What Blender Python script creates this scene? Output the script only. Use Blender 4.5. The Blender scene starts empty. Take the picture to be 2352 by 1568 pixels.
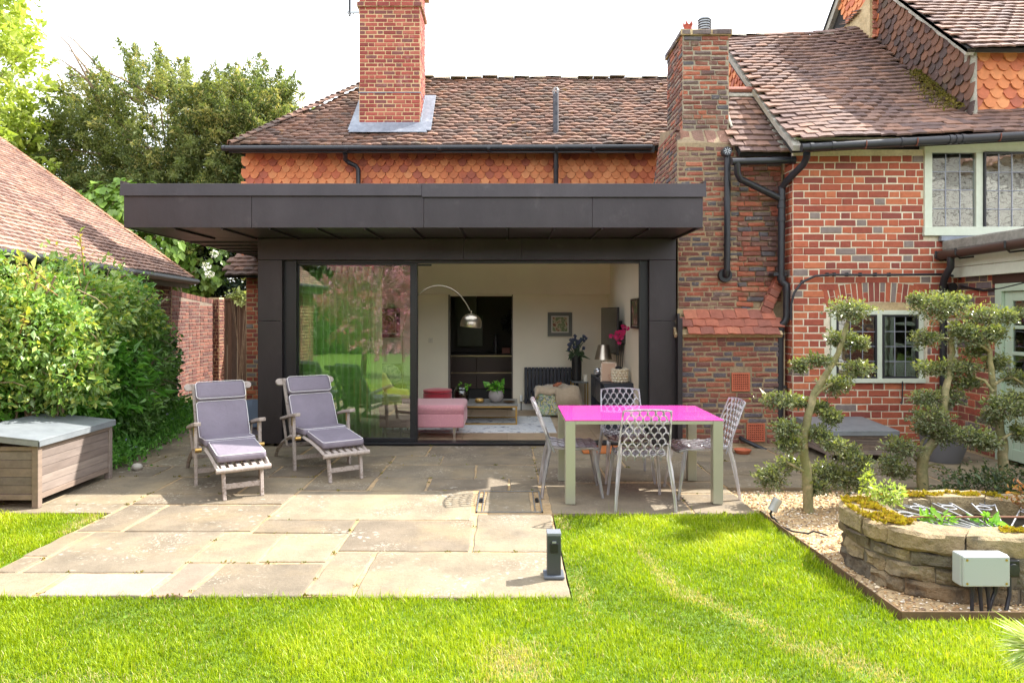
import bpy, math, random
import numpy as np
from mathutils import Vector, Matrix, Euler
random.seed(7); RNG = np.random.default_rng(11)
SC = bpy.context.scene; COL = SC.collection
R = math.radians
# ---------------------------------------------------------------- camera, sky, sun, exposure
CAM_H, F = 1.66, 1568.0
cam_d = bpy.data.cameras.new("camera"); cam_d.lens = 24.0; cam_d.sensor_width = 36.0
cam_d.shift_x = 0.0047; cam_d.shift_y = -0.0272
cam_d.clip_start = 0.05; cam_d.clip_end = 2000.0
cam = bpy.data.objects.new("camera", cam_d); COL.objects.link(cam)
cam.location = (0, 0, CAM_H); cam.rotation_euler = (R(90), 0, 0)
SC.camera = cam
SUN = Vector((0.90, 0.40, 1.0)).normalized()
SUN_EL = math.asin(SUN.z); SUN_ROT = math.atan2(SUN.x, SUN.y)
world = bpy.data.worlds.new("World"); SC.world = world; world.use_nodes = True
wn = world.node_tree; wn.nodes.clear()
w_out = wn.nodes.new('ShaderNodeOutputWorld'); w_bg = wn.nodes.new('ShaderNodeBackground')
w_sky = wn.nodes.new('ShaderNodeTexSky'); w_sky.sky_type = 'NISHITA'; w_sky.sun_disc = False
w_sky.sun_elevation = SUN_EL; w_sky.sun_rotation = SUN_ROT; w_sky.dust_density = 2.0; w_sky.air_density = 1.0
w_co = wn.nodes.new('ShaderNodeTexCoord'); w_map = wn.nodes.new('ShaderNodeMapping'); w_map.inputs['Scale'].default_value = (1.0, 1.0, 2.6)
w_no = wn.nodes.new('ShaderNodeTexNoise'); w_no.inputs['Scale'].default_value = 1.7; w_no.inputs['Detail'].default_value = 6; w_no.inputs['Roughness'].default_value = 0.55
w_rp = wn.nodes.new('ShaderNodeMapRange'); w_rp.inputs['From Min'].default_value = 0.28; w_rp.inputs['From Max'].default_value = 0.62
w_rp.inputs['To Min'].default_value = 0.12; w_rp.inputs['To Max'].default_value = 0.97
w_mx = wn.nodes.new('ShaderNodeMix'); w_mx.data_type = 'RGBA'; w_mx.inputs[7].default_value = (9.6, 9.9, 10.2, 1)
wn.links.new(w_co.outputs['Generated'], w_map.inputs['Vector']); wn.links.new(w_map.outputs[0], w_no.inputs['Vector'])
wn.links.new(w_no.outputs['Fac'], w_rp.inputs['Value']); wn.links.new(w_rp.outputs[0], w_mx.inputs[0])
wn.links.new(w_sky.outputs[0], w_mx.inputs[6]); wn.links.new(w_mx.outputs[2], w_bg.inputs['Color'])
w_bg.inputs['Strength'].default_value = 0.135
wn.links.new(w_bg.outputs[0], w_out.inputs[0])
sun_d = bpy.data.lights.new("sun", 'SUN'); sun_d.energy = 4.8; sun_d.angle = R(0.6); sun_d.color = (1.0, 0.95, 0.87)
sun = bpy.data.objects.new("sun", sun_d); COL.objects.link(sun); sun.location = (30, 14, 34)
sun.rotation_euler = (-SUN).to_track_quat('-Z', 'Y').to_euler()
SC.view_settings.view_transform = 'Standard'; SC.view_settings.look = 'None'
SC.view_settings.gamma = 1.0; SC.view_settings.use_curve_mapping = False; SC.view_settings.exposure = 1.37
SC.render.engine = 'CYCLES'
cy = SC.cycles; cy.use_denoising = True; cy.max_bounces = 14; cy.diffuse_bounces = 9; cy.glossy_bounces = 5
cy.transmission_bounces = 8; cy.transparent_max_bounces = 24; cy.caustics_reflective = False; cy.caustics_refractive = False
cy.sample_clamp_indirect = 10.0; cy.use_adaptive_sampling = True; cy.adaptive_threshold = 0.012
# ---------------------------------------------------------------- helpers
def at(px, py, Y):
    return Vector(((px-1165.0)*Y/F, Y, CAM_H-(py-720.0)*Y/F))
def proj(p):
    y = max(p[1], 0.05)
    return 1165.0+p[0]*F/y, 720.0-(p[2]-CAM_H)*F/y, p[1]
def tag(o, label=None, cat=None, group=None, kind=None):
    if label: o['label'] = label
    if cat: o['category'] = cat
    if group: o['group'] = group
    if kind: o['kind'] = kind
    return o
def thing(name, label, cat, loc=(0,0,0), rz=0.0, group=None):
    o = bpy.data.objects.new(name, None); COL.objects.link(o)
    o.location = loc; o.rotation_euler = (0,0,rz); o.empty_display_size = 0.1
    return tag(o, label, cat, group)
def off(p):
    v = Vector((0,0,0))
    while p is not None:
        v += p.location; p = p.parent
    return v
def kids(o): return [c for c in bpy.data.objects if c.parent is o]
def copy_tree(o, loc, rz, label, group=None):
    byp = {}
    for c in bpy.data.objects:
        if c.parent is not None: byp.setdefault(c.parent.name, []).append(c)
    def rec(s, par):
        c = s.copy(); COL.objects.link(c)
        if par is not None: c.parent = par
        for k in byp.get(s.name, []): rec(k, c)
        return c
    r = rec(o, None); r.location = loc; r.rotation_euler = (0,0,rz); r['label'] = label
    if group: r['group'] = group
    return r
def mesh_np(name, co, loops, tot, rnd=None, smooth=False):
    me = bpy.data.meshes.new(name)
    co = np.asarray(co, dtype=np.float32); loops = np.asarray(loops, dtype=np.int32); tot = np.asarray(tot, dtype=np.int32)
    me.vertices.add(len(co)); me.vertices.foreach_set('co', co.ravel())
    me.loops.add(len(loops)); me.loops.foreach_set('vertex_index', loops)
    me.polygons.add(len(tot)); st = np.concatenate(([0], np.cumsum(tot)[:-1])).astype(np.int32)
    me.polygons.foreach_set('loop_start', st)
    try: me.polygons.foreach_set('loop_total', tot)
    except Exception: pass
    if rnd is not None:
        a = me.attributes.new('rnd', 'FLOAT', 'POINT'); a.data.foreach_set('value', np.asarray(rnd, dtype=np.float32))
    me.update(calc_edges=True)
    me.polygons.foreach_set('use_smooth', np.full(len(tot), bool(smooth)))
    me.validate()
    return me
class B:
    def __init__(s): s.v = []; s.f = []
    def add(s, vs, fs):
        o = len(s.v); s.v += [Vector(v) for v in vs]; s.f += [tuple(o+i for i in f) for f in fs]; return s
    def box(s, x0,x1,y0,y1,z0,z1):
        return s.add([(x0,y0,z0),(x1,y0,z0),(x1,y1,z0),(x0,y1,z0),(x0,y0,z1),(x1,y0,z1),(x1,y1,z1),(x0,y1,z1)],
              [(0,3,2,1),(4,5,6,7),(0,1,5,4),(1,2,6,5),(2,3,7,6),(3,0,4,7)])
    def obox(s, c, size, rot=None):
        m = rot.to_matrix() if isinstance(rot, Euler) else (rot or Matrix.Identity(3)); c = Vector(c); h = Vector(size)/2
        vs = [c+m@Vector((sx*h.x,sy*h.y,sz*h.z)) for sz in (-1,1) for sx,sy in ((-1,-1),(1,-1),(1,1),(-1,1))]
        return s.add(vs, [(0,3,2,1),(4,5,6,7),(0,1,5,4),(1,2,6,5),(2,3,7,6),(3,0,4,7)])
    def beam(s, p, q, w, h, up=(0,0,1)):
        p = Vector(p); q = Vector(q); d = (q-p); L = d.length; d.normalize()
        x = d.cross(Vector(up))
        if x.length < 1e-4: x = d.cross(Vector((0,1,0)))
        x.normalize(); z = x.cross(d).normalized()
        m = Matrix((x, d, z)).transposed()
        return s.obox((p+q)/2, (w, L, h), m)
    def tube(s, pts, r, n=8, cap=True, closed=False):
        pts = [Vector(p) for p in pts]; k = len(pts); rr = r if isinstance(r,(list,tuple)) else [r]*k
        o = len(s.v); prev = None
        for i,p in enumerate(pts):
            if closed: d = pts[(i+1)%k]-pts[i-1]
            else: d = pts[min(i+1,k-1)]-pts[max(i-1,0)]
            d = d.normalized() if d.length > 1e-9 else Vector((0,0,1))
            if prev is None:
                a = d.cross(Vector((0,0,1)));
                if a.length < 0.05: a = d.cross(Vector((1,0,0)))
            else: a = prev - d*prev.dot(d)
            a.normalize(); prev = a; b = d.cross(a)
            for j in range(n):
                t = 2*math.pi*j/n; s.v.append(p+(a*math.cos(t)+b*math.sin(t))*rr[i])
        for i in range(k if closed else k-1):
            i2 = (i+1)%k
            for j in range(n):
                j2 = (j+1)%n; s.f.append((o+i*n+j, o+i*n+j2, o+i2*n+j2, o+i2*n+j))
        if cap and not closed:
            s.f.append(tuple(o+j for j in reversed(range(n)))); s.f.append(tuple(o+(k-1)*n+j for j in range(n)))
        return s
    def lathe(s, c, prof, n=16, rot=None):
        c = Vector(c); o = len(s.v); k = len(prof)
        for r,z in prof:
            for j in range(n):
                t = 2*math.pi*j/n; p = Vector((r*math.cos(t), r*math.sin(t), z))
                s.v.append(c+(rot@p if rot is not None else p))
        for i in range(k-1):
            for j in range(n):
                j2 = (j+1)%n; s.f.append((o+i*n+j, o+i*n+j2, o+(i+1)*n+j2, o+(i+1)*n+j))
        if prof[0][0] > 1e-6: s.f.append(tuple(o+j for j in reversed(range(n))))
        if prof[-1][0] > 1e-6: s.f.append(tuple(o+(k-1)*n+j for j in range(n)))
        return s
    def prism(s, poly, vec):
        poly = [Vector(p) for p in poly]; vec = Vector(vec); n = len(poly)
        nrm = Vector((0,0,0))
        for i in range(n): nrm += poly[i].cross(poly[(i+1)%n])
        if nrm.dot(vec) > 0: poly = poly[::-1]
        return s.add(poly+[p+vec for p in poly], [tuple(range(n)), tuple(range(2*n-1,n-1,-1))]+[(i, n+i, n+(i+1)%n, (i+1)%n)[::-1] if False else ((i+1)%n, i, n+i, n+(i+1)%n) for i in range(n)])
    def sphere(s, c, r, n=10, m=6):
        r = Vector(r) if not isinstance(r,(int,float)) else Vector((r,r,r)); o = len(s.v); c = Vector(c)
        for i in range(m+1):
            a = math.pi*i/m
            for j in range(n):
                t = 2*math.pi*j/n
                s.v.append(c+Vector((r.x*math.sin(a)*math.cos(t), r.y*math.sin(a)*math.sin(t), -r.z*math.cos(a))))
        for i in range(m):
            for j in range(n):
                j2 = (j+1)%n; s.f.append((o+i*n+j, o+i*n+j2, o+(i+1)*n+j2, o+(i+1)*n+j))
        return s
    def grid(s, fn, nu, nv):
        o = len(s.v)
        for j in range(nv+1):
            for i in range(nu+1): s.v.append(Vector(fn(i/nu, j/nv)))
        for j in range(nv):
            for i in range(nu):
                a = o+j*(nu+1)+i; s.f.append((a, a+1, a+nu+2, a+nu+1))
        return s
    def build(s, name, mat, parent=None, bevel=0.0, smooth=None, world=True, seg=2, solid=0.0, sub=0):
        d = off(parent) if (parent is not None and world) else Vector((0,0,0))
        me = bpy.data.meshes.new(name)
        me.from_pydata([tuple(v-d) for v in s.v], [], s.f); me.validate(); me.update()
        if smooth is not None:
            for p in me.polygons: p.use_smooth = True
            try: me.set_sharp_from_angle(angle=R(smooth))
            except Exception: pass
        o = bpy.data.objects.new(name, me); COL.objects.link(o)
        if parent is not None: o.parent = parent
        if mat is not None: me.materials.append(mat)
        if solid: m = o.modifiers.new('thick','SOLIDIFY'); m.thickness = solid; m.offset = 0
        if bevel:
            m = o.modifiers.new('edge','BEVEL'); m.width = bevel; m.segments = seg; m.limit_method = 'ANGLE'; m.angle_limit = R(40)
        if sub: m = o.modifiers.new('round','SUBSURF'); m.levels = sub; m.render_levels = sub
        return o
# ---------------------------------------------------------------- materials
def put(nt, s, v):
    if isinstance(v, bpy.types.NodeSocket): nt.links.new(v, s)
    elif isinstance(v, (tuple, list)) and len(v) == 3 and s.type == 'RGBA': s.default_value = (*v, 1)
    else: s.default_value = v
def mixc(nt, f, a, b, bt='MIX'):
    n = nt.nodes.new('ShaderNodeMix'); n.data_type = 'RGBA'; n.blend_type = bt
    put(nt, n.inputs[0], f); put(nt, n.inputs[6], a); put(nt, n.inputs[7], b); return n.outputs[2]
def mth(nt, op, a, b=0.0, clamp=False):
    n = nt.nodes.new('ShaderNodeMath'); n.operation = op; n.use_clamp = clamp
    put(nt, n.inputs[0], a); put(nt, n.inputs[1], b); return n.outputs[0]
def noise(nt, vec, scale, detail=4, rough=0.6, dist=0.0):
    n = nt.nodes.new('ShaderNodeTexNoise'); n.inputs['Scale'].default_value = scale; n.inputs['Detail'].default_value = detail
    n.inputs['Roughness'].default_value = rough; n.inputs['Distortion'].default_value = dist
    if vec is not None: nt.links.new(vec, n.inputs['Vector'])
    return n.outputs['Fac']
def mrange(nt, v, a, b, c=0.0, d=1.0):
    n = nt.nodes.new('ShaderNodeMapRange'); put(nt, n.inputs['Value'], v)
    for k,x in zip(('From Min','From Max','To Min','To Max'), (a,b,c,d)): n.inputs[k].default_value = x
    return n.outputs[0]
def ramp(nt, fac, stops, interp='LINEAR'):
    n = nt.nodes.new('ShaderNodeValToRGB'); cr = n.color_ramp; cr.interpolation = interp
    while len(cr.elements) < len(stops): cr.elements.new(0.5)
    for e,(p,c) in zip(cr.elements, stops): e.position = p; e.color = (*c, 1)
    put(nt, n.inputs['Fac'], fac); return n.outputs['Color']
def srgb(*c): return tuple(((x/255)/12.92 if x/255 <= 0.04045 else ((x/255+0.055)/1.055)**2.4) for x in c)
def even(cols): return [(i/max(len(cols)-1,1), c) for i,c in enumerate(cols)]
def mat(name, cols, rnd=False, scale=4.0, mott=0.0, mscale=9.0, rough=0.7, metal=0.0, bump=None, over=(), spec=0.5,
        coord='P', stretch=None, coat=0.0, trans=0.0, interp='LINEAR', alpha=None, sheen=0.0, detail=5):
    m = bpy.data.materials.new(name); m.use_nodes = True; nt = m.node_tree
    b = nt.nodes['Principled BSDF']
    if coord == 'P':
        g = nt.nodes.new('ShaderNodeNewGeometry'); vec = g.outputs['Position']
    else:
        g = nt.nodes.new('ShaderNodeTexCoord'); vec = g.outputs['Object']
    raw = vec
    if stretch:
        mp = nt.nodes.new('ShaderNodeMapping'); mp.inputs['Scale'].default_value = stretch; nt.links.new(vec, mp.inputs['Vector']); vec = mp.outputs[0]
    if rnd:
        at_ = nt.nodes.new('ShaderNodeAttribute'); at_.attribute_name = 'rnd'
        oi = nt.nodes.new('ShaderNodeObjectInfo')
        r = mth(nt, 'FRACT', mth(nt, 'ADD', at_.outputs['Fac'], oi.outputs['Random']))
        col = ramp(nt, r, even(cols), interp)
    elif len(cols) > 1:
        col = ramp(nt, mrange(nt, noise(nt, vec, scale, detail), 0.3, 0.7), even(cols), interp)
    else: col = cols[0]
    if mott:
        f = mrange(nt, noise(nt, vec, mscale, 6, 0.65), 0.3, 0.7, 1.0-mott, 1.0+mott)
        cc = nt.nodes.new('ShaderNodeCombineColor')
        for i in range(3): nt.links.new(f, cc.inputs[i])
        col = mixc(nt, 1.0, col, cc.outputs[0], 'MULTIPLY')
    for (c, sc, lo, hi, amt) in over:
        f = mrange(nt, noise(nt, raw, sc, 6, 0.65), lo, hi, 0.0, amt)
        col = mixc(nt, f, col, c)
    put(nt, b.inputs['Base Color'], col)
    b.inputs['Roughness'].default_value = rough; b.inputs['Metallic'].default_value = metal
    b.inputs['Specular IOR Level'].default_value = spec; b.inputs['Coat Weight'].default_value = coat
    b.inputs['Transmission Weight'].default_value = trans
    if sheen: b.inputs['Sheen Weight'].default_value = sheen
    if bump:
        bs, st = bump[0], bump[1]
        bn = nt.nodes.new('ShaderNodeBump'); bn.inputs['Strength'].default_value = st; bn.inputs['Distance'].default_value = bump[2] if len(bump) > 2 else 0.01
        nt.links.new(noise(nt, vec, bs, 6, 0.65), bn.inputs['Height']); nt.links.new(bn.outputs[0], b.inputs['Normal'])
    return m
def leaf_mat(name, cols, trans=0.35, rough=0.45, spec=0.4):
    m = bpy.data.materials.new(name); m.use_nodes = True; nt = m.node_tree; b = nt.nodes['Principled BSDF']; o = nt.nodes['Material Output']
    a = nt.nodes.new('ShaderNodeAttribute'); a.attribute_name = 'rnd'; oi = nt.nodes.new('ShaderNodeObjectInfo')
    col = ramp(nt, mth(nt, 'FRACT', mth(nt, 'ADD', a.outputs['Fac'], oi.outputs['Random'])), even(cols))
    put(nt, b.inputs['Base Color'], col); b.inputs['Roughness'].default_value = rough; b.inputs['Specular IOR Level'].default_value = spec
    t = nt.nodes.new('ShaderNodeBsdfTranslucent'); put(nt, t.inputs['Color'], mixc(nt, 1.0, col, (1.25,1.3,0.6), 'MULTIPLY'))
    mx = nt.nodes.new('ShaderNodeMixShader'); mx.inputs[0].default_value = trans
    nt.links.new(b.outputs[0], mx.inputs[1]); nt.links.new(t.outputs[0], mx.inputs[2]); nt.links.new(mx.outputs[0], o.inputs[0])
    return m
def pane_mat(name, tint=(0.9,0.95,0.92), ior=1.5, base=0.0, rough=0.0, wob=0.0):
    m = bpy.data.materials.new(name); m.use_nodes = True; nt = m.node_tree; nt.nodes.clear()
    o = nt.nodes.new('ShaderNodeOutputMaterial'); t = nt.nodes.new('ShaderNodeBsdfTransparent'); put(nt, t.inputs['Color'], tint)
    g = nt.nodes.new('ShaderNodeBsdfGlossy'); g.inputs['Roughness'].default_value = rough
    fr = nt.nodes.new('ShaderNodeFresnel'); fr.inputs['IOR'].default_value = ior
    if wob:
        ge = nt.nodes.new('ShaderNodeNewGeometry'); bn = nt.nodes.new('ShaderNodeBump'); bn.inputs['Strength'].default_value = wob; bn.inputs['Distance'].default_value = 0.02
        nt.links.new(noise(nt, ge.outputs['Position'], 5.0, 2), bn.inputs['Height']); nt.links.new(bn.outputs[0], g.inputs['Normal'])
    mx = nt.nodes.new('ShaderNodeMixShader'); put(nt, mx.inputs[0], mth(nt, 'ADD', fr.outputs[0], base, True))
    nt.links.new(t.outputs[0], mx.inputs[1]); nt.links.new(g.outputs[0], mx.inputs[2]); nt.links.new(mx.outputs[0], o.inputs[0])
    return m
# ---------------------------------------------------------------- repeated pieces
def brick_tpl(w, h, d=0.05, ch=0.006, seed=0, jit=0.003):
    r = random.Random(seed); J = lambda: r.uniform(-jit, jit)
    vs = []
    for (ix, iz) in ((0,-d),(0,-ch),(ch*1.3,0)):
        for sx,sy in ((-1,-1),(1,-1),(1,1),(-1,1)):
            vs.append((sx*(w/2-ix)+J(), sy*(h/2-ix)+J(), iz+(J()*0.6 if iz == 0 else 0)))
    fs = [(8,9,10,11)]
    for k in (0,1):
        for i in range(4): fs.append((k*4+i, k*4+(i+1)%4, (k+1)*4+(i+1)%4, (k+1)*4+i))
    return vs, fs
def tile_tpl(w, l, t=0.014, camber=0.008, seed=0, n=4, jit=0.004):
    r = random.Random(seed); vs = []; fs = []
    tl = [r.uniform(-jit,jit) for _ in range(n+1)]
    tw = r.uniform(-0.6,0.6)*camber
    for k,(y,zo) in enumerate(((0,-t),(0,0),(l,0))):
        for i in range(n+1):
            x = -w/2+w*i/n; q = 2*x/w
            vs.append((x, y+(tl[i] if k < 2 else 0), zo+camber*(1-q*q)*(1 if k < 2 else 0.5)+tw*q))
    m = n+1
    for k in (0,1):
        for i in range(n): fs.append((k*m+i, k*m+i+1, (k+1)*m+i+1, (k+1)*m+i))
    fs.append((0, m, 2*m)); fs.append((n, 2*m+n, m+n))
    return vs, fs
def scallop_tpl(w, l, t=0.014, seed=0, kind='club'):
    r = random.Random(seed); pts = []
    hw = w/2
    if kind == 'club':      # round tongue with small square shoulders
        rr = hw*0.86
        pts = [(-hw, l), (-hw, rr*1.0), (-rr, rr*0.98)]
        for i in range(1, 10):
            a = math.pi+math.pi*i/10; pts.append((rr*math.cos(a), rr+rr*math.sin(a)*1.0))
        pts += [(rr, rr*0.98), (hw, rr*1.0), (hw, l)]
    else:
        pts = [(-hw, l)]
        for i in range(0, 11):
            a = math.pi+math.pi*i/10; pts.append((hw*math.cos(a), hw+hw*math.sin(a)))
        pts += [(hw, l)]
    n = len(pts); tw = r.uniform(-0.004, 0.004)
    vs = [(x, y, -t) for x,y in pts]+[(x, y, 0+tw*x/hw) for x,y in pts]
    fs = [tuple(range(n, 2*n))]+[(i, (i+1)%n, n+(i+1)%n, n+i) for i in range(n-1)]
    return vs, fs
def emit(parent, name, tpls, m, xf, limit=300, stuff=None, score=None, smooth=None, min_px=4.5):
    """xf: list of (Matrix world, template index). The largest in view become objects, the rest one joined part."""
    d = Matrix.Translation(-off(parent)) if parent is not None else Matrix.Identity(4)
    sc = []
    for i,(M,k) in enumerate(xf):
        p = M.translation; px,py,dep = proj(p); s = 1.0/max(dep,0.3)
        if dep < 0.3 or not (-10 < px < 2362 and -10 < py < 1578): s *= 1e-3
        if score is not None: s *= score(p, px, py)
        sc.append(s)
    order = sorted(range(len(xf)), key=lambda i: -sc[i]); top = [i for i in order[:limit] if sc[i] > 1e-4]; tops = set(top)
    meshes = []
    for vs,fs in tpls:
        me = bpy.data.meshes.new(name); me.from_pydata(vs, [], fs); me.update(); me.materials.append(m)
        if smooth:
            for p in me.polygons: p.use_smooth = True
            me.set_sharp_from_angle(angle=R(smooth))
        meshes.append(me)
    for i in top:
        M,k = xf[i]; o = bpy.data.objects.new(name, meshes[k]); COL.objects.link(o); o.parent = parent; o.matrix_basis = d@M
    rest = [i for i in range(len(xf)) if i not in tops]
    if rest:
        cos=[]; loops=[]; tots=[]; rn=[]; base=0
        T = [(np.array([(*v,1.0) for v in vs]), np.concatenate([np.array(f) for f in fs]), np.array([len(f) for f in fs])) for vs,fs in tpls]
        for i in rest:
            M,k = xf[i]; V,Lp,Tt = T[k]; A = np.array(d@M)
            cos.append((V@A.T)[:,:3]); loops.append(Lp+base); tots.append(Tt); rn.append(np.full(len(V), random.random())); base += len(V)
        me = mesh_np(stuff or name+'_course', np.concatenate(cos), np.concatenate(loops), np.concatenate(tots), np.concatenate(rn))
        me.materials.append(m)
        o = bpy.data.objects.new(stuff or name+'_course', me); COL.objects.link(o); o.parent = parent; o['kind'] = 'stuff'
    return xf
def basis(o, U, V, N, sx=1.0, sy=1.0, sz=1.0):
    M = Matrix.Identity(4)
    for i in range(3):
        M[i][0] = U[i]*sx; M[i][1] = V[i]*sy; M[i][2] = N[i]*sz; M[i][3] = o[i]
    return M
def lay_bricks(O, U, V, N, u1, v1, ch, L, bond='flemish', holes=(), clip=None, joint=0.011, proud=0.006, jit=0.002, rot=0.006, seed=1, nvar=4, u0=0.0, v0=0.0):
    """bricks for a wall plane: template list is stretchers 0..nvar-1 then headers nvar..2nvar-1"""
    r = random.Random(seed); O = Vector(O); U = Vector(U).normalized(); V = Vector(V).normalized(); N = Vector(N).normalized()
    H = L/2; out = []; rows = int(math.ceil((v1-v0)/ch-0.3)); acc = v0
    for i in range(rows):
        vc = acc+ch/2; acc += ch
        if vc > v1: break
        a, b = (u0, u1) if clip is None else clip(vc)
        if b-a < 0.03: continue
        u = a-(0 if i%2 else H*0.5)-(0.0 if bond == 'flemish' else r.uniform(0,H*0.5)); j = i%2; spans = []
        while u < b:
            if bond == 'flemish': l = L if j%2 == 0 else H
            elif bond == 'stretcher': l = L
            elif bond == 'english': l = L if i%2 == 0 else H
            else: l = r.choice([L,L,H,L*0.8,L,H])
            l *= r.uniform(0.95,1.05); j += 1; spans.append([max(u,a), min(u+l,b)]); u += l
        cut = []
        for s,e in spans:
            seg = [(s,e)]
            for (hu0,hu1,hv0,hv1) in holes:
                if hv0 < vc < hv1:
                    ns = []
                    for (p,q) in seg:
                        if q <= hu0 or p >= hu1: ns.append((p,q))
                        else:
                            if p < hu0: ns.append((p,hu0))
                            if q > hu1: ns.append((hu1,q))
                    seg = ns
            cut += seg
        for s,e in cut:
            w = e-s-joint
            if w < 0.025: continue
            hd = w < 0.72*L; T = H if hd else L
            k = r.randrange(nvar)+(nvar if hd else 0)
            rotm = Matrix.Rotation(r.uniform(-rot,rot),3,N)@Matrix.Rotation(r.uniform(-rot,rot)*1.5,3,U)@Matrix.Rotation(r.uniform(-rot,rot)*1.5,3,V)
            c = O+U*((s+e)/2)+V*(vc+r.uniform(-jit,jit))+N*(proud+r.uniform(-1,1)*proud*0.5)
            out.append((basis(c, rotm@U, rotm@V, rotm@N, w/(T-joint), 1.0), k))
    return out
def brick_tpls(L, ch, joint=0.011, nvar=4, seed=0, jit=0.003, ch_=0.006):
    return [brick_tpl(L-joint, ch-joint, seed=seed+i, jit=jit, ch=ch_) for i in range(nvar)]+[brick_tpl(L/2-joint, ch-joint, seed=seed+50+i, jit=jit, ch=ch_) for i in range(nvar)]
def lay_tiles(O, U, V, N, u0, u1, v1, gauge, width, inside=None, tilt=0.055, lift=0.03, jv=0.006, jn=0.004, roll=0.02, wave=None, seed=1, nvar=5, v0=0.0, fan=None):
    r = random.Random(seed); O = Vector(O); U = Vector(U).normalized(); V = Vector(V).normalized(); N = Vector(N).normalized(); out = []
    i = 0; v = v0
    while v < v1:
        u = u0-(width/2 if i%2 else 0)
        while u < u1+width/2:
            uc = u+width/2+r.uniform(-0.004,0.004)
            if inside is None or inside(uc, v):
                a = -tilt+r.uniform(-roll,roll)*0.5; b = r.uniform(-roll,roll)
                rm = Matrix.Rotation(a,3,U)@Matrix.Rotation(b,3,V)@Matrix.Rotation(r.uniform(-roll,roll)*0.6,3,N)
                wv = wave(uc,v) if wave else 0.0
                p = O+U*uc+V*(v+r.uniform(-jv,jv)+(fan(uc,v) if fan else 0))+N*(lift+wv+r.uniform(-jn,jn))
                out.append((basis(p, rm@U, rm@V, rm@N, (width-0.004)/width), r.randrange(nvar)))
            u += width
        v += gauge; i += 1
    return out
# ---------------------------------------------------------------- foliage
def leaf_cloud(name, pts, out, size, m, parent, aspect=0.5, droop=0.2, up=0.5, kind='stuff', seed=0, bend=0.15, szvar=0.35, world=True, rnd=None):
    r = np.random.default_rng(seed+5); n = len(pts); pts = np.asarray(pts, float); out = np.asarray(out, float)
    ax = out*0.7+r.normal(size=(n,3))*0.75; ax[:,2] -= droop; ax /= np.linalg.norm(ax,axis=1,keepdims=True)+1e-9
    nr = r.normal(size=(n,3))*0.8+out*0.4; nr[:,2] += up; nr -= ax*np.sum(nr*ax,axis=1,keepdims=True); nr /= np.linalg.norm(nr,axis=1,keepdims=True)+1e-9
    sd = np.cross(ax,nr); s = size*np.exp(r.normal(size=(n,1))*szvar)
    p0 = pts; p1 = pts+ax*s*0.45+sd*s*aspect*0.5+nr*s*bend; p2 = pts+ax*s; p3 = pts+ax*s*0.45-sd*s*aspect*0.5+nr*s*bend
    co = np.stack([p0,p1,p2,p3],1).reshape(-1,3)
    if parent is not None and world: co = co-np.array(off(parent))
    idx = (np.arange(n)*4)[:,None]; tri = np.concatenate([idx+np.array([[0,1,2]]), idx+np.array([[0,2,3]])],1).ravel()
    q = r.random(n) if rnd is None else rnd
    me = mesh_np(name, co, tri, np.full(2*n,3), np.repeat(q,4))
    me.materials.append(m); o = bpy.data.objects.new(name, me); COL.objects.link(o)
    if parent is not None: o.parent = parent
    if kind: o['kind'] = kind
    return o
def blob(c, rad, n, shell=0.55, seed=0, rough=0.16, half=False):
    r = np.random.default_rng(seed); d = r.normal(size=(n,3)); d /= np.linalg.norm(d,axis=1,keepdims=True)
    if half: d[:,2] = np.abs(d[:,2])
    k = shell+(1-shell)*r.random((n,1))**0.6
    ph = r.random(9)*6.28
    lump = 1+rough*(np.sin(d[:,0:1]*5+ph[0])*np.sin(d[:,1:2]*5+ph[1])+0.7*np.sin(d[:,2:3]*9+ph[2]+d[:,0:1]*6)+0.5*np.sin(d[:,1:2]*13+ph[3]))
    return np.array(c)+d*k*lump*np.array(rad), d
# ================================================================ MATERIALS
M_mortar_sand = mat('mortar_sand', [srgb(176,152,112), srgb(200,178,140)], scale=6, mott=0.2, mscale=30, rough=0.95, bump=(60,0.6,0.01), over=[(srgb(110,98,80),2.0,0.55,0.75,0.6)])
M_mortar_pale = mat('mortar_pale', [srgb(205,192,165), srgb(222,212,190)], scale=5, mott=0.12, mscale=30, rough=0.95, bump=(60,0.5,0.01), over=[(srgb(150,135,110),2.2,0.55,0.8,0.5)])
M_mortar_joint = mat('paving_joint', [srgb(160,130,88), srgb(178,152,116), srgb(140,122,98)], scale=3, mott=0.25, mscale=40, rough=0.95, bump=(50,0.7,0.01), over=[(srgb(120,100,60),1.6,0.58,0.75,0.6)])
M_brick_red = mat('brick_red', [srgb(146,74,58), srgb(164,86,64), srgb(176,96,68), srgb(156,80,62), srgb(188,110,76), srgb(168,88,64), srgb(136,72,62), srgb(174,94,66), srgb(132,118,112), srgb(158,82,62)], rnd=True, mott=0.16, mscale=14, rough=0.85, bump=(70,0.5,0.01), interp='CONSTANT', over=[(srgb(215,195,175),26,0.64,0.78,0.35),(srgb(90,50,40),9,0.6,0.8,0.4)])
M_mortar_stack = mat('mortar_stack', [srgb(168,156,136), srgb(146,134,116)], scale=7, mott=0.25, mscale=30, rough=0.95, bump=(60,0.6,0.01), over=[(srgb(96,90,78),3.0,0.52,0.72,0.6)])
M_brick_new = mat('brick_new', [srgb(142,66,56), srgb(158,78,66), srgb(134,62,56), srgb(166,92,76), srgb(122,72,68), srgb(150,70,60)], rnd=True, mott=0.16, mscale=10, rough=0.85, bump=(60,0.5,0.01), interp='CONSTANT', over=[(srgb(200,170,165),2.6,0.58,0.78,0.45),(srgb(150,130,60),1.2,0.66,0.8,0.4)])
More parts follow.
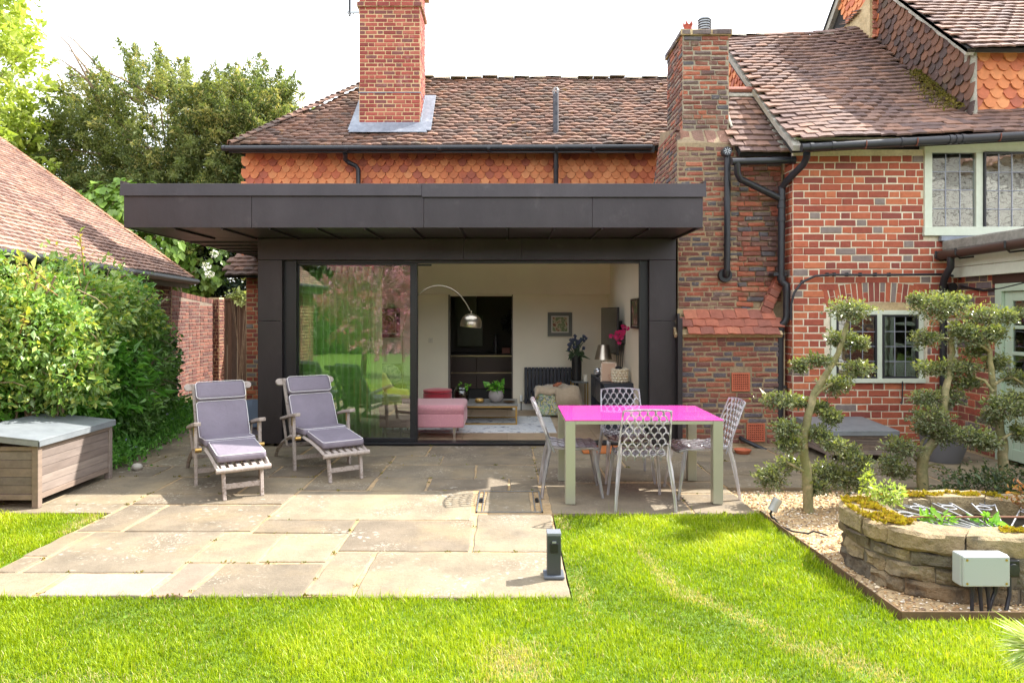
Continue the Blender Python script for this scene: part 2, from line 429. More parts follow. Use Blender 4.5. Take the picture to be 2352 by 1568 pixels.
M_brick_old = mat('brick_old', [srgb(92,86,90), srgb(138,82,66), srgb(112,78,70), srgb(158,90,68), srgb(128,78,66), srgb(148,84,66), srgb(108,90,86), srgb(104,78,74), srgb(170,100,76), srgb(118,82,72), srgb(132,96,84), srgb(82,78,84)], rnd=True, mott=0.25, mscale=16, rough=0.9, bump=(55,0.9,0.015), interp='CONSTANT', over=[(srgb(190,174,150),14,0.56,0.74,0.6),(srgb(52,46,46),8,0.54,0.74,0.6),(srgb(150,140,110),3.0,0.56,0.76,0.4)])
M_brick_wall = mat('brick_garden', [srgb(108,66,56), srgb(96,58,52), srgb(118,74,62), srgb(88,56,52), srgb(112,70,60)], rnd=True, mott=0.2, mscale=14, rough=0.9, bump=(55,0.7,0.012), interp='CONSTANT', over=[(srgb(190,165,150),16,0.62,0.78,0.4)])
M_tile_main = mat('tile_main', [srgb(112,88,77), srgb(124,97,84), srgb(104,84,75), srgb(138,105,88), srgb(118,92,81), srgb(98,82,75), srgb(130,99,86), srgb(120,94,82)], rnd=True, mott=0.25, mscale=9, rough=0.85, bump=(50,0.8,0.012), interp='CONSTANT', over=[(srgb(120,112,84),1.6,0.52,0.72,0.35),(srgb(190,180,160),22,0.64,0.76,0.5),(srgb(190,150,56),5,0.63,0.74,0.6),(srgb(40,36,32),3.5,0.6,0.8,0.45)])
M_tile_cot = mat('tile_cottage', [srgb(114,88,78), srgb(126,97,84), srgb(100,79,74), srgb(136,102,86), srgb(118,92,82), srgb(108,83,75), srgb(142,101,81)], rnd=True, mott=0.2, mscale=10, rough=0.85, bump=(50,0.7,0.012), interp='CONSTANT', over=[(srgb(96,70,66),0.9,0.5,0.7,0.45),(srgb(195,185,175),24,0.67,0.76,0.5),(srgb(48,40,36),4,0.62,0.8,0.4)])
M_tile_out = mat('tile_outbuilding', [srgb(140,112,100), srgb(152,122,108), srgb(130,104,94), srgb(158,126,110), srgb(146,116,104)], rnd=True, mott=0.14, mscale=8, rough=0.85, bump=(50,0.6,0.01), interp='CONSTANT', over=[(srgb(185,150,95),1.3,0.6,0.75,0.3),(srgb(205,195,180),7,0.66,0.74,0.5)])
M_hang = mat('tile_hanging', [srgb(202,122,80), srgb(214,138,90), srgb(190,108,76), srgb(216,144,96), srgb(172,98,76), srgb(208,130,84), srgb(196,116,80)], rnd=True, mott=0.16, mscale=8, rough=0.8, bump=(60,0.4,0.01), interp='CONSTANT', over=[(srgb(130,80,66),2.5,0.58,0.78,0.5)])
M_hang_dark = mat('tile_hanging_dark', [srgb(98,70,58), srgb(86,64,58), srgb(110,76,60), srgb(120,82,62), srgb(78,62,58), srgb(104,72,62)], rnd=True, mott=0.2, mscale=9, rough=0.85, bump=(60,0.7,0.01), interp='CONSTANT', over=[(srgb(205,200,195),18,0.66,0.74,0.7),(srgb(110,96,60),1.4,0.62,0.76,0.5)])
M_coping = mat('tile_coping', [srgb(172,104,82), srgb(184,116,90), srgb(158,96,78), srgb(146,92,78), srgb(178,108,84)], rnd=True, mott=0.18, mscale=12, rough=0.85, bump=(50,0.7,0.01), interp='CONSTANT', over=[(srgb(120,90,74),7,0.58,0.75,0.5)])
M_felt_dark = mat('underlay', [(0.02,0.018,0.017)], rough=0.9)
M_cement = mat('cement', [srgb(150,146,136), srgb(175,170,158)], scale=8, mott=0.2, mscale=25, rough=0.95, bump=(50,0.8,0.015), over=[(srgb(95,90,78),5,0.55,0.75,0.6),(srgb(215,212,205),18,0.66,0.76,0.6)])
M_lead = mat('lead', [srgb(120,126,138), srgb(150,156,166)], scale=3, mott=0.14, mscale=12, rough=0.5, metal=0.35, bump=(12,0.3,0.02), over=[(srgb(190,192,190),6,0.6,0.8,0.4)])
M_zinc = mat('dark_cladding', [srgb(56,51,54), srgb(64,59,61)], scale=1.2, mott=0.16, mscale=2.2, rough=0.40, metal=0.45, bump=(2.0,0.30,0.03), stretch=(1,1,.45), over=[(srgb(120,114,114),38,0.70,0.78,0.35),(srgb(104,98,98),5,0.6,0.8,0.25)])
M_black = mat('black_metal', [(0.012,0.012,0.014)], rough=0.4)
M_pipe = mat('black_plastic', [(0.018,0.019,0.024)], rough=0.38, mott=0.2, mscale=6)
M_pipe_brown = mat('brown_plastic', [(0.045,0.024,0.018)], rough=0.38)
M_green_paint = mat('sage_paint', [srgb(200,207,188), srgb(208,214,197)], scale=3, rough=0.55, mott=0.05, mscale=20)
M_sage_door = mat('sage_door_paint', [srgb(176,194,172)], rough=0.45)
M_iron = mat('iron_frame', [(0.02,0.02,0.025)], rough=0.5, bump=(60,0.3,0.005))
M_came = mat('lead_came', [srgb(150,154,164)], rough=0.45, metal=0.4)
M_wood_dark = mat('fence_wood', [srgb(74,52,42), srgb(96,70,56), srgb(62,46,38)], rnd=True, mott=0.3, mscale=4, rough=0.85, stretch=(14,14,1.2), bump=(10,0.4,0.01), over=[(srgb(80,92,40),0.9,0.62,0.75,0.25)])
M_dirt = mat('soil', [srgb(96,82,60), srgb(120,104,78)], scale=3, mott=0.3, mscale=20, rough=1.0)
M_lawnsoil = mat('lawn_base', [srgb(70,96,22), srgb(92,118,30), srgb(60,84,20)], scale=2.5, mott=0.3, mscale=25, rough=1.0)
M_glass = pane_mat('door_glass', (0.84,0.95,0.86), 1.52, 0.125)
M_pane = pane_mat('window_pane', (0.75,0.80,0.78), 1.6, 0.16, 0.0, 0.06)
M_clear = pane_mat('clear_glass', (0.97,0.98,0.97), 1.45, 0.0)
M_wall_in = mat('interior_paint', [srgb(236,226,206)], rough=0.8, mott=0.03, mscale=2)
M_white = mat('white_paint', [(0.78,0.78,0.76)], rough=0.5)
M_dark_in = mat('dark_kitchen', [(0.035,0.03,0.028)], rough=0.5)
# ================================================================ GROUND AND PATIO
g = B(); g.box(-300,300,-300,300,-0.6,-0.07); o = g.build('ground', M_dirt); tag(o, kind='structure')
lawn_polys = [[(-7.5,-14),(8,-14),(8,3.74),(2.165,3.74),(2.14,4.0),(2.1,5.63),(0.385,5.66),(0.385,4.02),(-3.0,4.02),(-3.33,4.02),(-3.33,5.69),(-5.6,5.69),(-7.5,5.69)]]
l = B()
for rect in ((-7.5,8,-14,3.74),(-7.5,2.15,3.74,4.02),(0.385,2.12,4.02,5.66),(-7.5,-3.33,4.02,5.69)):
    x0,x1,y0,y1 = rect; l.add([(x0,y0,-0.022),(x1,y0,-0.022),(x1,y1,-0.022),(x0,y1,-0.022)],[(0,1,2,3)])
o = l.build('lawn', M_lawnsoil); tag(o, kind='structure')
M_slab = mat('york_stone', [srgb(128,116,97), srgb(118,106,89), srgb(135,123,102), srgb(111,99,84), srgb(123,112,95), srgb(139,126,104), srgb(114,103,87)], rnd=True, mott=0.22, mscale=3.2, rough=0.88, bump=(28,0.55,0.012), over=[(srgb(170,148,108),1.3,0.48,0.72,0.40),(srgb(84,76,66),2.1,0.50,0.74,0.5),(srgb(74,66,56),34,0.58,0.72,0.45),(srgb(172,164,148),55,0.60,0.70,0.35)])
# lichen blotches
def add_lichen(m, scale=9.0, lo=0.16, hi=0.10, col=srgb(206,200,186), patch=1.1):
    nt = m.node_tree; b = nt.nodes['Principled BSDF']; src = b.inputs['Base Color'].links[0].from_socket
    gm = nt.nodes.new('ShaderNodeNewGeometry'); v = nt.nodes.new('ShaderNodeTexVoronoi'); v.inputs['Scale'].default_value = scale
    dn = nt.nodes.new('ShaderNodeTexNoise'); dn.inputs['Scale'].default_value = 22; nt.links.new(gm.outputs['Position'], dn.inputs['Vector'])
    vm = nt.nodes.new('ShaderNodeVectorMath'); vm.operation = 'MULTIPLY_ADD'; nt.links.new(dn.outputs['Color'], vm.inputs[0]); vm.inputs[1].default_value = (0.10,0.10,0.1); nt.links.new(gm.outputs['Position'], vm.inputs[2])
    nt.links.new(vm.outputs[0], v.inputs['Vector'])
    f = mrange(nt, v.outputs['Distance'], lo, hi, 0, 1); pz = mrange(nt, noise(nt, gm.outputs['Position'], patch, 3), 0.52, 0.66, 0, 0.5)
    put(nt, b.inputs['Base Color'], mixc(nt, mth(nt,'MULTIPLY',f,pz), src, col))
add_lichen(M_slab, 15.0, 0.30, 0.22)
add_lichen(M_slab, 34.0, 0.36, 0.24, srgb(198,190,172), 1.7)
M_slab_pale = mat('pale_stone', [srgb(148,137,124), srgb(140,128,115)], scale=2, mott=0.12, mscale=5, rough=0.88, bump=(28,0.5,0.012))
M_slab_pink = mat('pink_stone', [srgb(146,120,104), srgb(134,110,96)], scale=2, mott=0.14, mscale=5, rough=0.88, bump=(28,0.5,0.012))
pat = B(); pat.box(-5.2,2.1,4.03,8.6,-0.065,-0.008); pat.box(-5.2,-3.16,8.6,11.45,-0.065,-0.008); pat.box(2.1,5.6,6.47,8.6,-0.065,-0.008)
pat.v = [Vector((v.x, v.y, v.z)) for v in pat.v]
# cut back: the part of the bed left of x=-3.33 in front of y=5.7 and right of 0.38 in front of 5.68 is lawn
pat = B(); pat.box(-3.32,0.37,4.03,5.70,-0.065,-0.008); pat.box(-5.2,2.095,5.70,8.6,-0.065,-0.008); pat.box(-5.2,-3.16,8.6,12.2,-0.065,-0.008); pat.box(2.095,5.58,6.55,8.6,-0.065,-0.008)
patio = pat.build('patio', M_mortar_joint); tag(patio, kind='structure')
slabs = [(-3.33,-2.79,4.017,4.386,0),(-2.79,-2.14,4.017,4.386,1),(-2.14,-1.89,4.017,4.56,2),(-1.89,-1.2,4.017,4.56,0),(-1.2,-.92,4.017,4.767,0),(-.92,.375,4.0,4.767,0),
 (-3.33,-3.14,4.386,4.677,0),(-3.33,-3.14,4.677,5.21,0),(-3.14,-2.14,4.386,5.21,0),(-2.14,-1.675,4.56,5.17,0),(-1.675,-1.2,4.56,5.17,0),(-1.2,-.26,4.767,5.5,0),(-.26,.375,4.767,5.67,0),
 (-1.95,-1.2,5.17,5.5,0),(-1.95,-.3,5.5,6.42,0),(-3.3,-2.94,5.21,5.95,0),(-2.94,-1.95,5.21,5.95,0),(-3.3,-1.95,5.95,6.3,0),(-3.3,-2.5,6.3,6.95,0),(-2.5,-1.95,6.3,6.95,0),
 (-4.9,-3.3,5.69,5.95,0),(-4.9,-4.05,5.95,7.0,0),(-4.05,-3.3,5.95,7.0,0),
 (-1.95,-1.31,6.42,6.95,0),(-1.31,-.78,6.42,6.89,0),(-.78,.02,6.42,6.89,0),(.02,.31,6.42,6.89,0),
 (.36,1.57,5.68,6.71,0),(1.57,2.1,5.68,6.31,0),(1.57,2.1,6.31,6.76,0),
 (-1.95,-1.31,6.95,7.5,0),(-1.31,-.33,6.89,7.5,0),(-.33,.31,6.89,7.5,0),(.31,1.0,6.71,7.37,0),(1.0,2.1,6.76,7.37,0)]
rr = random.Random(4)
def fill_row(y0, y1, x0, x1, lo=0.5, hi=1.1):
    x = x0
    while x < x1-0.05:
        w = rr.uniform(lo,hi)
        if x1-(x+w) < 0.35: w = x1-x
        slabs.append((x, x+w, y0, y1, 0)); x += w
fill_row(7.5,7.98,-1.95,.31); fill_row(7.98,8.58,-3.12,.31,.6,1.2); fill_row(7.37,7.76,.31,2.1); fill_row(7.76,8.58,.31,2.1,.6,1.0)
fill_row(6.95,7.45,-4.9,-1.95); fill_row(7.45,7.98,-4.95,-1.95); fill_row(7.98,8.6,-5.0,-3.12)
for k in range(6): fill_row(8.6+.6*k, 9.2+.6*k, -5.15, -3.17, .5, .9)
fill_row(6.53,7.05,2.1,5.58,.7,1.3); fill_row(7.05,7.7,2.1,5.58,.6,1.2); fill_row(7.7,8.48,2.1,5.58,.6,1.2)
def slab_bm(x0,x1,y0,y1,seed,gap=0.0125):
    r = random.Random(seed); b = B(); pts = []; gx = gap*r.uniform(.7,1.4)
    cs = [(x0+gx,y0+gap),(x1-gx,y0+gap),(x1-gx,y1-gap),(x0+gx,y1-gap)]
    cs = [(x+r.uniform(-.012,.012), y+r.uniform(-.012,.012)) for x,y in cs]
    for i in range(4):
        a = Vector(cs[i]); c = Vector(cs[(i+1)%4]); n = max(3,int((c-a).length/0.12)); t = (c-a).normalized(); nn = Vector((t.y,-t.x))
        for k in range(n): pts.append(a+(c-a)*k/n+nn*r.uniform(-.006,.005)*(0 if k == 0 else 1))
    m = len(pts); c = sum(pts, Vector((0,0)))/m; h = r.uniform(-.002,.002)
    out = [(p.x,p.y,-0.04) for p in pts]+[(p.x,p.y,-0.005+h) for p in pts]+[(p.x+(c.x-p.x)*min(1,.008/max((c-p).length,.01)), p.y+(c.y-p.y)*min(1,.008/max((c-p).length,.01)), h) for p in pts]
    fs = [tuple(range(2*m,3*m))]
    for k in (0,1): fs += [(k*m+i, k*m+(i+1)%m, (k+1)*m+(i+1)%m, (k+1)*m+i) for i in range(m)]
    return b.add(out, fs)
for i,(x0,x1,y0,y1,k) in enumerate(slabs):
    if y0 < 4.1: y0 += rr.uniform(-.022,.012)
    slab_bm(x0,x1,y0,y1,i).build('paving_slab', (M_slab, M_slab_pale, M_slab_pink)[k], patio)
wr = np.random.default_rng(55); wp_ = []
for (x0,x1,y0,y1,k) in slabs:
    for q in range(7):
        if wr.random() < .5: a = (wr.uniform(x0,x1), y0+wr.normal(0,.006))
        else: a = (x0+wr.normal(0,.006), wr.uniform(y0,y1))
        if wr.random() < .45: wp_ += [(a[0]+wr.normal(0,.012),a[1]+wr.normal(0,.006),-.004) for _ in range(int(wr.integers(4,16)))]
leaf_cloud('joint_weeds',np.array(wp_),np.tile([0,0,1.0],(len(wp_),1)),.013,leaf_mat('joint_moss',[srgb(90,100,40),srgb(120,120,50),srgb(150,130,60),srgb(80,84,40)],.2),patio,aspect=.7,droop=-.2)
mh = thing('manhole_cover', 'recessed inspection cover set flush in the paving beside the pink table', 'manhole cover', (0,6.06,0))
slab_bm(-.20,.22,5.74,6.37,99,0.01).build('inset_slab', M_slab, mh)
fr = B()
M_steel = mat('galvanised', [srgb(165,168,170)], rough=0.4, metal=0.7)
for a in ((-.262,.300,5.715,5.727),(-.262,.300,6.383,6.395),(-.262,-.250,5.715,6.395),(.288,.300,5.715,6.395),(-.215,-.207,5.73,6.38),(.232,.24,5.73,6.38)): fr.box(a[0],a[1],a[2],a[3],-0.004,0.003)
fr.build('frame', M_steel, mh)
for x in (-.233,.264):
    f2 = B(); f2.box(x-.015,x+.015,6.02,6.14,-0.003,0.004); f2.build('lifting_key', M_black, mh)
# ================================================================ MAIN HOUSE (rear range)
house = thing('main_house', 'long old house range with tile hung wall and clay roof rising behind the black extension', 'house', (-1,11.6,0))
w = B(); w.box(-4.40,-3.05,11.51,14.2,-.05,2.3); hw = w.build('ground_wall', M_mortar_sand, house)
emit(hw, 'brick', brick_tpls(.23,.074,seed=3), M_brick_old if False else M_brick_red, lay_bricks((-4.40,11.51,0),(1,0,0),(0,0,1),(0,-1,0),1.3,2.28,.074,.23,seed=12), limit=60)
lt = B(); lt.prism([(-4.60,11.10,2.28),(-3.05,11.10,2.28),(-3.05,11.5,2.62),(-4.60,11.5,2.62)], (0,.03,-.04)); lto = lt.build('lean_to_roof', M_felt_dark, house); lv_ = Vector((0,.4,.34)).normalized()
emit(lto, 'roof_tile', [tile_tpl(.175,.17,.03,.010,seed=i+700,jit=.009) for i in range(5)], M_tile_main, lay_tiles((-4.62,11.08,2.27),(1,0,0),lv_,Vector((1,0,0)).cross(lv_),0.05,1.5,.5,.11,.17,tilt=.2,lift=.045,seed=701))
w = B(); w.box(-4.44,2.4,11.50,14.2,2.73,4.42); w.box(-4.44,-3.05,11.50,14.2,2.3,2.73); hu = w.build('upper_wall', M_felt_dark, house)
xs = lay_tiles((-4.40,11.497,2.98),(1,0,0),(0,0,1),(0,-1,0),0,7.0,1.36,.105,.152,tilt=.17,lift=.032,jv=.002,jn=.002,roll=.02,seed=5)
xs += lay_tiles((-4.40,11.497,2.28),(1,0,0),(0,0,1),(0,-1,0),0,.5,.68,.105,.152,tilt=.17,lift=.032,jv=.002,jn=.002,roll=.02,seed=6)
emit(hu, 'hanging_tile', [scallop_tpl(.152,.17,.02,seed=i) for i in range(5)], M_hang, xs, score=lambda p,px,py: 1.0 if (350 < py < 425 and px < 1520) else 0.05)
def hip_in(u,v): return u > v*0.894+0.02
rf = B()
E0, RZ = 4.40, 6.07
rf.prism([(-4.54,11.2,E0-.0),(3.5,11.2,E0),(3.5,12.87,RZ),(-2.43,12.87,RZ)], (0,0.06,-0.06))
rf.prism([(-4.54,11.2,E0),(-2.43,12.87,RZ),(-4.54,14.6,E0)], (0.05,0,-0.06))
rf.prism([(-4.54,14.6,E0),(-2.43,12.87,RZ),(3.5,12.87,RZ),(3.5,14.6,E0)], (0,-0.05,-0.06))
hr = rf.build('roof', M_felt_dark, house)
wav = lambda u,v: 0.012*math.sin(u*2.3+v*1.1)+0.008*math.sin(u*5.1-v*3)
emit(hr, 'roof_tile', [tile_tpl(.175,.17,.034,.012,seed=i,jit=.009) for i in range(8)], M_tile_main,
     lay_tiles((-4.54,11.2,E0),(1,0,0),(0,1,1),(0,-1,1),0,8.05,2.33,.098,.165,inside=hip_in,jv=.012,jn=.007,roll=.05,wave=wav,seed=8,nvar=8,tilt=.27,lift=.052,fan=lambda u,v: .012*math.sin(u*3.1+v*2)),
     score=lambda p,px,py: 0.1 if (px > 1530 or 826 < px < 975) else 1.0)
hx = []
hd = Vector((2.11,1.67,1.67)); hn = hd.length; hd.normalize(); hs = hd.cross(Vector((0,0,1))).normalized(); hup = hs.cross(hd).normalized()
for i in range(27):
    p = Vector((-4.54,11.2,E0))+hd*(hn*(i+.1)/27)+hup*.055
    hx.append((basis(p, hs, (Matrix.Rotation(-.16,3,hs)@hd), (Matrix.Rotation(-.16,3,hs)@hup)), i%4))
emit(hr, 'hip_tile', [tile_tpl(.24,.2,.016,.05,seed=40+i,n=6) for i in range(4)], M_tile_main, hx)
rx = []
for i in range(21):
    rx.append((basis((-2.43+.15+.3*i, 12.87, RZ+.02+.006*math.sin(i)), (0,1,0), (-1,0,0), (0,0,1)), i%4))
emit(hr, 'ridge_tile', [tile_tpl(.22,.29,.02,.055,seed=60+i,n=6) for i in range(4)], mat('ridge_tile', [srgb(176,168,150), srgb(156,142,124)], rnd=True, mott=.25, mscale=12, rough=.9, bump=(50,.7,.01), over=[(srgb(200,160,50),6,.68,.75,.6)]), rx)
gt = B(); gt.tube([(-4.60,11.06,4.335),(2.35,11.06,4.355)], .042, 10)
for x in (-4.59,-3.55,-2.6,-1.1,-.3,.8,1.4): gt.tube([(x-.025,11.06,4.335),(x+.025,11.06,4.337)], .047, 10)
gt.box(-4.54,2.4,11.12,11.18,4.28,4.40)
gt.build('gutter', M_pipe, house, smooth=50)
d1 = B(); d1.tube([at(793,352,11.15),at(793,366,11.25),at(800,373,11.3),at(817,381,11.36),at(823,390,11.38),at(823,470,11.38)], .040, 10)
d1.build('downpipe', M_pipe, house, smooth=50)
d2 = B(); d2.tube([at(1277,352,11.2),at(1277,470,11.36)], .041, 10); d2.tube([at(1277,378,11.25),at(1277,386,11.26)], .048, 10); d2.build('downpipe', M_pipe, house, smooth=50)
vp = B(); vp.tube([(.815,11.45,4.55),(.815,11.45,5.34)], .048, 12); sv = vp.build('vent_pipe', mat('old_pipe', [srgb(52,54,62), srgb(90,90,96)], scale=9, mott=.3, mscale=20, rough=.7), house, smooth=50)
cg = B()
for k in range(6):
    a = math.pi*2*k/6; cg.tube([(.815+.045*math.cos(a),11.45+.045*math.sin(a),5.33),(.815+.05*math.cos(a),11.45+.05*math.sin(a),5.40),(.815+.02*math.cos(a),11.45+.02*math.sin(a),5.45)], .004, 4)
for z in (5.36,5.40): cg.tube([(.815+.05*math.cos(t*.52),11.45+.05*math.sin(t*.52),z) for t in range(12)], .0035, 4, closed=True)
cg.build('wire_balloon', M_steel, sv)
cb = B(); cb.lathe((.815,11.43,4.58), [(.10,-.05),(.085,.0),(.05,.035)], 12); cb.build('collar', M_cement, sv)
# red chimney
CX0,CX1,CYF,CYB = -2.505,-1.475,11.56,12.24
c = B(); c.box(CX0,CX1,CYF,CYB,4.5,7.4); ch = c.build('chimney', mat('chimney_mortar', [srgb(206,178,138), srgb(190,160,120)], scale=5, rough=.95, bump=(50,.4,.01)), house)
bx = lay_bricks((CX0,CYF,4.66),(1,0,0),(0,0,1),(0,-1,0),CX1-CX0,2.72,.0688,.206,joint=.012,seed=21,rot=.004)
bx += lay_bricks((CX1,CYF,4.66),(0,1,0),(0,0,1),(1,0,0),CYB-CYF,2.72,.0688,.206,joint=.012,seed=22,rot=.004)
emit(ch, 'brick', brick_tpls(.206,.0688,.012,seed=9,jit=.002), M_brick_new, bx)
for e_,z0,z1 in ((.035,6.845,6.925),(.07,7.25,7.42)):
    b = B(); b.box(CX0-e_,CX1+e_,CYF-e_,CYB+e_,z0,z1); b.build('corbel', M_mortar_sand, ch)
    emit(ch,'corbel_brick',brick_tpls(.206,.08,.010,seed=19,jit=.003),M_brick_new,lay_bricks((CX0-e_,CYF-e_,z0),(1,0,0),(0,0,1),(0,-1,0),CX1-CX0+2*e_,z1-z0+.01,.08,.206,bond='stretcher',seed=int(z0*10))+lay_bricks((CX1+e_,CYF-e_,z0),(0,1,0),(0,0,1),(1,0,0),CYB-CYF+2*e_,z1-z0+.01,.08,.206,bond='stretcher',seed=int(z0*11)))
b = B(); b.box(CX0-.012,CX1+.012,CYF-.014,CYB,5.392,5.404); b.build('damp_course', M_lead, ch)
fl = B()
zf = lambda y: E0+(y-11.2)
fl.prism([(CX0-.02,CYF-.012,zf(CYF)+.13),(CX1+.02,CYF-.012,zf(CYF)+.13),(CX1+.02,CYF-.012,zf(CYF)+.03),(CX0-.02,CYF-.012,zf(CYF)+.03)], (0,.012,0))
fl.prism([(CX0-.14,CYF-.20,zf(CYF-.2)+.115),(CX1+.14,CYF-.20,zf(CYF-.2)+.115),(CX1+.02,CYF-.0,zf(CYF)+.13),(CX0-.02,CYF-.0,zf(CYF)+.13)], (0,0,.012))
fl.prism([(CX0-.16,CYF-.16,zf(CYF-.16)+.117),(CX0-.0,CYF-.16,zf(CYF-.16)+.117),(CX0-.0,CYB,zf(CYB)+.12),(CX0-.12,CYB,zf(CYB)+.12)], (0,0,.012))
fl.prism([(CX1+.0,CYF-.16,zf(CYF-.16)+.115),(CX1+.2,CYF-.16,zf(CYF-.16)+.115),(CX1+.2,CYB,zf(CYB)+.12),(CX1+.0,CYB,zf(CYB)+.12)], (0,0,.014))
for k in range(6):
    y = CYF+.11*k; fl.box(CX1+.001,CX1+.014,y,y+.115,zf(y)+.04,zf(y)+.23)
fl.build('lead_flashing', M_lead, ch, bevel=.003)
# aerial
ae = thing('aerial_mast', 'thin aerial pole on a bracket at the left of the tall red chimney', 'aerial', (-2.62,11.6,6.6))
b = B(); b.tube([at(803,38,11.6),at(803,-60,11.6)], .022, 8); b.build('pole', M_pipe, ae, smooth=50)
b = B(); b.beam(at(797,29,11.6),at(832,29,11.6),.03,.035); b.tube([at(800,27,11.57),at(806,40,11.57),at(815,30,11.57)], .008, 5); b.build('bracket', M_steel, ae)
# ================================================================ OLD CHIMNEY AND DARK BRICK WALL
oc = thing('old_chimney', 'broad old chimney stack of dark mottled brick between the extension and the cottage', 'chimney', (2.8,8.9,0))
SX0,SX1,SYF,SYB = 2.30,2.905,8.95,9.80
b = B(); b.box(SX0,SX1,SYF,SYB,4.0,5.30); st = b.build('stack', M_mortar_stack, oc)
br = B(); br.prism([(2.20,8.8,-.05),(2.20,10.25,-.05),(2.20,10.25,3.58),(2.20,9.8,4.25),(2.20,8.98,4.08),(2.20,8.8,3.86)], (.76,0,0)); br.box(2.9,3.56,8.82,9.2,-.05,3.72)
bre = br.build('breast', mat('mortar_breast', [srgb(160,140,110), srgb(140,122,98)], scale=6, mott=0.25, mscale=30, rough=0.95, bump=(60,0.6,0.01), over=[(srgb(92,82,68),2.0,0.52,0.74,0.6)]), oc)
OT = brick_tpls(.235,.0645,.013,seed=31,jit=.006,ch_=.008)
sx = lay_bricks((SX0,SYF,4.07),(1,0,0),(0,0,1),(0,-1,0),SX1-SX0,1.22,.0645,.235,bond='old',joint=.013,proud=.010,jit=.004,rot=.02,seed=41)
sx += lay_bricks((SX0,SYB,4.07),(0,-1,0),(0,0,1),(-1,0,0),SYB-SYF,1.22,.0645,.235,bond='old',joint=.013,proud=.010,jit=.004,rot=.02,seed=42)
emit(st, 'brick', OT, M_brick_old, sx, limit=120)
bxs = lay_bricks((2.20,8.8,1.62),(1,0,0),(0,0,1),(0,-1,0),1.34,2.2,.0645,.235,bond='old',joint=.016,proud=.006,jit=.005,rot=.025,seed=43,holes=[(.98,1.34,.0,.22)])
lc = lambda v: (0.0 if v < 1.0 else (v-1.0)*.67, 1.42)
bxs += lay_bricks((2.20,10.25,2.6),(0,-1,0),(0,0,1),(-1,0,0),1.44,1.5,.0645,.235,bond='old',joint=.014,proud=.007,jit=.004,rot=.02,seed=44,clip=lc)
emit(bre, 'brick', OT, M_brick_old, bxs, limit=180, stuff='brick_course')
b = B(); b.box(SX0-.03,SX1+.035,SYF-.035,SYB+.03,5.30,5.37); cap = b.build('cap', M_mortar_sand, oc)
cpx = lay_bricks((SX0-.03,SYF-.037,5.295),(1,0,0),(0,0,1),(0,-1,0),SX1-SX0+.06,.09,.085,.26,bond='stretcher',seed=46,rot=.02)+lay_bricks((SX0-.032,SYB+.03,5.295),(0,-1,0),(0,0,1),(-1,0,0),SYB-SYF+.06,.09,.085,.26,bond='stretcher',seed=47,rot=.02)
M_brick_grey = mat('brick_cap', [srgb(92,88,90), srgb(120,104,96), srgb(80,78,84), srgb(110,84,74)], rnd=True, mott=.3, mscale=14, rough=.9, bump=(50,.9,.015), over=[(srgb(190,180,160),10,.6,.75,.5)])
emit(cap, 'brick', brick_tpls(.26,.085,.012,seed=33,jit=.006,ch_=.01), M_brick_grey, cpx)
sh = []
for i in range(4):
    x = 2.22+.17*i; n = Vector((0,-.22,.17)).normalized(); v = Vector((0,.17,.22)).normalized()
    sh.append((basis((x+.09,8.885,3.975), (1,0,0), v, (0,-v.z,v.y)), i))
emit(bre, 'weathering_tile', [brick_tpl(.16,.30,.05,.012,seed=70+i,jit=.012) for i in range(4)], mat('weathering', [srgb(140,104,88), srgb(120,96,84), srgb(160,108,86)], rnd=True, mott=.3, mscale=10, rough=.9, bump=(40,.9,.015), over=[(srgb(190,170,110),8,.6,.75,.6),(srgb(70,62,58),5,.58,.78,.6)]), sh)
sl = []
for i in range(4):
    v = Vector((0,-.45,.67)).normalized(); sl.append((basis(Vector((2.30,10.16,3.73))+v*(.19*i), (0,-v.z,v.y) if False else (1,0,0), v, Vector((1,0,0)).cross(v)), i))
pt = B(); pc = at(1580,76,9.5); pt.lathe((pc.x,pc.y,5.35), [(.055,0),(.05,.22),(.064,.225),(.064,.25),(.054,.255),(.06,.31)], 12)
for k in range(6):
    a = 2*math.pi*k/6; u = Vector((math.cos(a),math.sin(a),0)); t = Vector((-u.y,u.x,0)); q = Vector((pc.x,pc.y,5.655))+u*.055
    pt.prism([q-t*.026,q+t*.026,q+Vector((0,0,.06))+u*.006], u*.008)
pt.build('chimney_pot', mat('terracotta', [srgb(176,84,64), srgb(160,76,60)], scale=8, rough=.8, mott=.12, mscale=20), oc)
cw = B(); wc = Vector((2.70,9.35,5.36)); cw.lathe(wc, [(.082,0),(.082,.33),(.066,.345),(.0,.35)], 16); cwl = cw.build('cowl', M_steel, oc, smooth=40)
lv = B()
for r_ in range(7):
    for k in range(9):
        a = math.pi+math.pi*(k+.5*(r_%2))/8.5; u = Vector((math.cos(a),math.sin(a),0)); lv.obox(wc+u*.085+Vector((0,0,.10+.034*r_)), (.012,.03,.012), Euler((0,0,a)))
lv.build('louvre', M_black, cwl)
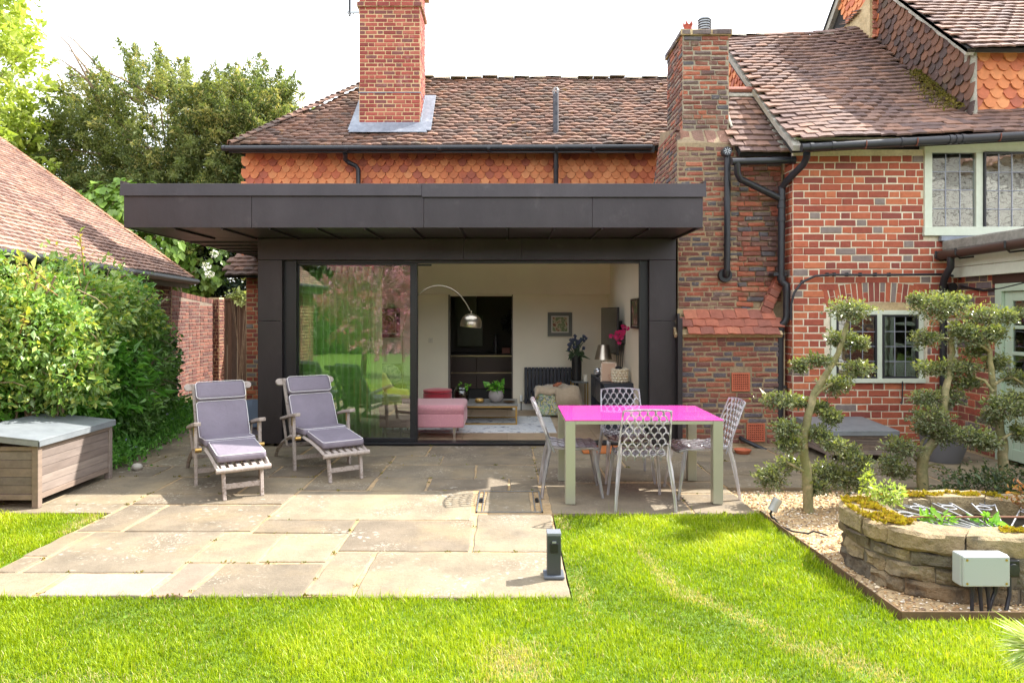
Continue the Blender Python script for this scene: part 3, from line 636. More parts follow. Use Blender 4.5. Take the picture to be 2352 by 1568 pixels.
# low projecting wall with tile coping
lw = thing('low_brick_wall', 'low dark brick projecting wall with sloping red tile coping right of the extension', 'brick wall', (2.8,8.6,0))
b = B(); b.box(2.16,3.50,8.6,8.8,-.05,1.42); lwb = b.build('wall_core', mat('mortar_low', [srgb(158,138,108), srgb(136,118,94)], scale=6, mott=0.25, mscale=30, rough=0.95, bump=(60,0.6,0.01), over=[(srgb(88,78,66),2.5,0.52,0.74,0.6)]), lw)
emit(lwb, 'brick', OT, mat('brick_low', [srgb(146,86,68), srgb(100,90,92), srgb(126,80,68), srgb(156,92,68), srgb(110,82,76), srgb(136,82,66), srgb(148,90,70), srgb(94,86,90), srgb(118,78,70), srgb(142,88,70)], rnd=True, mott=.22, mscale=16, rough=.9, bump=(55,.9,.015), interp='CONSTANT', over=[(srgb(190,160,130),12,.62,.78,.45),(srgb(40,36,38),7,.62,.8,.4)]),
  lay_bricks((2.16,8.6,0.02),(1,0,0),(0,0,1),(0,-1,0),1.33,1.38,.0645,.235,bond='old',joint=.014,proud=.007,jit=.004,rot=.02,seed=51,holes=[(.655,.915,.655,.945),(.845,1.105,.03,.28)]))
cpv = Vector((0,.2,.24)).normalized()
cop = B(); cop.prism([(2.10,8.53,1.40),(3.45,8.53,1.40),(3.45,8.80,1.66),(2.10,8.80,1.66)], (0,.04,-.04)); cop_o = cop.build('coping', M_mortar_sand, lw)
emit(cop_o, 'coping_tile', [tile_tpl(.165,.17,.016,.006,seed=i+80,jit=.006) for i in range(5)], M_coping, lay_tiles((2.20,8.50,1.385),(1,0,0),cpv,Vector((1,0,0)).cross(cpv),0.05,1.12,.30,.125,.165,lift=.035,tilt=.12,roll=.05,jv=.006,seed=52))
fi = B(); fi.prism([(2.18,8.79,1.63),(3.30,8.79,1.63),(3.46,8.79,1.98),(3.40,8.79,2.02),(3.24,8.79,1.72),(2.18,8.79,1.72)], (0,-.035,0)); fi.build('mortar_fillet', M_mortar_sand, lw, bevel=.01)
rk = []
for i in range(7):
    p = Vector((3.27+.035*i,8.70,1.62+.075*i)); v = Vector((.42,0,.9)).normalized(); rk.append((basis(p, (0,-1,0) if False else Vector((.9,0,-.42)), v, Vector((.9,0,-.42)).cross(v)), i%5))
emit(cop_o, 'raking_tile', [brick_tpl(.13,.07,.14,.006,seed=90+i,jit=.008) for i in range(5)], M_coping, rk)
for (x0,y0) in ((1702,877),(1736.5,993)):
    c = at(x0,y0,8.575); a = B(); s = .115
    a.box(c.x-s,c.x+s,8.590,8.597,c.z-s,c.z+s)
    ab = a.build('air_brick', mat('air_brick_void', [(.02,.012,.01)], rough=.9), lw)
    q = B()
    for k in range(9):
        t = -s+.014+(2*s-.028)*k/8; q.box(c.x+t-.0052,c.x+t+.0052,8.580,8.59,c.z-s+.02,c.z+s-.02)
    for k in range(8):
        t = -s+.016+(2*s-.032)*k/7; q.box(c.x-s+.02,c.x+s-.02,8.578,8.5895,c.z+t-.0065,c.z+t+.0065)
    q.box(c.x-s,c.x-s+.02,8.575,8.5895,c.z-s,c.z+s); q.box(c.x+s-.02,c.x+s,8.575,8.5895,c.z-s,c.z+s); q.box(c.x-s+.02,c.x+s-.02,8.575,8.5895,c.z-s,c.z-s+.02); q.box(c.x-s+.02,c.x+s-.02,8.575,8.5895,c.z+s-.02,c.z+s)
    q.build('grille', mat('air_brick', [srgb(190,104,74), srgb(176,92,68)], scale=9, rough=.85, mott=.1, mscale=30), ab)
# ================================================================ RED BRICK COTTAGE
co_ = thing('brick_cottage', 'orange red brick cottage with leaded windows and steep clay tile roof on the right', 'cottage', (5,8.6,0))
WY = 8.5
wn_ = B()
wx0, wx1 = 3.56, 9.0
holes = [(4.02,5.19,.79,1.72),(5.19,7.2,2.62,3.75),(5.455,5.60,1.12,1.54)]
# wall core built round its openings
for (a,b_,c,d) in ((3.56,4.02,-.05,3.70),(4.02,5.19,-.05,.79),(4.02,5.19,1.72,3.70),(5.19,5.455,-.05,2.62),(5.455,5.60,-.05,1.12),(5.455,5.60,1.54,2.62),(5.60,9.0,-.05,2.62),(7.25,9.0,2.62,3.70)):
    wn_.box(a,b_,WY+.006,WY+.26,c,d)
cw_ = wn_.build('wall', M_mortar_pale, co_)
CT = brick_tpls(.262,.0885,.0095,seed=101,jit=.003,ch_=.007)
HB = [(3.98-3.56,5.23-3.56,.78,1.96),(4.15-3.56,5.06-3.56,1.9,2.06),(5.19-3.56,7.26-3.56,2.61,4),(5.455-3.56,5.61-3.56,1.1,1.56)]
bx = lay_bricks((3.56,WY+.006,0),(1,0,0),(0,0,1),(0,-1,0),5.4,3.66,.0885,.262,bond='flemish',joint=.0095,proud=.006,jit=.002,rot=.005,seed=102,holes=HB)
bx += lay_bricks((3.56,WY+.26,0),(0,-1,0),(0,0,1),(-1,0,0),.25,3.66,.0885,.262,bond='stretcher',joint=.013,proud=.006,seed=103,rot=.005)
# arch voussoirs
AR = []
acx = (4.03+5.18)/2; Rin = 2.55; acz = 1.745+.055-Rin
na = 19
for i in range(na):
    a = (i-(na-1)/2)/(na-1)*2*.235
    u = Vector((math.sin(a),0,math.cos(a)))
    parts = ((.0,.245),) if i%3 != 1 else ((.0,.12),(.125,.245))
    for (s,e) in parts:
        p = Vector((acx,WY,acz))+u*(Rin+.005+(s+e)/2); AR.append((basis(p, u, Vector((u.z,0,-u.x))*-1, (0,-1,0), (e-s)/.249, .58/ (.0885-.013) *.0885*1.0), 0+random.randrange(4)))
bx2 = [(M,k) for M,k in AR]
emit(cw_, 'brick', CT, M_brick_red, bx, limit=280, score=lambda p,px,py: 1.0 if px < 2300 else .05)
emit(cw_, 'arch_brick', [brick_tpl(.249,.0755,seed=120+i) for i in range(4)], M_brick_red, [(basis(M.translation, Vector(M.col[0][:3]), Vector(M.col[1][:3]).normalized()*0.80, (0,-1,0)),k) for M,k in AR])
fl_ = B(); fl_.box(4.04,5.17,WY-.0,WY+.04,1.70,1.80); fl_.build('mortar_fillet', M_mortar_sand, cw_)
def leaded(parent, x0,x1,z0,z1,y, nc, nr, frame=None, iron=True, bar=.022):
    if iron:
        f = B()
        for q in ((x0,x0+bar,z0,z1),(x1-bar,x1,z0,z1)): f.box(q[0],q[1],y-.022,y+.012,q[2],q[3])
        for q in ((x0+bar,x1-bar,z0,z0+bar),(x0+bar,x1-bar,z1-bar,z1)): f.box(q[0],q[1],y-.022,y+.012,q[2],q[3])
        cs = f.build('casement', M_iron, parent, bevel=.003)
    else: cs = parent
    ix0,ix1,iz0,iz1 = (x0+bar,x1-bar,z0+bar,z1-bar) if iron else (x0,x1,z0,z1)
    k = B(); r = random.Random(int(x0*100))
    for i in range(1,nc): x = ix0+(ix1-ix0)*i/nc; k.tube([(x+r.uniform(-.003,.003),y-.004,iz0),(x,y-.006,(iz0+iz1)/2),(x+r.uniform(-.003,.003),y-.004,iz1)], .0055, 6)
    for i in range(1,nr): z = iz0+(iz1-iz0)*i/nr; k.tube([(ix0,y-.005,z+r.uniform(-.003,.003)),((ix0+ix1)/2,y-.007,z),(ix1,y-.005,z+r.uniform(-.003,.003))], .0055, 6)
    for i in range(nc):
        for j in range(nr):
            a = ix0+(ix1-ix0)*i/nc; b_ = ix0+(ix1-ix0)*(i+1)/nc; c = iz0+(iz1-iz0)*j/nr; d = iz0+(iz1-iz0)*(j+1)/nr
            q = B(); cx,cz = (a+b_)/2,(c+d)/2; q.obox((cx,y,cz),(b_-a-.002,.004,d-c-.002),Euler((r.uniform(-.012,.012),0,r.uniform(-.012,.012)))); q.build('pane', M_pane, parent)
    k.build('lead_came', M_came, parent, smooth=60)
def win_frame(b, xs, zs, y0, y1, w):
    """outer frame and mullions: xs edges of members"""
    for (a,c) in xs: b.box(a,c,y0,y1,zs[0],zs[1])
# lower window
wl = B(); y0,y1 = WY-.012,WY+.09
for (a,c) in ((4.03,4.095),(4.60,4.665),(5.115,5.18)): wl.box(a,c,y0,y1,.855,1.645)
wl.box(4.03,5.18,y0,y1,1.645,1.70); wl.box(4.02,5.19,y0-.03,y1,.80,.855)
w1 = wl.build('window', M_green_paint, co_, bevel=.004)
for (a,c) in ((4.098,4.597),(4.668,5.112)): leaded(w1, a,c,.858,1.642,WY+.0,3,4)
rm = B(); rm.box(3.9,5.3,WY+.27,WY+2.4,.5,2.1); 
def hollow(b, x0,x1,y0,y1,z0,z1):
    b.add([(x0,y0,z0),(x1,y0,z0),(x1,y1,z0),(x0,y1,z0),(x0,y0,z1),(x1,y0,z1),(x1,y1,z1),(x0,y1,z1)],[(0,1,2,3),(4,7,6,5),(1,5,6,2),(2,6,7,3),(3,7,4,0)])
M_room = mat('dim_room', [srgb(150,140,125)], rough=.9)
rm = B(); hollow(rm,3.9,5.3,WY+.265,WY+2.2,.4,2.2); hollow(rm,5.0,7.4,WY+.265,WY+2.2,2.4,3.7); rm.build('room_lining', M_room, co_)
kt = B(); kt.tube([(4.95,8.75,.86),(4.95,8.75,.98),(4.93,8.70,1.0),(4.92,8.66,.97)], .012, 6); kt.build('tap', M_steel, w1)
# upper window
uw = B(); y0,y1 = WY-.015,WY+.10
for (a,c) in ((5.19,5.285),(5.83,5.915),(6.62,6.72),(7.15,7.25)): uw.box(a,c,y0,y1,2.735,3.66)
uw.box(5.19,7.25,y0,y1,3.66,3.76); uw.box(5.17,7.27,y0-.03,y1,2.625,2.735)
w2 = uw.build('window', M_green_paint, co_, bevel=.004)
leaded(w2, 5.287,5.828,2.737,3.658,WY+.02,3,4,iron=False); leaded(w2, 5.917,6.618,2.70,3.665,WY-.02,4,4); leaded(w2, 6.722,7.148,2.737,3.658,WY+.02,3,4,iron=False)
# narrow window in the corner
nw = B(); nw.box(5.455,5.478,WY-.01,WY+.05,1.15,1.54); nw.box(5.575,5.60,WY-.01,WY+.05,1.15,1.54); nw.box(5.455,5.60,WY-.01,WY+.05,1.515,1.54); nw.box(5.45,5.60,WY-.03,WY+.05,1.12,1.15)
w3 = nw.build('window', M_green_paint, co_, bevel=.003); q = B(); q.box(5.478,5.575,WY+.01,WY+.015,1.15,1.515); q.build('pane', M_pane, w3)
# roof
RS = .05; UR = Vector((1,0,RS)).normalized(); VR = Vector((0,.766,.643)); NR = UR.cross(VR).normalized()
RO = Vector((3.44,8.20,3.70)); VL = 3.86
zroof = lambda x,y: RO.z+RS*(x-RO.x)+(y-RO.y)*.643/.766
b = B(); e0 = RO-NR*.075; 
b.prism([e0, e0+UR*5.7, e0+UR*5.7+VR*1.0, e0+UR*2.42+VR*1.0, e0+UR*2.42+VR*VL, e0+VR*VL], -NR*.05)
b.prism([(3.5,11.15,6.13),(6.0,11.15,6.2),(6.0,13.5,4.3),(3.5,13.5,4.3)], (0,-.03,-.05))
cr = b.build('roof', M_felt_dark, co_)
cin = lambda u,v: not (u > 2.38 and v > .64)
wv = lambda u,v: .02*math.sin(u*1.7+v*.8)+.012*math.sin(u*3.7-v*2.1)-.03*math.sin(min(v/VL,1)*3.14)+(.03*(1-v/.5) if v < .5 else 0)
emit(cr, 'roof_tile', [tile_tpl(.187,.20,.022,.004,seed=130+i,jit=.007) for i in range(8)], M_tile_cot,
     lay_tiles(RO-VR*.03,UR,VR,NR,0.09,5.7,VL,.118,.185,inside=cin,jv=.009,jn=.004,roll=.03,wave=wv,seed=131,nvar=8,lift=.042,tilt=.17,fan=lambda u,v: .02*math.sin(u*1.9+v)*math.sin(v*.8)))
rx = []
for i in range(9):
    x = 3.58+.29*i; rx.append((basis((x,11.16,6.17+.015*math.cos(i*.9)-.02*math.sin(i/8*3.1)), (0,1,0), (-1,0,0.03), (0,0.0,1)), i%4))
emit(cr, 'ridge_tile', [tile_tpl(.24,.28,.018,.06,seed=140+i,n=6) for i in range(4)], M_cement, rx)
vb = B(); pv = [RO+VR*t+Vector((-.0,0,-.05+.03*(t<.4))) for t in np.linspace(0,VL,16)]
for i in range(15):
    vb.prism([pv[i]+Vector((.0,0,.0)), pv[i+1], pv[i+1]-Vector((0,-.03,.06)), pv[i]-Vector((0,-.03,.06))], (.10,0,0))
vb.build('verge', M_cement, cr)
gw = B(); gw.prism([(3.56,8.55,3.5),(3.56,11.2,3.5),(3.56,11.2,6.05),(3.56,8.55,3.85)], (.1,0,0)); gwo = gw.build('gable_wall', M_mortar_sand, co_)
gx = lay_tiles((3.555,11.2,4.4),(0,-1,0),(0,0,1),(-1,0,0),0,2.2,1.6,.115,.165,tilt=.16,lift=.034,inside=lambda u,v: 4.4+v+.12 < zroof(3.56,11.2-u)-.12,seed=150)
emit(gwo, 'hanging_tile', [scallop_tpl(.165,.2,seed=i+5) for i in range(5)], M_hang, gx, limit=60)
# little roof between stack and cottage
lr = B(); LO = Vector((2.93,8.60,3.68)); LV = Vector((0,.7071,.7071)); LN = Vector((0,-.7071,.7071))
lr.prism([LO,LO+Vector((.66,0,0)),LO+Vector((.66,0,0))+LV*1.55,LO+LV*1.55], -LN*.05); lro = lr.build('lean_to_roof', M_felt_dark, co_)
emit(lro, 'roof_tile', [tile_tpl(.165,.21,.022,.006,seed=160+i,jit=.006) for i in range(5)], M_tile_cot, lay_tiles(LO+Vector((0,-.02,-.01)),(1,0,0),LV,LN,.0,.62,1.48,.132,.165,seed=161,lift=.042,tilt=.15,roll=.03,jv=.006))
b = B(); b.prism([LO+LV*1.48+LN*.06,LO+LV*1.48+LN*.06+Vector((.60,0,.0)),LO+LV*1.56+LN*.06+Vector((.60,0,.0)),LO+LV*1.56+LN*.06], LN*.05); b.build('ridge_tile', M_coping, lro, bevel=.008)
b = B(); b.prism([LO+LV*1.38+LN*.04,LO+LV*1.38+LN*.04+Vector((.58,0,.0)),LO+LV*1.47+LN*.04+Vector((.58,0,.0)),LO+LV*1.47+LN*.04], LN*.02); (lambda *a: None)([LO+LV*1.5+LN*.05,LO+LV*1.5+LN*.05+Vector((.62,0,.02)),LO+LV*1.62+LN*.05+Vector((.62,0,.02)),LO+LV*1.62+LN*.05], LN*.05); b.prism([LO+LN*.03+LV*.55,LO+LV*1.6+LN*.03,LO+LV*1.6+LN*.03+Vector((.10,0,0)),LO+LV*.55+LN*.03+Vector((.03,0,0))], LN*.035)
b.prism([LO+Vector((.52,0,.0))+LN*.02,LO+Vector((.62,0,0))+LN*.02,LO+Vector((.62,0,0))+LV*1.5+LN*.02,LO+LV*1.5+LN*.02+Vector((.56,0,0))], LN*.02)
b.build('mortar_fillet', M_cement, lro, bevel=.012)
sb2 = B(); sb2.box(3.5,9.0,8.30,8.55,3.775,3.80); sb2.box(5.0,9.0,8.49,8.6,3.76,3.9); sb2.build('soffit_board', M_green_paint, co_)
lw2 = B(); lw2.box(2.93,3.58,8.86,9.2,3.5,3.76); lw2.build('eaves_board', M_felt_dark, co_)
mr = np.random.default_rng(91); mp_ = []
for k in range(1500):
    v = mr.uniform(.62,1.9); u = 2.36-abs(mr.normal(0,.16))*(1.6-.5*v if v < 1.4 else .6); p = RO+UR*u+VR*v+NR*(.055+.012*mr.random()); mp_.append(tuple(p))
leaf_cloud('moss',np.array(mp_),np.tile([0,-.6,.7],(len(mp_),1)),.022,leaf_mat('roof_moss',[srgb(96,92,40),srgb(120,108,48),srgb(78,78,40),srgb(136,120,60)],.1,.9,.1),co_,aspect=.7,droop=-.1)
# gutters and pipes of the cottage and the lean-to
gp = B(); ga = Vector((3.50,8.12,3.63)); gb = Vector((9.1,7.97,3.91))
gp.tube([ga,gb], .05, 10)
for t in (.02,.066,.21,.31,.323,.336,.53): p = ga+(gb-ga)*t; gp.tube([p-Vector((.022,0,0)),p+Vector((.022,0,0))], .057, 10)
gp.build('gutter', M_pipe, co_, smooth=50)
bk = B()
for t in (.132,.238,.41): p = ga+(gb-ga)*t; bk.tube([p+Vector((0,-.052,.03)),p+Vector((0,-.053,-.02)),p+Vector((0,-.03,-.055)),p+Vector((0,.1,-.02))], .007, 5)
bk.build('gutter_bracket', mat('rust', [srgb(110,62,48)], rough=.9), co_)
g2 = B(); g2.tube([at(1681,372,8.5),at(1824,368,8.5)], .045, 10); g2.tube([at(1815,368,8.5),at(1826,368,8.5)], .052, 10); g2.build('gutter', M_pipe, co_, smooth=50)
rp = thing('rainwater_pipe', 'black branched rainwater downpipe in the corner between dark and red brick walls', 'drainpipe', at(1793,1035,8.62))
b = B(); b.tube([at(1693,374,8.5),at(1694,400,8.52),at(1701,412,8.55),at(1790,455,8.62)], .042, 10)
b.tube([at(1853,352,8.2),at(1853,362,8.25),at(1846,377,8.3),at(1806,417,8.55),at(1796,432,8.62)], .042, 10)
b.tube([at(1796,428,8.62),at(1794,640,8.62)], .044, 12)
b.build('branch', M_pipe, rp, smooth=50)
b = B(); b.tube([at(1794,632,8.62),at(1795,646,8.62),at(1806,654,8.6),at(1807,668,8.6),at(1807,725,8.6),at(1804,738,8.6),at(1793,747,8.62),at(1792,760,8.62),at(1791,1030,8.62)], .044, 12); b.build('pipe', M_pipe, rp, smooth=50)
b = B()
for y in (452,470,500,636,660,750,768): p = at(1795 if y<640 else (1807 if y<700 else 1792),y,8.62); b.tube([p,p-Vector((0,0,.045))], .053, 12)
for y in (648-18,888): p = at(1792,y,8.62); b.box(p.x-.09,p.x+.075,p.y-.02,p.y+.15,p.z-.018,p.z+.018)
b.build('collar', M_pipe, rp, smooth=50)
b = B(); p = at(1791,1028,8.62); b.tube([p,p-Vector((0,0,.06)),p+Vector((.02,-.06,-.10)),p+Vector((.02,-.10,-.11))], [.05,.052,.055,.06], 12); b.build('shoe', M_pipe, rp, smooth=50)
sp = thing('vent_stack_pipe', 'straight black pipe with vented cap fixed to the old dark brick chimney breast', 'drainpipe', at(1670,632,8.72))
b = B(); b.tube([at(1671,352,8.70),at(1670,625,8.72)], .040, 12); b.build('pipe', M_pipe, sp, smooth=50)
b = B()
for y in (455,560,592): p = at(1670,y,8.72); b.tube([p,p-Vector((0,0,.03))], .047, 12)
b.build('collar', M_pipe, sp, smooth=50)
b = B(); p = at(1668,349,8.66); b.tube([p+Vector((0,.05,0)),p-Vector((0,.05,0))], .058, 14); co2 = b.build('cap', M_pipe, sp, smooth=40)
b = B()
for k in range(8): a = k*math.pi/4; b.beam(p+Vector((.012*math.cos(a),-.052,.012*math.sin(a))), p+Vector((.045*math.cos(a),-.052,.045*math.sin(a))), .004, .009)
b.build('grille', M_steel, co2)
b = B(); p = at(1669,630,8.72); b.tube([p+Vector((0,0,.05)),p+Vector((0,0,0)),p+Vector((-.0,.08,-.015))], .047, 12); b.tube([p+Vector((-.005,.02,-.01)),p+Vector((-.005,.08,-.01))], [.085,.09], 16); b.build('elbow', M_pipe, sp, smooth=50)
wp = thing('waste_pipe', 'black waste pipe slanting from low brick wall down to the drain by the terracotta saucer', 'pipe', (2.95,8.5,.1))
b = B(); b.tube([at(1704,1008,8.55)+Vector((0,.06,.01)),at(1706,1009,8.52),at(1778,1043,8.35)], .027, 8); b.build('pipe', M_pipe, wp, smooth=50)
cbp = [at(x,y,8.42) for x,y in ((1817,735),(1817,700),(1824,672),(1842,648),(1872,634),(1910,631),(1990,631.5),(2080,631),(2160,630),(2196,634),(2206,640))]
cb = B(); cb.tube(cbp, .015, 8); cbl = cb.build('wall_cable', M_pipe, None, smooth=60); tag(cbl, 'black cable clipped across the red brick wall above the arched window', 'cable')
b = B()
for x in (1843,1900,1916,1945,1976,2010,2042): p = at(x,631 if x > 1880 else 648,8.43); b.box(p.x-.012,p.x+.012,p.y-.02,p.y+.03,p.z-.022,p.z+.026)
b.build('cable_clip', M_pipe, cbl)
wl = thing('wall_spotlight', 'small round black spotlight beside the downpipe on the red brick corner', 'wall light', at(2190,660,8.42))
b = B(); p = at(2190,659,8.38); b.tube([p,p+Vector((0,.07,0))], .055, 14); b.build('lamp_head', M_black, wl, smooth=40)
b = B(); b.tube([p+Vector((-.0,.05,0)),p+Vector((-.09,.1,-.03))], .012, 6); b.build('arm', M_black, wl)
hk = B(); a = at(2073,876,8.46); c = at(2072,925,8.44); hk.tube([a+Vector((.0,.02,.01)),a,c,c+Vector((-.012,-.012,-.008)),c+Vector((-.02,0,.01))], .009, 6); tag(hk.build('casement_stay', M_iron, None), 'thin black iron stay hanging under the leaded window sill', 'hook')
# ================================================================ TALL TILE HUNG WING
tw_ = thing('tile_hung_wing', 'taller tile hung wing with dark scalloped side wall rising above the cottage roof', 'house wing', (6.6,10.5,3.8))
GX = 5.84
b = B(); b.prism([(GX,8.72,3.9),(GX,8.72,5.02),(GX,11.5,7.50),(GX,12.9,6.3),(GX,12.9,3.9)], (.2,0,0)); b.box(GX+.2,9.4,8.72,8.9,3.9,5.02)
tg = b.build('wall', M_felt_dark, tw_)
ztop = lambda y: 5.02+(y-8.72)*.892 if y < 11.5 else 7.50-(y-11.5)*.857
def cheek(front):
    def f(u,v):
        y = 12.9-u; z = 4.0+v
        if z+.10 > ztop(y) or z < zroof(GX,y)-.17: return False
        return (y < 10.75) if front else (y >= 10.75)
    return f
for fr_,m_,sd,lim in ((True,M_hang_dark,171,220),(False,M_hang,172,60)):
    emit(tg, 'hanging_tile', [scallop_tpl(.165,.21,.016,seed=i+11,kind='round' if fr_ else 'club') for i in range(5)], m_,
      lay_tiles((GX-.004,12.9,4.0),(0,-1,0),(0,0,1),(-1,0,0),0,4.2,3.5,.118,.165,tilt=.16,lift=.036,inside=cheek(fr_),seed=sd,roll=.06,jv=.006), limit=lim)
fx = lay_tiles((GX+.12,8.718,4.16),(1,0,0),(0,0,1),(0,-1,0),.02,3.2,.86,.118,.172,tilt=.16,lift=.036,seed=173,roll=.05,jv=.006)
emit(tg, 'front_tile', [scallop_tpl(.172,.21,.016,seed=i+21) for i in range(5)], M_hang, fx)
b = B(); b.tube([(GX+.05,8.68,4.06),(GX+.055,8.675,4.5),(GX+.05,8.68,5.0)], [.085,.065,.075], 10); b.build('corner_fillet', M_cement, tw_, smooth=60)
b = B(); b.box(GX+.1,9.4,8.62,8.72,4.98,5.08); b.build('eaves_board', M_cement, tw_)
TO = Vector((GX-.10,8.50,4.96)); TV = Vector((0,.746,.666)).normalized(); TN = Vector((1,0,0)).cross(TV)
b = B(); b.prism([TO,TO+Vector((3.9,0,0)),TO+Vector((3.9,0,0))+TV*4.0,TO+TV*4.0], -TN*.05); b.prism([(GX-.1,11.5,7.62),(9.6,11.5,7.62),(9.6,13,6.3),(GX-.1,13,6.3)],(0,0,-.05))
tr = b.build('roof', M_felt_dark, tw_)
emit(tr, 'roof_tile', [tile_tpl(.178,.20,.022,.005,seed=180+i,jit=.007) for i in range(6)], M_tile_cot, lay_tiles(TO-TV*.03,(1,0,0),TV,TN,.03,3.9,3.9,.128,.175,jv=.01,jn=.004,roll=.028,seed=181,nvar=6,lift=.045,tilt=.17,wave=lambda u,v:.012*math.sin(u*2+v)))
b = B(); pv = [TO+TV*t for t in np.linspace(0,3.95,18)]
r = random.Random(3)
for i in range(17): b.prism([pv[i]-TN*.01, pv[i+1]-TN*.01, pv[i+1]-TN*r.uniform(.07,.10), pv[i]-TN*r.uniform(.07,.1)], (.10,0,0))
q0 = Vector((GX-.08,11.55,7.55)); q1 = Vector((GX-.08,12.95,6.28))
b.prism([q0,q1,q1-Vector((0,0,.16)),q0-Vector((0,0,.16))], (.08,0,0))
b.build('verge', M_cement, tr)
# stepped tile creasing and rough pier against the gable
xs = []
r = random.Random(17)
for i in range(9):
    for j in range(3):
        y = 10.78+.15*j+.03*(i%2); z = 6.02+.075*i
        if j > 2-(i//4): continue
        xs.append((basis((GX-.09,y,z), (0,-1,0), (0,0,1), (-1,0,0)), r.randrange(4)))
emit(tg, 'brick', [brick_tpl(.15,.062,.1,.01,seed=190+i,jit=.01) for i in range(4)], M_coping, xs)
xs = []
for i in range(22):
    y = 11.0+.075*i; xs.append((basis((GX-.10,y,6.55-.012*i+r.uniform(-.02,.02)), (-1,0,0), Vector((0,.9,.28)).normalized(), Vector((0,-.28,.9)).normalized()), r.randrange(4)))
emit(tg, 'creasing_tile', [tile_tpl(.18,.3,.018,.006,seed=195+i) for i in range(4)], M_tile_cot, xs)
b = B(); b.prism([(GX-.13,10.75,6.0),(GX-.13,11.4,6.1),(GX-.13,12.6,6.05),(GX-.13,12.6,6.35),(GX-.13,11.0,6.6),(GX-.13,10.75,6.7)], (.12,0,0)); b.build('mortar_fillet', M_mortar_sand, tg)
# ================================================================ PORCH
po = thing('side_porch', 'low porch with sage boards and a half glazed sage door at the right edge', 'porch', (5.9,7.4,0))
PX = 5.60
b = B(); b.box(PX+.006,PX+.24,7.80,8.5,-.05,2.10); b.box(PX+.006,PX+.24,5.6,6.86,-.05,2.10); pw = b.build('wall', M_mortar_sand, po)
emit(pw, 'brick', CT, mat('brick_porch', [srgb(156,80,62), srgb(124,72,64), srgb(106,94,94), srgb(168,90,66), srgb(140,78,64), srgb(116,82,76)], rnd=True, mott=.2, mscale=14, rough=.88, bump=(60,.6,.01), interp='CONSTANT', over=[(srgb(200,180,150),14,.62,.78,.45)]),
  lay_bricks((PX+.006,8.49,0),(0,-1,0),(0,0,1),(-1,0,0),.69,2.09,.0885,.262,joint=.013,seed=201)+lay_bricks((PX+.006,6.86,0),(0,-1,0),(0,0,1),(-1,0,0),1.2,2.09,.0885,.262,joint=.013,seed=202))
b = B(); b.box(PX-.02,PX+.22,5.6,7.86,2.0,2.11); b.build('lintel', M_pipe_brown, po, bevel=.006)
for z0,z1 in ((2.10,2.225),(2.23,2.37)):
    b = B(); b.box(PX-.10,PX-.075,5.4,8.46,z0,z1); b.build('fascia_board', M_green_paint, po, bevel=.006)
b = B(); b.box(PX-.21,PX+1.8,5.3,8.47,2.43,2.56); b.build('flat_roof', mat('roof_felt', [srgb(126,124,116), srgb(150,148,138)], scale=6, mott=.25, mscale=20, rough=.95, bump=(60,.6,.01), over=[(srgb(110,112,60),5,.6,.75,.6)]), po, bevel=.02)
b = B(); b.tube([(PX-.26,8.44,2.375),(PX-.26,5.4,2.40)], .055, 10); b.build('gutter', M_pipe_brown, po, smooth=50)
b = B()
for y in (8.42,8.05,7.25,6.3): b.tube([(PX-.315,y,2.43),(PX-.315,y,2.36),(PX-.26,y,2.312),(PX-.1,y,2.33)], .012, 6)
b.tube([(PX-.26,8.45,2.375),(PX-.26,8.40,2.375)], .06, 10)
b.build('gutter_bracket', M_black, po)
dp = B(); dp.tube([(PX-.26,8.22,2.35),(PX-.26,8.22,2.22),(PX-.24,8.36,2.10),(PX-.225,8.42,2.02),(5.385,8.43,1.9),(5.385,8.43,.05)], .042, 10); dp.build('downpipe', M_pipe, po, smooth=50)
b = B(); b.box(5.37,7.3,8.44,8.50,2.562,2.62); b.build('lead_flashing', M_lead, po)
df = B()
for (a,c) in ((7.70,7.80),(6.86,6.95)): df.box(PX-.03,PX+.12,a,c,0,1.998)
df.box(PX-.03,PX+.12,6.95,7.70,1.91,1.998)
dfo = df.build('door_frame', M_sage_door, po, bevel=.004)
dr = B(); dx0,dx1 = PX+.01,PX+.05
dr.box(dx0,dx1,7.58,7.695,.03,1.905); dr.box(dx0,dx1,6.955,7.07,.03,1.905); dr.box(dx0,dx1,7.07,7.58,1.80,1.905); dr.box(dx0,dx1,7.07,7.58,.86,.98)
for z in (1.22,1.51): dr.box(dx0,dx1,7.07,7.58,z-.02,z+.02)
dr.box(dx0,dx1,7.07,7.58,.03,.16)
for k in range(5): dr.box(dx0+.012,dx1-.006,7.072+.102*k,7.072+.102*k+.097,.16,.86)
door = dr.build('door', M_sage_door, po, bevel=.004)
for (z0,z1) in ((.98,1.20),(1.24,1.49),(1.53,1.80)):
    b = B(); b.box(dx0+.018,dx0+.022,7.07,7.58,z0,z1); b.build('pane', M_pane, door)
b = B(); b.box(dx0-.008,dx0,7.61,7.65,1.0,1.14); b.tube([(dx0-.02,7.63,1.06),(dx0-.045,7.63,1.06),(dx0-.045,7.52,1.06)], .009, 6); b.tube([(dx0-.03,7.63,1.52),(dx0-.03,7.63,1.60)], .015, 6); b.build('handle', M_steel, door)
b = B(); hollow(b, PX+.3, PX+1.8, 5.8, 8.4, 0, 2.1); b.build('room_lining', M_dark_in, po)
b = B(); b.tube([(PX-.01,8.42,1.995),(PX-.02,8.0,1.93),(PX-.02,7.7,1.945),(PX-.02,7.0,2.04),(PX-.02,6.4,2.09)], .014, 6); b.build('cable', M_pipe, po, smooth=60)
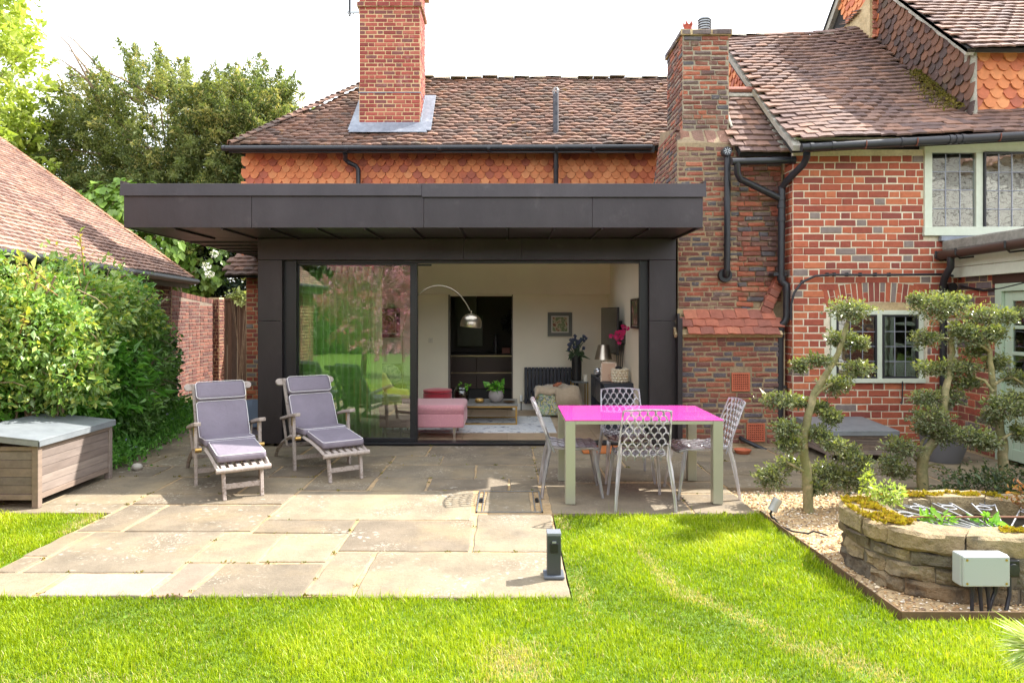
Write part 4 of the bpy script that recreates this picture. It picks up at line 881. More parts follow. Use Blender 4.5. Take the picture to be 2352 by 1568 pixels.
# ================================================================ OUTBUILDING, GARDEN WALL, FENCE
ob = thing('outbuilding', 'low outbuilding with a wide slope of pinkish clay tiles at the left edge', 'outbuilding', (-5.8,7,0))
OA = Vector((-4.42,1.0,2.30)); OB_ = Vector((-5.79,12.5,2.30)); OU = (OB_-OA).normalized(); OL = (OB_-OA).length
on = Vector((0,0,1)).cross(OU); on.normalize()   # towards -x
OV = (on*.80+Vector((0,0,.60))).normalized(); ON = OU.cross(OV).normalized()
b = B(); b.prism([OA,OB_,OB_+OV*4.9,OA+OV*4.9], -ON*.05); obr = b.build('roof', M_felt_dark, ob)
emit(obr, 'roof_tile', [tile_tpl(.175,.17,.024,.007,seed=210+i,jit=.006) for i in range(6)], M_tile_out, lay_tiles(OA-OV*.02-OU*0,OU,OV,ON,.08,OL-.05,4.85,.104,.17,seed=211,jv=.005,jn=.003,roll=.03,nvar=6,lift=.042,tilt=.19,wave=lambda u,v: .01*math.sin(u*1.4+v)))
vx = []
for i in range(46): vx.append((basis(OB_+OU*.06+OV*(.104*i)+ON*.045, (Matrix.Rotation(.25,3,OV)@OU), Matrix.Rotation(-.06,3,OU)@OV, ON), i%6))
emit(obr, 'verge_tile', [tile_tpl(.19,.2,.018,.014,seed=220+i,jit=.008) for i in range(6)], mat('tile_verge', [srgb(164,124,98), srgb(174,132,104), srgb(152,116,94)], rnd=True, mott=.15, mscale=10, rough=.85), vx)
ub = B(); ub.prism([OB_+OU*.05-Vector((0,0,.03)),OB_+OU*.05+OV*4.85-Vector((0,0,.03)),OB_+OU*.05+OV*4.85-Vector((0,0,.16)),OB_+OU*.05-Vector((0,0,.12))], -OU*.1); ub.build('verge_board', M_cement, ob)
b = B(); w0 = OA+on*.28; w1_ = OB_+on*.28; w1_ = w1_-OU*.15
b.prism([(w0.x,w0.y,-.05),(w1_.x,w1_.y,-.05),(w1_.x,w1_.y,2.35),(w0.x,w0.y,2.35)], on*.22)
b.prism([(w1_.x,w1_.y,-.05),(w1_.x+on.x*3.6,w1_.y+on.y*3.6,-.05),(w1_.x+on.x*3.6,w1_.y+on.y*3.6,4.9),(w1_.x,w1_.y,2.3)], -OU*.2)
obw = b.build('wall', M_mortar_sand, ob)
emit(obw, 'brick', brick_tpls(.225,.074,seed=230), M_brick_wall, lay_bricks((w0.x,w0.y,0),OU,(0,0,1),-on,OL-.2,2.28,.074,.225,seed=231), limit=60)
b = B(); b.tube([OA-on*.06+Vector((0,0,-.03)),OB_-on*.06+Vector((0,0,-.05))+OU*.12], .055, 10); b.build('gutter', M_pipe, ob, smooth=50)
b = B(); f0 = OA+on*.03-Vector((0,0,.02)); f1 = OB_+on*.03-Vector((0,0,.02)); b.prism([f0,f1,f1-Vector((0,0,.16)),f0-Vector((0,0,.16))], on*.03); b.build('fascia_board', mat('weathered_board', [srgb(120,116,112)], rough=.8), ob)
b = B(); g0=w0; b.prism([(w0.x,w0.y,-.05),(w0.x+on.x*3.6,w0.y+on.y*3.6,-.05),(w0.x+on.x*3.6,w0.y+on.y*3.6,4.9),(w0.x,w0.y,2.3)], OU*.2); b.build('gable_wall', M_mortar_sand, ob)
gw_ = thing('garden_wall', 'curving brown brick garden wall between the hedge and the wooden gate', 'brick wall', (-6.3,13.2,0))
pts = [(-6.0,11.0),(-6.10,11.7),(-6.22,12.3),(-6.36,12.9),(-6.48,13.5),(-6.57,14.1),(-6.61,14.7),(-6.60,15.35)]
tops = [2.14,2.14,2.13,2.12,2.10,2.07,2.03,1.98]
gb_ = B(); xs = []; sx_ = []
for i in range(len(pts)-1):
    a = Vector((*pts[i],0)); c = Vector((*pts[i+1],0)); u = (c-a).normalized(); n = u.cross(Vector((0,0,1)))
    zt = min(tops[i],tops[i+1])
    gb_.prism([a-n*.008,c-n*.008,c-n*.008+Vector((0,0,tops[i+1]-.02)),a-n*.008+Vector((0,0,tops[i]-.02))], -n*.22)
    xs += lay_bricks(a-n*.008,u,(0,0,1),n,(c-a).length,zt-.13,.0735,.225,bond='stretcher',joint=.012,seed=240+i,rot=.012,proud=.008)
    k = int((c-a).length/.075)
    for j in range(k):
        p = a+(c-a)*(j+.5)/k+Vector((0,0,tops[i]+(tops[i+1]-tops[i])*(j+.5)/k-.055)); sx_.append((basis(p-n*.0, (0,0,1), -u, n, .104/.213), j%4))
gwo = gb_.build('wall_core', mat('mortar_grey', [srgb(128,114,100), srgb(110,98,86)], scale=5, rough=.95, mott=.15, mscale=20), gw_)
emit(gwo, 'brick', brick_tpls(.225,.0735,.012,seed=241), M_brick_wall, xs, score=lambda p,px,py: 1 if px > 330 else .05)
emit(gwo, 'coping_brick', [brick_tpl(.213,.0655,.2,.006,seed=245+i,jit=.004) for i in range(4)], M_brick_wall, sx_, limit=100)
pr = B(); pr.box(-6.72,-6.48,15.36,15.62,-.05,2.02); pro = pr.build('pier', M_mortar_sand, gw_)
emit(pro, 'brick', brick_tpls(.225,.0735,.012,seed=248), M_brick_wall, lay_bricks((-6.72,15.355,0),(1,0,0),(0,0,1),(0,-1,0),.24,2.0,.0735,.225,bond='stretcher',seed=249)+lay_bricks((-6.475,15.36,0),(0,1,0),(0,0,1),(1,0,0),.26,2.0,.0735,.225,bond='stretcher',seed=250))
fn = thing('board_fence', 'dark brown vertical board fence and gate past the end of the garden wall', 'fence', (-6.0,16.2,0))
b = B(); b.box(-6.85,-6.75,16.15,16.25,0,2.0); b.box(-5.93,-5.83,16.15,16.25,0,1.95); b.box(-5.05,-4.95,16.15,16.25,0,1.95); b.build('post', M_wood_dark, fn)
b = B(); b.box(-6.85,-5.85,16.10,16.2,1.97,2.02); b.box(-5.85,-4.9,16.10,16.2,1.92,1.97); b.build('cap_rail', M_wood_dark, fn)
for i in range(15):
    x = -6.74+.118*i; 
    if -5.98 < x+.06 < -5.80: continue
    b = B(); b.box(x,x+.108,16.14+.006*(i%2),16.165+.006*(i%2),.02,1.97 if x < -5.9 else 1.92); b.build('fence_board', M_wood_dark, fn)
# ================================================================ BLACK EXTENSION
ex = thing('garden_extension', 'modern single storey extension clad in dark bronze metal with wide flat overhanging roof', 'extension', (-.5,8.7,0))
FX0,FX1,FY = -4.23,2.16,7.53; ZS,ZM,ZT = 2.606,2.965,3.09; WF = 8.62
seams = [FX0,-2.82,-.92,.94,FX1]
for i in range(4):
    b = B(); b.box(seams[i]+.0015,seams[i+1]-.0015,FY+.002*(i%2),FY+.03,ZS,ZM+.02); b.build('fascia_panel', M_zinc, ex, bevel=.003)
ts = [FX0-.03,-.94,FX1+.03]
for i in range(2):
    b = B(); x0,x1 = ts[i]+(.001 if i else 0),ts[i+1]-(.001 if not i else 0); dz = -.014 if i else 0
    b.prism([(x0,FY-.006,ZM-.005+dz),(x0,FY-.030,ZM-.012+dz),(x0,FY-.016,ZT),(x0,FY+.09,ZT+.008),(x0,FY+.09,ZM)], (x1-x0,0,0)); b.build('roof_trim', M_zinc, ex, bevel=.003)
b = B()
for sx,x in ((-1,FX0-.03),(1,FX1+.03)):
    b.prism([(x,FY-.016,ZM),(x,FY-.016,ZT+(.03 if True else 0)),(x,11.4,ZT),(x,11.4,ZM)], (-sx*.03,0,0))
b.prism([(FX0,FY+.03,ZS),(FX0,11.4,ZS),(FX0,11.4,ZM),(FX0,FY+.03,ZM)], (.03,0,0)); b.prism([(FX1,FY+.03,ZS),(FX1,8.8,ZS),(FX1,8.8,ZM),(FX1,FY+.03,ZM)], (-.03,0,0))
b.build('side_fascia', M_zinc, ex)
# roof deck with rooflight opening
RX0,RX1,RY0,RY1 = -2.2,1.5,8.98,10.8
b = B()
for (x0,x1,y0,y1) in ((FX0+.03,RX0,FY+.09,11.46),(RX1,2.13,FY+.09,11.46),(RX0,RX1,FY+.09,RY0),(RX0,RX1,RY1,11.46)): b.box(x0,x1,y0,y1,2.72,3.04)
b.build('roof_deck', mat('flat_roof_membrane', [(.05,.05,.055)], rough=.9), ex)
b = B()
for (x0,x1,y0,y1) in ((RX0-.08,RX0,RY0-.08,RY1+.08),(RX1,RX1+.08,RY0-.08,RY1+.08),(RX0,RX1,RY0-.08,RY0),(RX0,RX1,RY1,RY1+.08)): b.box(x0,x1,y0,y1,3.042,3.14)
rl = b.build('rooflight', M_black, ex); b = B(); b.box(RX0,RX1,RY0,RY1,3.10,3.11); b.build('rooflight_pane', M_clear, rl)
# soffit panels
b = B(); b.box(FX0+.03,FX1-.03,FY+.035,WF-.005,2.635,2.70); b.box(FX0+.03,-3.16,WF,11.4,2.635,2.70); b.build('soffit_backing', M_felt_dark, ex)
n = 12
for i in range(n):
    x0 = FX0+.035+(FX1-FX0-.07)*i/n; x1 = FX0+.035+(FX1-FX0-.07)*(i+1)/n
    b = B(); b.box(x0+.005,x1-.005,FY+.04,WF-.01,2.612,2.634); b.box(x1-.030,x1-.012,FY+.04,WF-.012,2.590,2.612); b.build('soffit_panel', M_zinc, ex)
for i in range(6):
    y0 = WF+.46*i; b = B(); b.box(FX0+.035,-3.16,y0+.004,y0+.452,2.612,2.634); b.box(FX0+.035,-3.16,y0+.42,y0+.438,2.590,2.612); b.build('soffit_panel', M_zinc, ex)
# columns, lintel, side walls
for (x0,x1,nm) in ((-3.15,-2.845,'column'),(1.795,2.13,'column')):
    for z0,z1 in ((.02,1.565),(1.569,2.334)):
        b = B(); b.box(x0,x1,WF,WF+.14,z0,z1); b.build('column_panel', M_zinc, ex, bevel=.003)
for x0,x1 in ((-3.15,-.55),(-.547,.18),(.183,2.13)):
    b = B(); b.box(x0,x1,WF,WF+.14,2.338,2.606); b.build('lintel_panel', M_zinc, ex, bevel=.003)
b = B(); b.box(-3.14,-3.0,WF+.145,11.5,0,2.70); b.box(1.765,2.12,WF+.145,11.5,0,2.71); b.box(-3.14,2.12,WF+.145,WF+.2,2.34,2.72); b.build('side_wall', M_zinc, ex)
b = B(); b.box(2.126,2.185,8.50,8.60,0,1.60); b.box(2.126,2.155,8.52,8.62,1.6,1.66); b.build('corner_trim', M_zinc, ex, bevel=.003)
# sliding door
JY = 8.70
b = B(); b.box(-2.845,-2.70,JY,JY+.16,0,2.336); b.box(1.705,1.795,JY,JY+.16,0,2.336); b.box(-2.70,1.705,JY,JY+.16,2.306,2.336); b.box(-2.845,1.795,WF+.02,JY+.16,-.004,.022); b.build('door_frame', M_black, ex, bevel=.003)
b = B()
for x in (-2.69,1.69): b.box(x-.01,x+.01,JY-.03,JY-.004,.02,2.33)
b.build('jamb_reveal', M_black, ex)
b = B()
for z0,z1 in ((.024,.07),(2.28,2.304)): b.box(-2.70,-1.17,JY+.03,JY+.075,z0,z1)
for x0,x1 in ((-2.70,-2.672),(-1.243,-1.165)): b.box(x0,x1,JY+.03,JY+.075,.07,2.28)
pn = b.build('sliding_door', M_black, ex, bevel=.003)
b = B(); b.box(-2.672,-1.243,JY+.045,JY+.062,.07,2.28); b.build('pane', M_glass, pn)
b = B(); b.box(-1.19,-1.165,JY+.08,JY+.12,.03,2.30); b.box(-1.163,-1.15,JY+.03,JY+.12,.03,2.30); b.build('meeting_stile', M_black, pn)
# interior shell
b = B(); b.box(-2.998,-2.97,JY+.16,11.8,0,2.71); b.box(1.735,1.763,JY+.16,11.5,0,2.71)
b.box(-2.97,1.735,11.50,11.80,1.985,2.71)
b.box(-2.97,-1.0,11.80,11.86,0,1.985); b.box(.095,1.735,11.80,11.86,0,1.985); b.box(-1.0,.095,11.80,11.86,1.96,1.985); b.box(1.735,1.763,11.5,11.86,0,1.985)
b.build('interior_wall', M_wall_in, ex)
b = B()
for (x0,x1,y0,y1) in ((-2.97,RX0,JY+.17,11.5),(RX1,1.735,JY+.17,11.5),(RX0,RX1,JY+.17,RY0),(RX0,RX1,RY1,11.5)): b.box(x0,x1,y0,y1,2.69,2.715)
b.box(RX0-.02,RX0,RY0,RY1,2.69,3.04); b.box(RX1,RX1+.02,RY0,RY1,2.69,3.04); b.box(RX0,RX1,RY0-.02,RY0,2.69,3.04); b.box(RX0,RX1,RY1,RY1+.02,2.69,3.04)
b.build('ceiling', M_white, ex)
b = B(); b.box(-2.97,-1.0,11.785,11.80,.0,.11); b.box(.095,1.735,11.785,11.80,0,.11); b.box(1.72,1.735,9.0,11.785,0,.11); b.build('skirting', M_white, ex)
b = B(); b.box(-1.02,-.985,11.79,11.9,.0,1.985); b.box(.08,.10,11.79,11.9,.0,1.985); b.build('opening_trim', mat('grey_trim', [srgb(120,112,106)], rough=.6), ex)
b = B(); b.box(-3.0,1.76,JY+.165,14.2,-.06,-.012); fl = b.build('floor', mat('grout', [srgb(150,136,118)], rough=.9), ex)
M_ftile = mat('wood_tile', [srgb(170,146,120), srgb(152,128,104), srgb(186,164,138), srgb(162,138,112)], rnd=True, mott=.25, mscale=3.2, rough=.45, stretch=(2.5,9,1), over=[(srgb(110,88,68),6,.55,.75,.5)])
for i in range(8):
    for j in range(5):
        x0 = -3.0+.6*i; y0 = JY+.17+.62*j; b = B(); b.box(x0+.003,min(x0+.597,1.758),y0+.003,y0+.617,-.012,-.002); b.build('floor_tile', M_ftile, fl)
# kitchen beyond the opening
b = B(); hollow(b,-1.8,1.6,11.87,14.0,-.002,2.15); b.build('kitchen_lining', mat('kitchen_wall', [srgb(92,84,76)], rough=.7), ex)
ku = thing('kitchen_units', 'dark brown kitchen drawers with steel strip edges seen through the inner doorway', 'kitchen units', (-.4,13.2,0))
b = B(); b.box(-1.6,1.2,13.05,13.6,.0,.22); b.build('plinth', M_dark_in, ku)
M_drawer = mat('brown_laminate', [srgb(88,70,62)], rough=.4)
for x0,x1 in ((-1.55,-.585),(-.58,.6)):
    for z0,z1 in ((.235,.52),(.55,.84)):
        b = B(); b.box(x0,x1,13.0,13.04,z0,z1); b.build('drawer', M_drawer, ku, bevel=.003)
for z in (.523,.843):
    b = B(); b.box(-1.55,.6,12.985,13.0,z,z+.022); b.build('steel_strip', mat('brass_strip', [srgb(190,170,140)], rough=.3, metal=.8), ku)
b = B(); b.box(-1.6,1.2,12.98,13.7,.87,.89); b.build('worktop', M_dark_in, ku)
b = B(); b.box(-1.02,-.5,13.85,13.9,1.0,1.62); b.box(-1.05,-.62,13.7,13.9,1.62,2.05); b.build('splashback', mat('splash', [srgb(84,80,72)], rough=.3, mott=.2, mscale=3), ku)
kit = at(1140,812,13.2)
bo = thing('dark_bottle', 'dark grey bottle on the kitchen worktop', 'bottle', (-.22,13.2,.89)); b = B(); b.lathe((-.22,13.2,.89), [(.045,0),(.045,.22),(.02,.27),(.018,.33),(.022,.34)], 12); b.build('body', mat('bottle', [srgb(70,66,64)], rough=.3), bo, smooth=40)
b = B(); b.lathe((-.22,13.2,1.2305), [(.023,0),(.023,.03)], 10); b.build('stopper', M_black, bo)
kb = B(); kb.box(-.10,.06,13.15,13.3,.891,1.0); tag(kb.build('storage_tin', mat('pink_tin', [srgb(170,110,100)], rough=.5), None, bevel=.01), 'dull pink tin beside the bottle on the kitchen worktop', 'tin')
kv = thing('kitchen_vase', 'slim glass vase of dark flowers on the kitchen worktop', 'vase', (.10,13.15,.89))
b = B(); b.lathe((.10,13.15,.891), [(.04,0),(.05,.06),(.025,.2),(.035,.3)], 12); b.build('vessel', mat('dark_glass', [srgb(110,105,100)], rough=.15), kv, smooth=40)
b = B(); r = random.Random(5)
for k in range(9):
    a = r.uniform(0,6.28); q = Vector((.10+.13*math.cos(a)*r.random()-.03,13.15+.08*math.sin(a),1.42+.16*r.random())); b.tube([(.10,13.15,1.1),q], .004, 4)
b.build('stems', mat('dark_stem', [srgb(50,54,40)], rough=.8), kv)
pp,dd = blob((.08,13.15,1.50),(.17,.12,.17),260,seed=7); leaf_cloud('flowers', pp, dd, .06, leaf_mat('dark_flower',[(.05,.045,.05),(.09,.07,.08)],.1), kv, kind=None)
# ================================================================ INTERIOR FURNITURE
M_brass = mat('brass', [srgb(196,160,96)], rough=.3, metal=.9)
M_nickel = mat('brushed_nickel', [srgb(190,180,165)], rough=.28, metal=.95)
# arc lamp
al = thing('arc_floor_lamp', 'tall arching floor lamp with brushed steel dome shade over the coffee table', 'floor lamp', (-1.58,10.3,0))
b = B(); arc = []
for t in np.linspace(0,1,26):
    a = math.pi*(1-t*.86); arc.append((-1.02-.56*math.cos(math.pi-a), 10.3, 1.30+.80*math.sin(a)))
arc = [(-1.58,10.3,.06)]+[(-1.58+1.10*(1-math.cos(t))/1.0*.5, 10.3, 1.28+.80*math.sin(t)) for t in np.linspace(0,2.58,24)]
b.tube(arc, .0095, 8); b.build('arc_pole', M_nickel, al, smooth=60)
b = B(); b.box(-1.72,-1.44,10.2,10.4,0,.06); b.build('base', mat('marble_base', [srgb(200,196,190)], rough=.3), al, bevel=.01)
tip = Vector(arc[-1]); sc_ = Vector((tip.x+.02,10.3,tip.z-.19))
b = B(); b.lathe(sc_, [(.158,-.06),(.162,-.02),(.156,.03),(.135,.08),(.10,.115),(.055,.135),(.0,.14)], 24, Matrix.Rotation(R(6),3,'Y')); sho = b.build('shade', M_nickel, al, smooth=60)
b = B(); b.lathe(sc_+Vector((0,0,.128)), [(.05,0),(.045,.012),(.012,.02),(.012,.06)], 12); b.build('cap', M_nickel, sho, smooth=40)
# light switch
sw = B(); sw.box(-1.36,-1.28,11.79,11.80,1.16,1.24); so = sw.build('light_switch', mat('switch', [srgb(215,206,190)], rough=.4), None, bevel=.004); tag(so, 'small square switch plate on the pale wall left of the inner doorway', 'switch')
b = B(); b.box(-1.325,-1.315,11.784,11.789,1.19,1.21); b.build('rocker', M_nickel, so)
# pictures
def picture(x0,x1,z0,z1,y,frame,label,cols,fw=.045,seed=1,side=None):
    t = thing('framed_picture', label, 'picture', ((x0+x1)/2,y,z0))
    b = B()
    if side is None:
        for q in ((x0,x0+fw,z0,z1),(x1-fw,x1,z0,z1),(x0+fw,x1-fw,z0,z0+fw),(x0+fw,x1-fw,z1-fw,z1)): b.box(q[0],q[1],y,y+.03,q[2],q[3])
    else:
        for q in ((x0,x0+fw,z0,z1),(x1-fw,x1,z0,z1),(x0+fw,x1-fw,z0,z0+fw),(x0+fw,x1-fw,z1-fw,z1)): b.box(side,side+.03,q[0],q[1],q[2],q[3])
    b.build('frame', frame, t)
    b = B(); m = mat('canvas_mount', [srgb(205,200,188)], rough=.8)
    if side is None: b.box(x0+fw,x1-fw,y+.016,y+.024,z0+fw,z1-fw)
    else: b.box(side+.018,side+.026,x0+fw,x1-fw,z0+fw,z1-fw)
    b.build('mount', m, t)
    g = fw*1.35; b = B()
    if side is None: b.box(x0+g,x1-g,y+.012,y+.015,z0+g,z1-g)
    else: b.box(side+.012,side+.016,x0+g,x1-g,z0+g,z1-g)
    b.build('painting', mat('painting', cols, scale=9, rough=.6, detail=3), t)
picture(.70,1.12,1.27,1.68,11.765,mat('grey_frame',[srgb(104,104,98)],rough=.6),'square grey framed painting hung above the dark radiator',[srgb(60,80,50),srgb(150,150,120),srgb(90,110,60),srgb(190,180,150),srgb(130,70,40),srgb(50,60,50)],fw=.06)
picture(8.9,9.42,1.46,1.86,1.70,M_black,'narrow black framed picture on the right hand inside wall',[srgb(200,180,170),srgb(120,70,60),srgb(60,90,60),srgb(170,160,90)],fw=.03,side=1.70)
picture(-2.35,-1.85,1.25,1.75,11.765,M_black,'dark framed picture on the back wall seen through the glass pane',[srgb(80,60,40),srgb(150,120,60),srgb(60,40,30)],fw=.06)
# television
tv = thing('television', 'flat black television angled out from the right inside wall', 'television', (1.6,10.6,1.05))
b = B(); m_ = Matrix.Rotation(R(3),3,'Z'); b.obox((1.60,10.65,1.40),(.035,1.24,.71),m_); tvo = b.build('body', M_black, tv, bevel=.008)
b = B(); b.obox(Vector((1.60,10.65,1.40))+m_@Vector((-.0185,0,.005)),(.003,1.21,.67),m_); b.build('screen', mat('screen', [(.03,.027,.024)], rough=.25), tv)
b = B(); b.box(1.625,1.735,10.3,10.4,1.30,1.55); b.box(1.69,1.735,10.0,10.2,1.22,1.5); b.build('bracket', M_black, tv)
# console cabinet
cn = thing('media_console', 'long low navy console along the right inside wall under the television', 'console', (1.54,10.1,0))
M_navy = mat('navy_paint', [srgb(46,50,62)], rough=.4)
b = B(); b.box(1.33,1.735,9.37,10.85,.67,.70); b.box(1.33,1.735,9.37,9.40,.0,.67); b.box(1.33,1.735,10.82,10.85,.0,.67); b.box(1.35,1.735,9.4,10.82,.05,.08); b.box(1.70,1.73,9.4,10.82,.08,.67); b.box(1.35,1.735,9.72,9.74,.08,.67); b.box(1.35,1.735,10.28,10.30,.08,.67); b.build('carcass', M_navy, cn, bevel=.003)
for y0,y1,z0,z1 in ((9.745,10.275,.38,.66),(10.305,10.815,.38,.66)):
    b = B(); b.box(1.332,1.35,y0,y1,z0,z1); b.build('drawer', M_navy, cn, bevel=.003)
b = B(); b.box(1.352,1.7,9.4,10.82,.355,.375); b.build('shelf', M_navy, cn)
# orchid
og = thing('orchid_pot', 'bobbled cream pot of magenta orchids at the near end of the console', 'pot plant', (1.575,9.55,.70))
b = B(); pcx = Vector((1.575,9.55,.70)); b.lathe(pcx, [(.085,0),(.10,.02),(.10,.185),(.085,.19),(.08,.17)], 18)
for r_ in range(5):
    for k in range(13):
        a = 2*math.pi*(k+.5*(r_%2))/13; b.sphere(pcx+Vector((.102*math.cos(a),.102*math.sin(a),.022+.038*r_)), .023, 8, 5)
b.build('pot', mat('cream_glaze', [srgb(226,214,190)], rough=.4), og, smooth=60)
b = B(); r = random.Random(2); tips = []
for k in range(4):
    q = [pcx+Vector((.02*(k-1.5),0,.17)),pcx+Vector((.03*(k-1.5),.0,.38)),pcx+Vector((-.06+.045*k,-.02,.60+.03*k)),pcx+Vector((-.12+.07*k,-.03,.64+.05*k))]
    b.tube(q, .005, 5); tips.append(q[-2]); tips.append(q[-1])
b.build('stem', mat('orchid_stem', [srgb(50,44,38)], rough=.7), og)
b = B()
for t in tips:
    for j in range(2):
        c = t+Vector((r.uniform(-.05,.05),r.uniform(-.03,.0),r.uniform(-.05,.06)))
        for k in range(5):
            a = k*1.2566+r.random(); u = Vector((math.cos(a),-.25,math.sin(a))).normalized(); s = Vector((-u.z,0,u.x)); b.add([c,c+u*.022+s*.016,c+u*.036,c+u*.022-s*.016],[(0,1,2,3)])
b.build('petals', leaf_mat('orchid_petal',[srgb(206,30,110),srgb(226,60,140),srgb(190,20,96)],.3), og)
b = B(); b.sphere(pcx+Vector((-.02,0,.2)), (.05,.05,.03)); b.build('moss', M_black, og)
# photo frame, lamp, jars
pf = thing('photo_frame', 'pale scallop edged photo frame leaning back beside the orchid pot', 'photo frame', (1.43,9.62,.70))
rot = Euler((R(-12),0,R(-14))).to_matrix(); b = B(); b.obox((1.435,9.66,.835),(.20,.012,.26),rot); fo = b.build('backboard', mat('kraft', [srgb(200,168,144)], rough=.8), pf)
b = B()
for k in range(11):
    for s in (-1,1): b.sphere(Vector((1.435,9.66,.835))+rot@Vector((s*.10,0,-.13+.026*k)), .014, 6, 4)
    b.sphere(Vector((1.435,9.66,.835))+rot@Vector((-.10+.02*k,0,.13)), .014, 6, 4)
b.build('beaded_edge', mat('cream_bead', [srgb(228,210,190)], rough=.5), pf, smooth=60)
b = B(); b.beam(Vector((1.435,9.62,.80)),Vector((1.47,9.50,.705)),.03,.006); b.build('strut', mat('kraft2', [srgb(186,152,128)], rough=.8), pf)
tl = thing('table_lamp', 'steel cone shaded table lamp on the console behind the television', 'table lamp', (1.44,10.3,.70))
b = B(); b.lathe((1.45,10.3,.701), [(.07,0),(.07,.015),(.01,.02),(.009,.30)], 14); b.build('stand', M_nickel, tl, smooth=40)
b = B(); b.lathe((1.45,10.3,.97), [(.135,0),(.08,.22),(.078,.22),(.132,.0)], 20); b.build('shade', M_nickel, tl, smooth=50)
j1 = thing('lidded_jar', 'small white lidded jar on the console', 'jar', (1.42,10.05,.70)); b = B(); b.lathe((1.42,10.05,.701), [(.05,0),(.05,.15),(.0,.15)], 14); b.build('body', M_white, j1, smooth=40); b = B(); b.lathe((1.42,10.05,.852), [(.054,0),(.05,.02),(.012,.03),(.014,.055),(0,.06)], 14); b.build('lid', M_white, j1, smooth=40)
j2 = B(); j2.lathe((1.40,10.5,.701), [(.03,0),(.065,.04),(.07,.09),(.045,.12),(.04,.12),(.065,.085),(.06,.045),(.0,.01)], 16); tag(j2.build('glass_bowl', mat('silver_glass', [srgb(200,200,205)], rough=.1, metal=.7), None, smooth=50), 'shiny rounded glass bowl at the far end of the console', 'bowl')
j3 = B(); j3.box(1.36,1.46,9.86,9.94,.701,.77); tag(j3.build('candle_box', mat('marble_box', [srgb(220,216,212)], rough=.4), None, bevel=.006), 'small pale marble box between the jar and photo frame', 'box')
b = B(); b.box(1.355,1.465,9.855,9.945,.771,.80); o = b.build('box_lid', mat('box_lid', [srgb(70,48,44)], rough=.5), bpy.data.objects['candle_box'])
ct = B(); ct.sphere((1.47,9.56,.50),(.10,.13,.12),14,8); tag(ct.build('round_cushion', mat('cushion_beige', [srgb(206,184,158)], rough=.9), None, smooth=60), 'round beige cushion tucked in the open end of the navy console', 'cushion')
# radiator
ra = thing('radiator', 'dark anthracite column radiator under the grey framed painting', 'radiator', (.76,11.72,.12))
M_anth = mat('anthracite', [srgb(48,50,60)], rough=.45)
for i in range(15):
    x0 = .295+.0625*i; b = B(); b.box(x0,x0+.054,11.69,11.735,.12,.74); b.build('panel', M_anth, ra, bevel=.006)
b = B(); b.tube([(.30,11.755,.17),(1.22,11.755,.17)],.018,8); b.tube([(.30,11.755,.69),(1.22,11.755,.69)],.018,8); b.box(.4,.44,11.755,11.785,.3,.34); b.box(1.1,1.14,11.755,11.785,.3,.34); b.tube([(.29,11.74,.16),(.24,11.74,.16),(.24,11.74,-.0)],.010,6); b.build('manifold', M_anth, ra)
b = B(); b.lathe((.24,11.70,.16), [(.025,0),(.025,.09),(.02,.1),(0,.1)], 10); b.build('valve', M_white, ra, smooth=40)
# patchwork pouf, throw and clothes peg basket
pf2 = thing('patchwork_pouf', 'patchwork fabric pouf in green blue and yellow in front of the radiator', 'pouf', (.82,11.1,0))
b = B()
def pouf(u,v): return (0,0,0)
b.box(.47,1.17,10.9,11.35,.02,.44); 
M_patch = mat('patchwork', [srgb(206,196,170), srgb(120,170,170), srgb(190,196,120), srgb(214,206,190), srgb(90,130,140), srgb(206,190,70), srgb(220,214,200)], scale=13, rough=.9, mott=.2, mscale=30, detail=2, bump=(9,.8,.03))
b.build('body', M_patch, pf2, bevel=.07, seg=4, smooth=60)
b = B()
for z in (.055,.40):
    b.tube([(.49,10.92,z),(1.15,10.92,z),(1.15,11.33,z),(.49,11.33,z)], .014, 6, closed=True)
b.build('piping', M_patch, pf2, smooth=60)
th = B()
def thr(u,v):
    x = .45+.75*u; y = 10.86+.52*v; z = .465+.02*math.sin(9*u)*math.sin(5*v)+.012*math.sin(17*u+3*v)
    if v < .12: z -= (0.12-v)*(2.2 if u > .42 else .7)
    if u > .92: z -= (u-.92)*2.5
    if u < .05: z -= (.05-u)*1.6
    return (x,y,z)
th.grid(thr,36,18); tag(th.build('throw_blanket', mat('mohair', [srgb(196,176,150), srgb(180,160,136)], scale=20, rough=1.0, sheen=.4, bump=(120,.6,.01)), None, smooth=80, solid=.03), 'fluffy beige throw folded over the patchwork pouf', 'blanket')
kn = B()
for k in range(4): kn.tube([(.78+.02*k+.035*math.cos(t),11.02+.02*math.sin(t),.50+.012*k+.01*math.sin(2*t)) for t in np.linspace(0,6.28,10)], .012, 6, closed=True)
tag(kn.build('wooden_knot', mat('knot', [srgb(180,110,80)], rough=.6), None, smooth=60), 'small tan knot ornament resting on the beige throw', 'ornament')
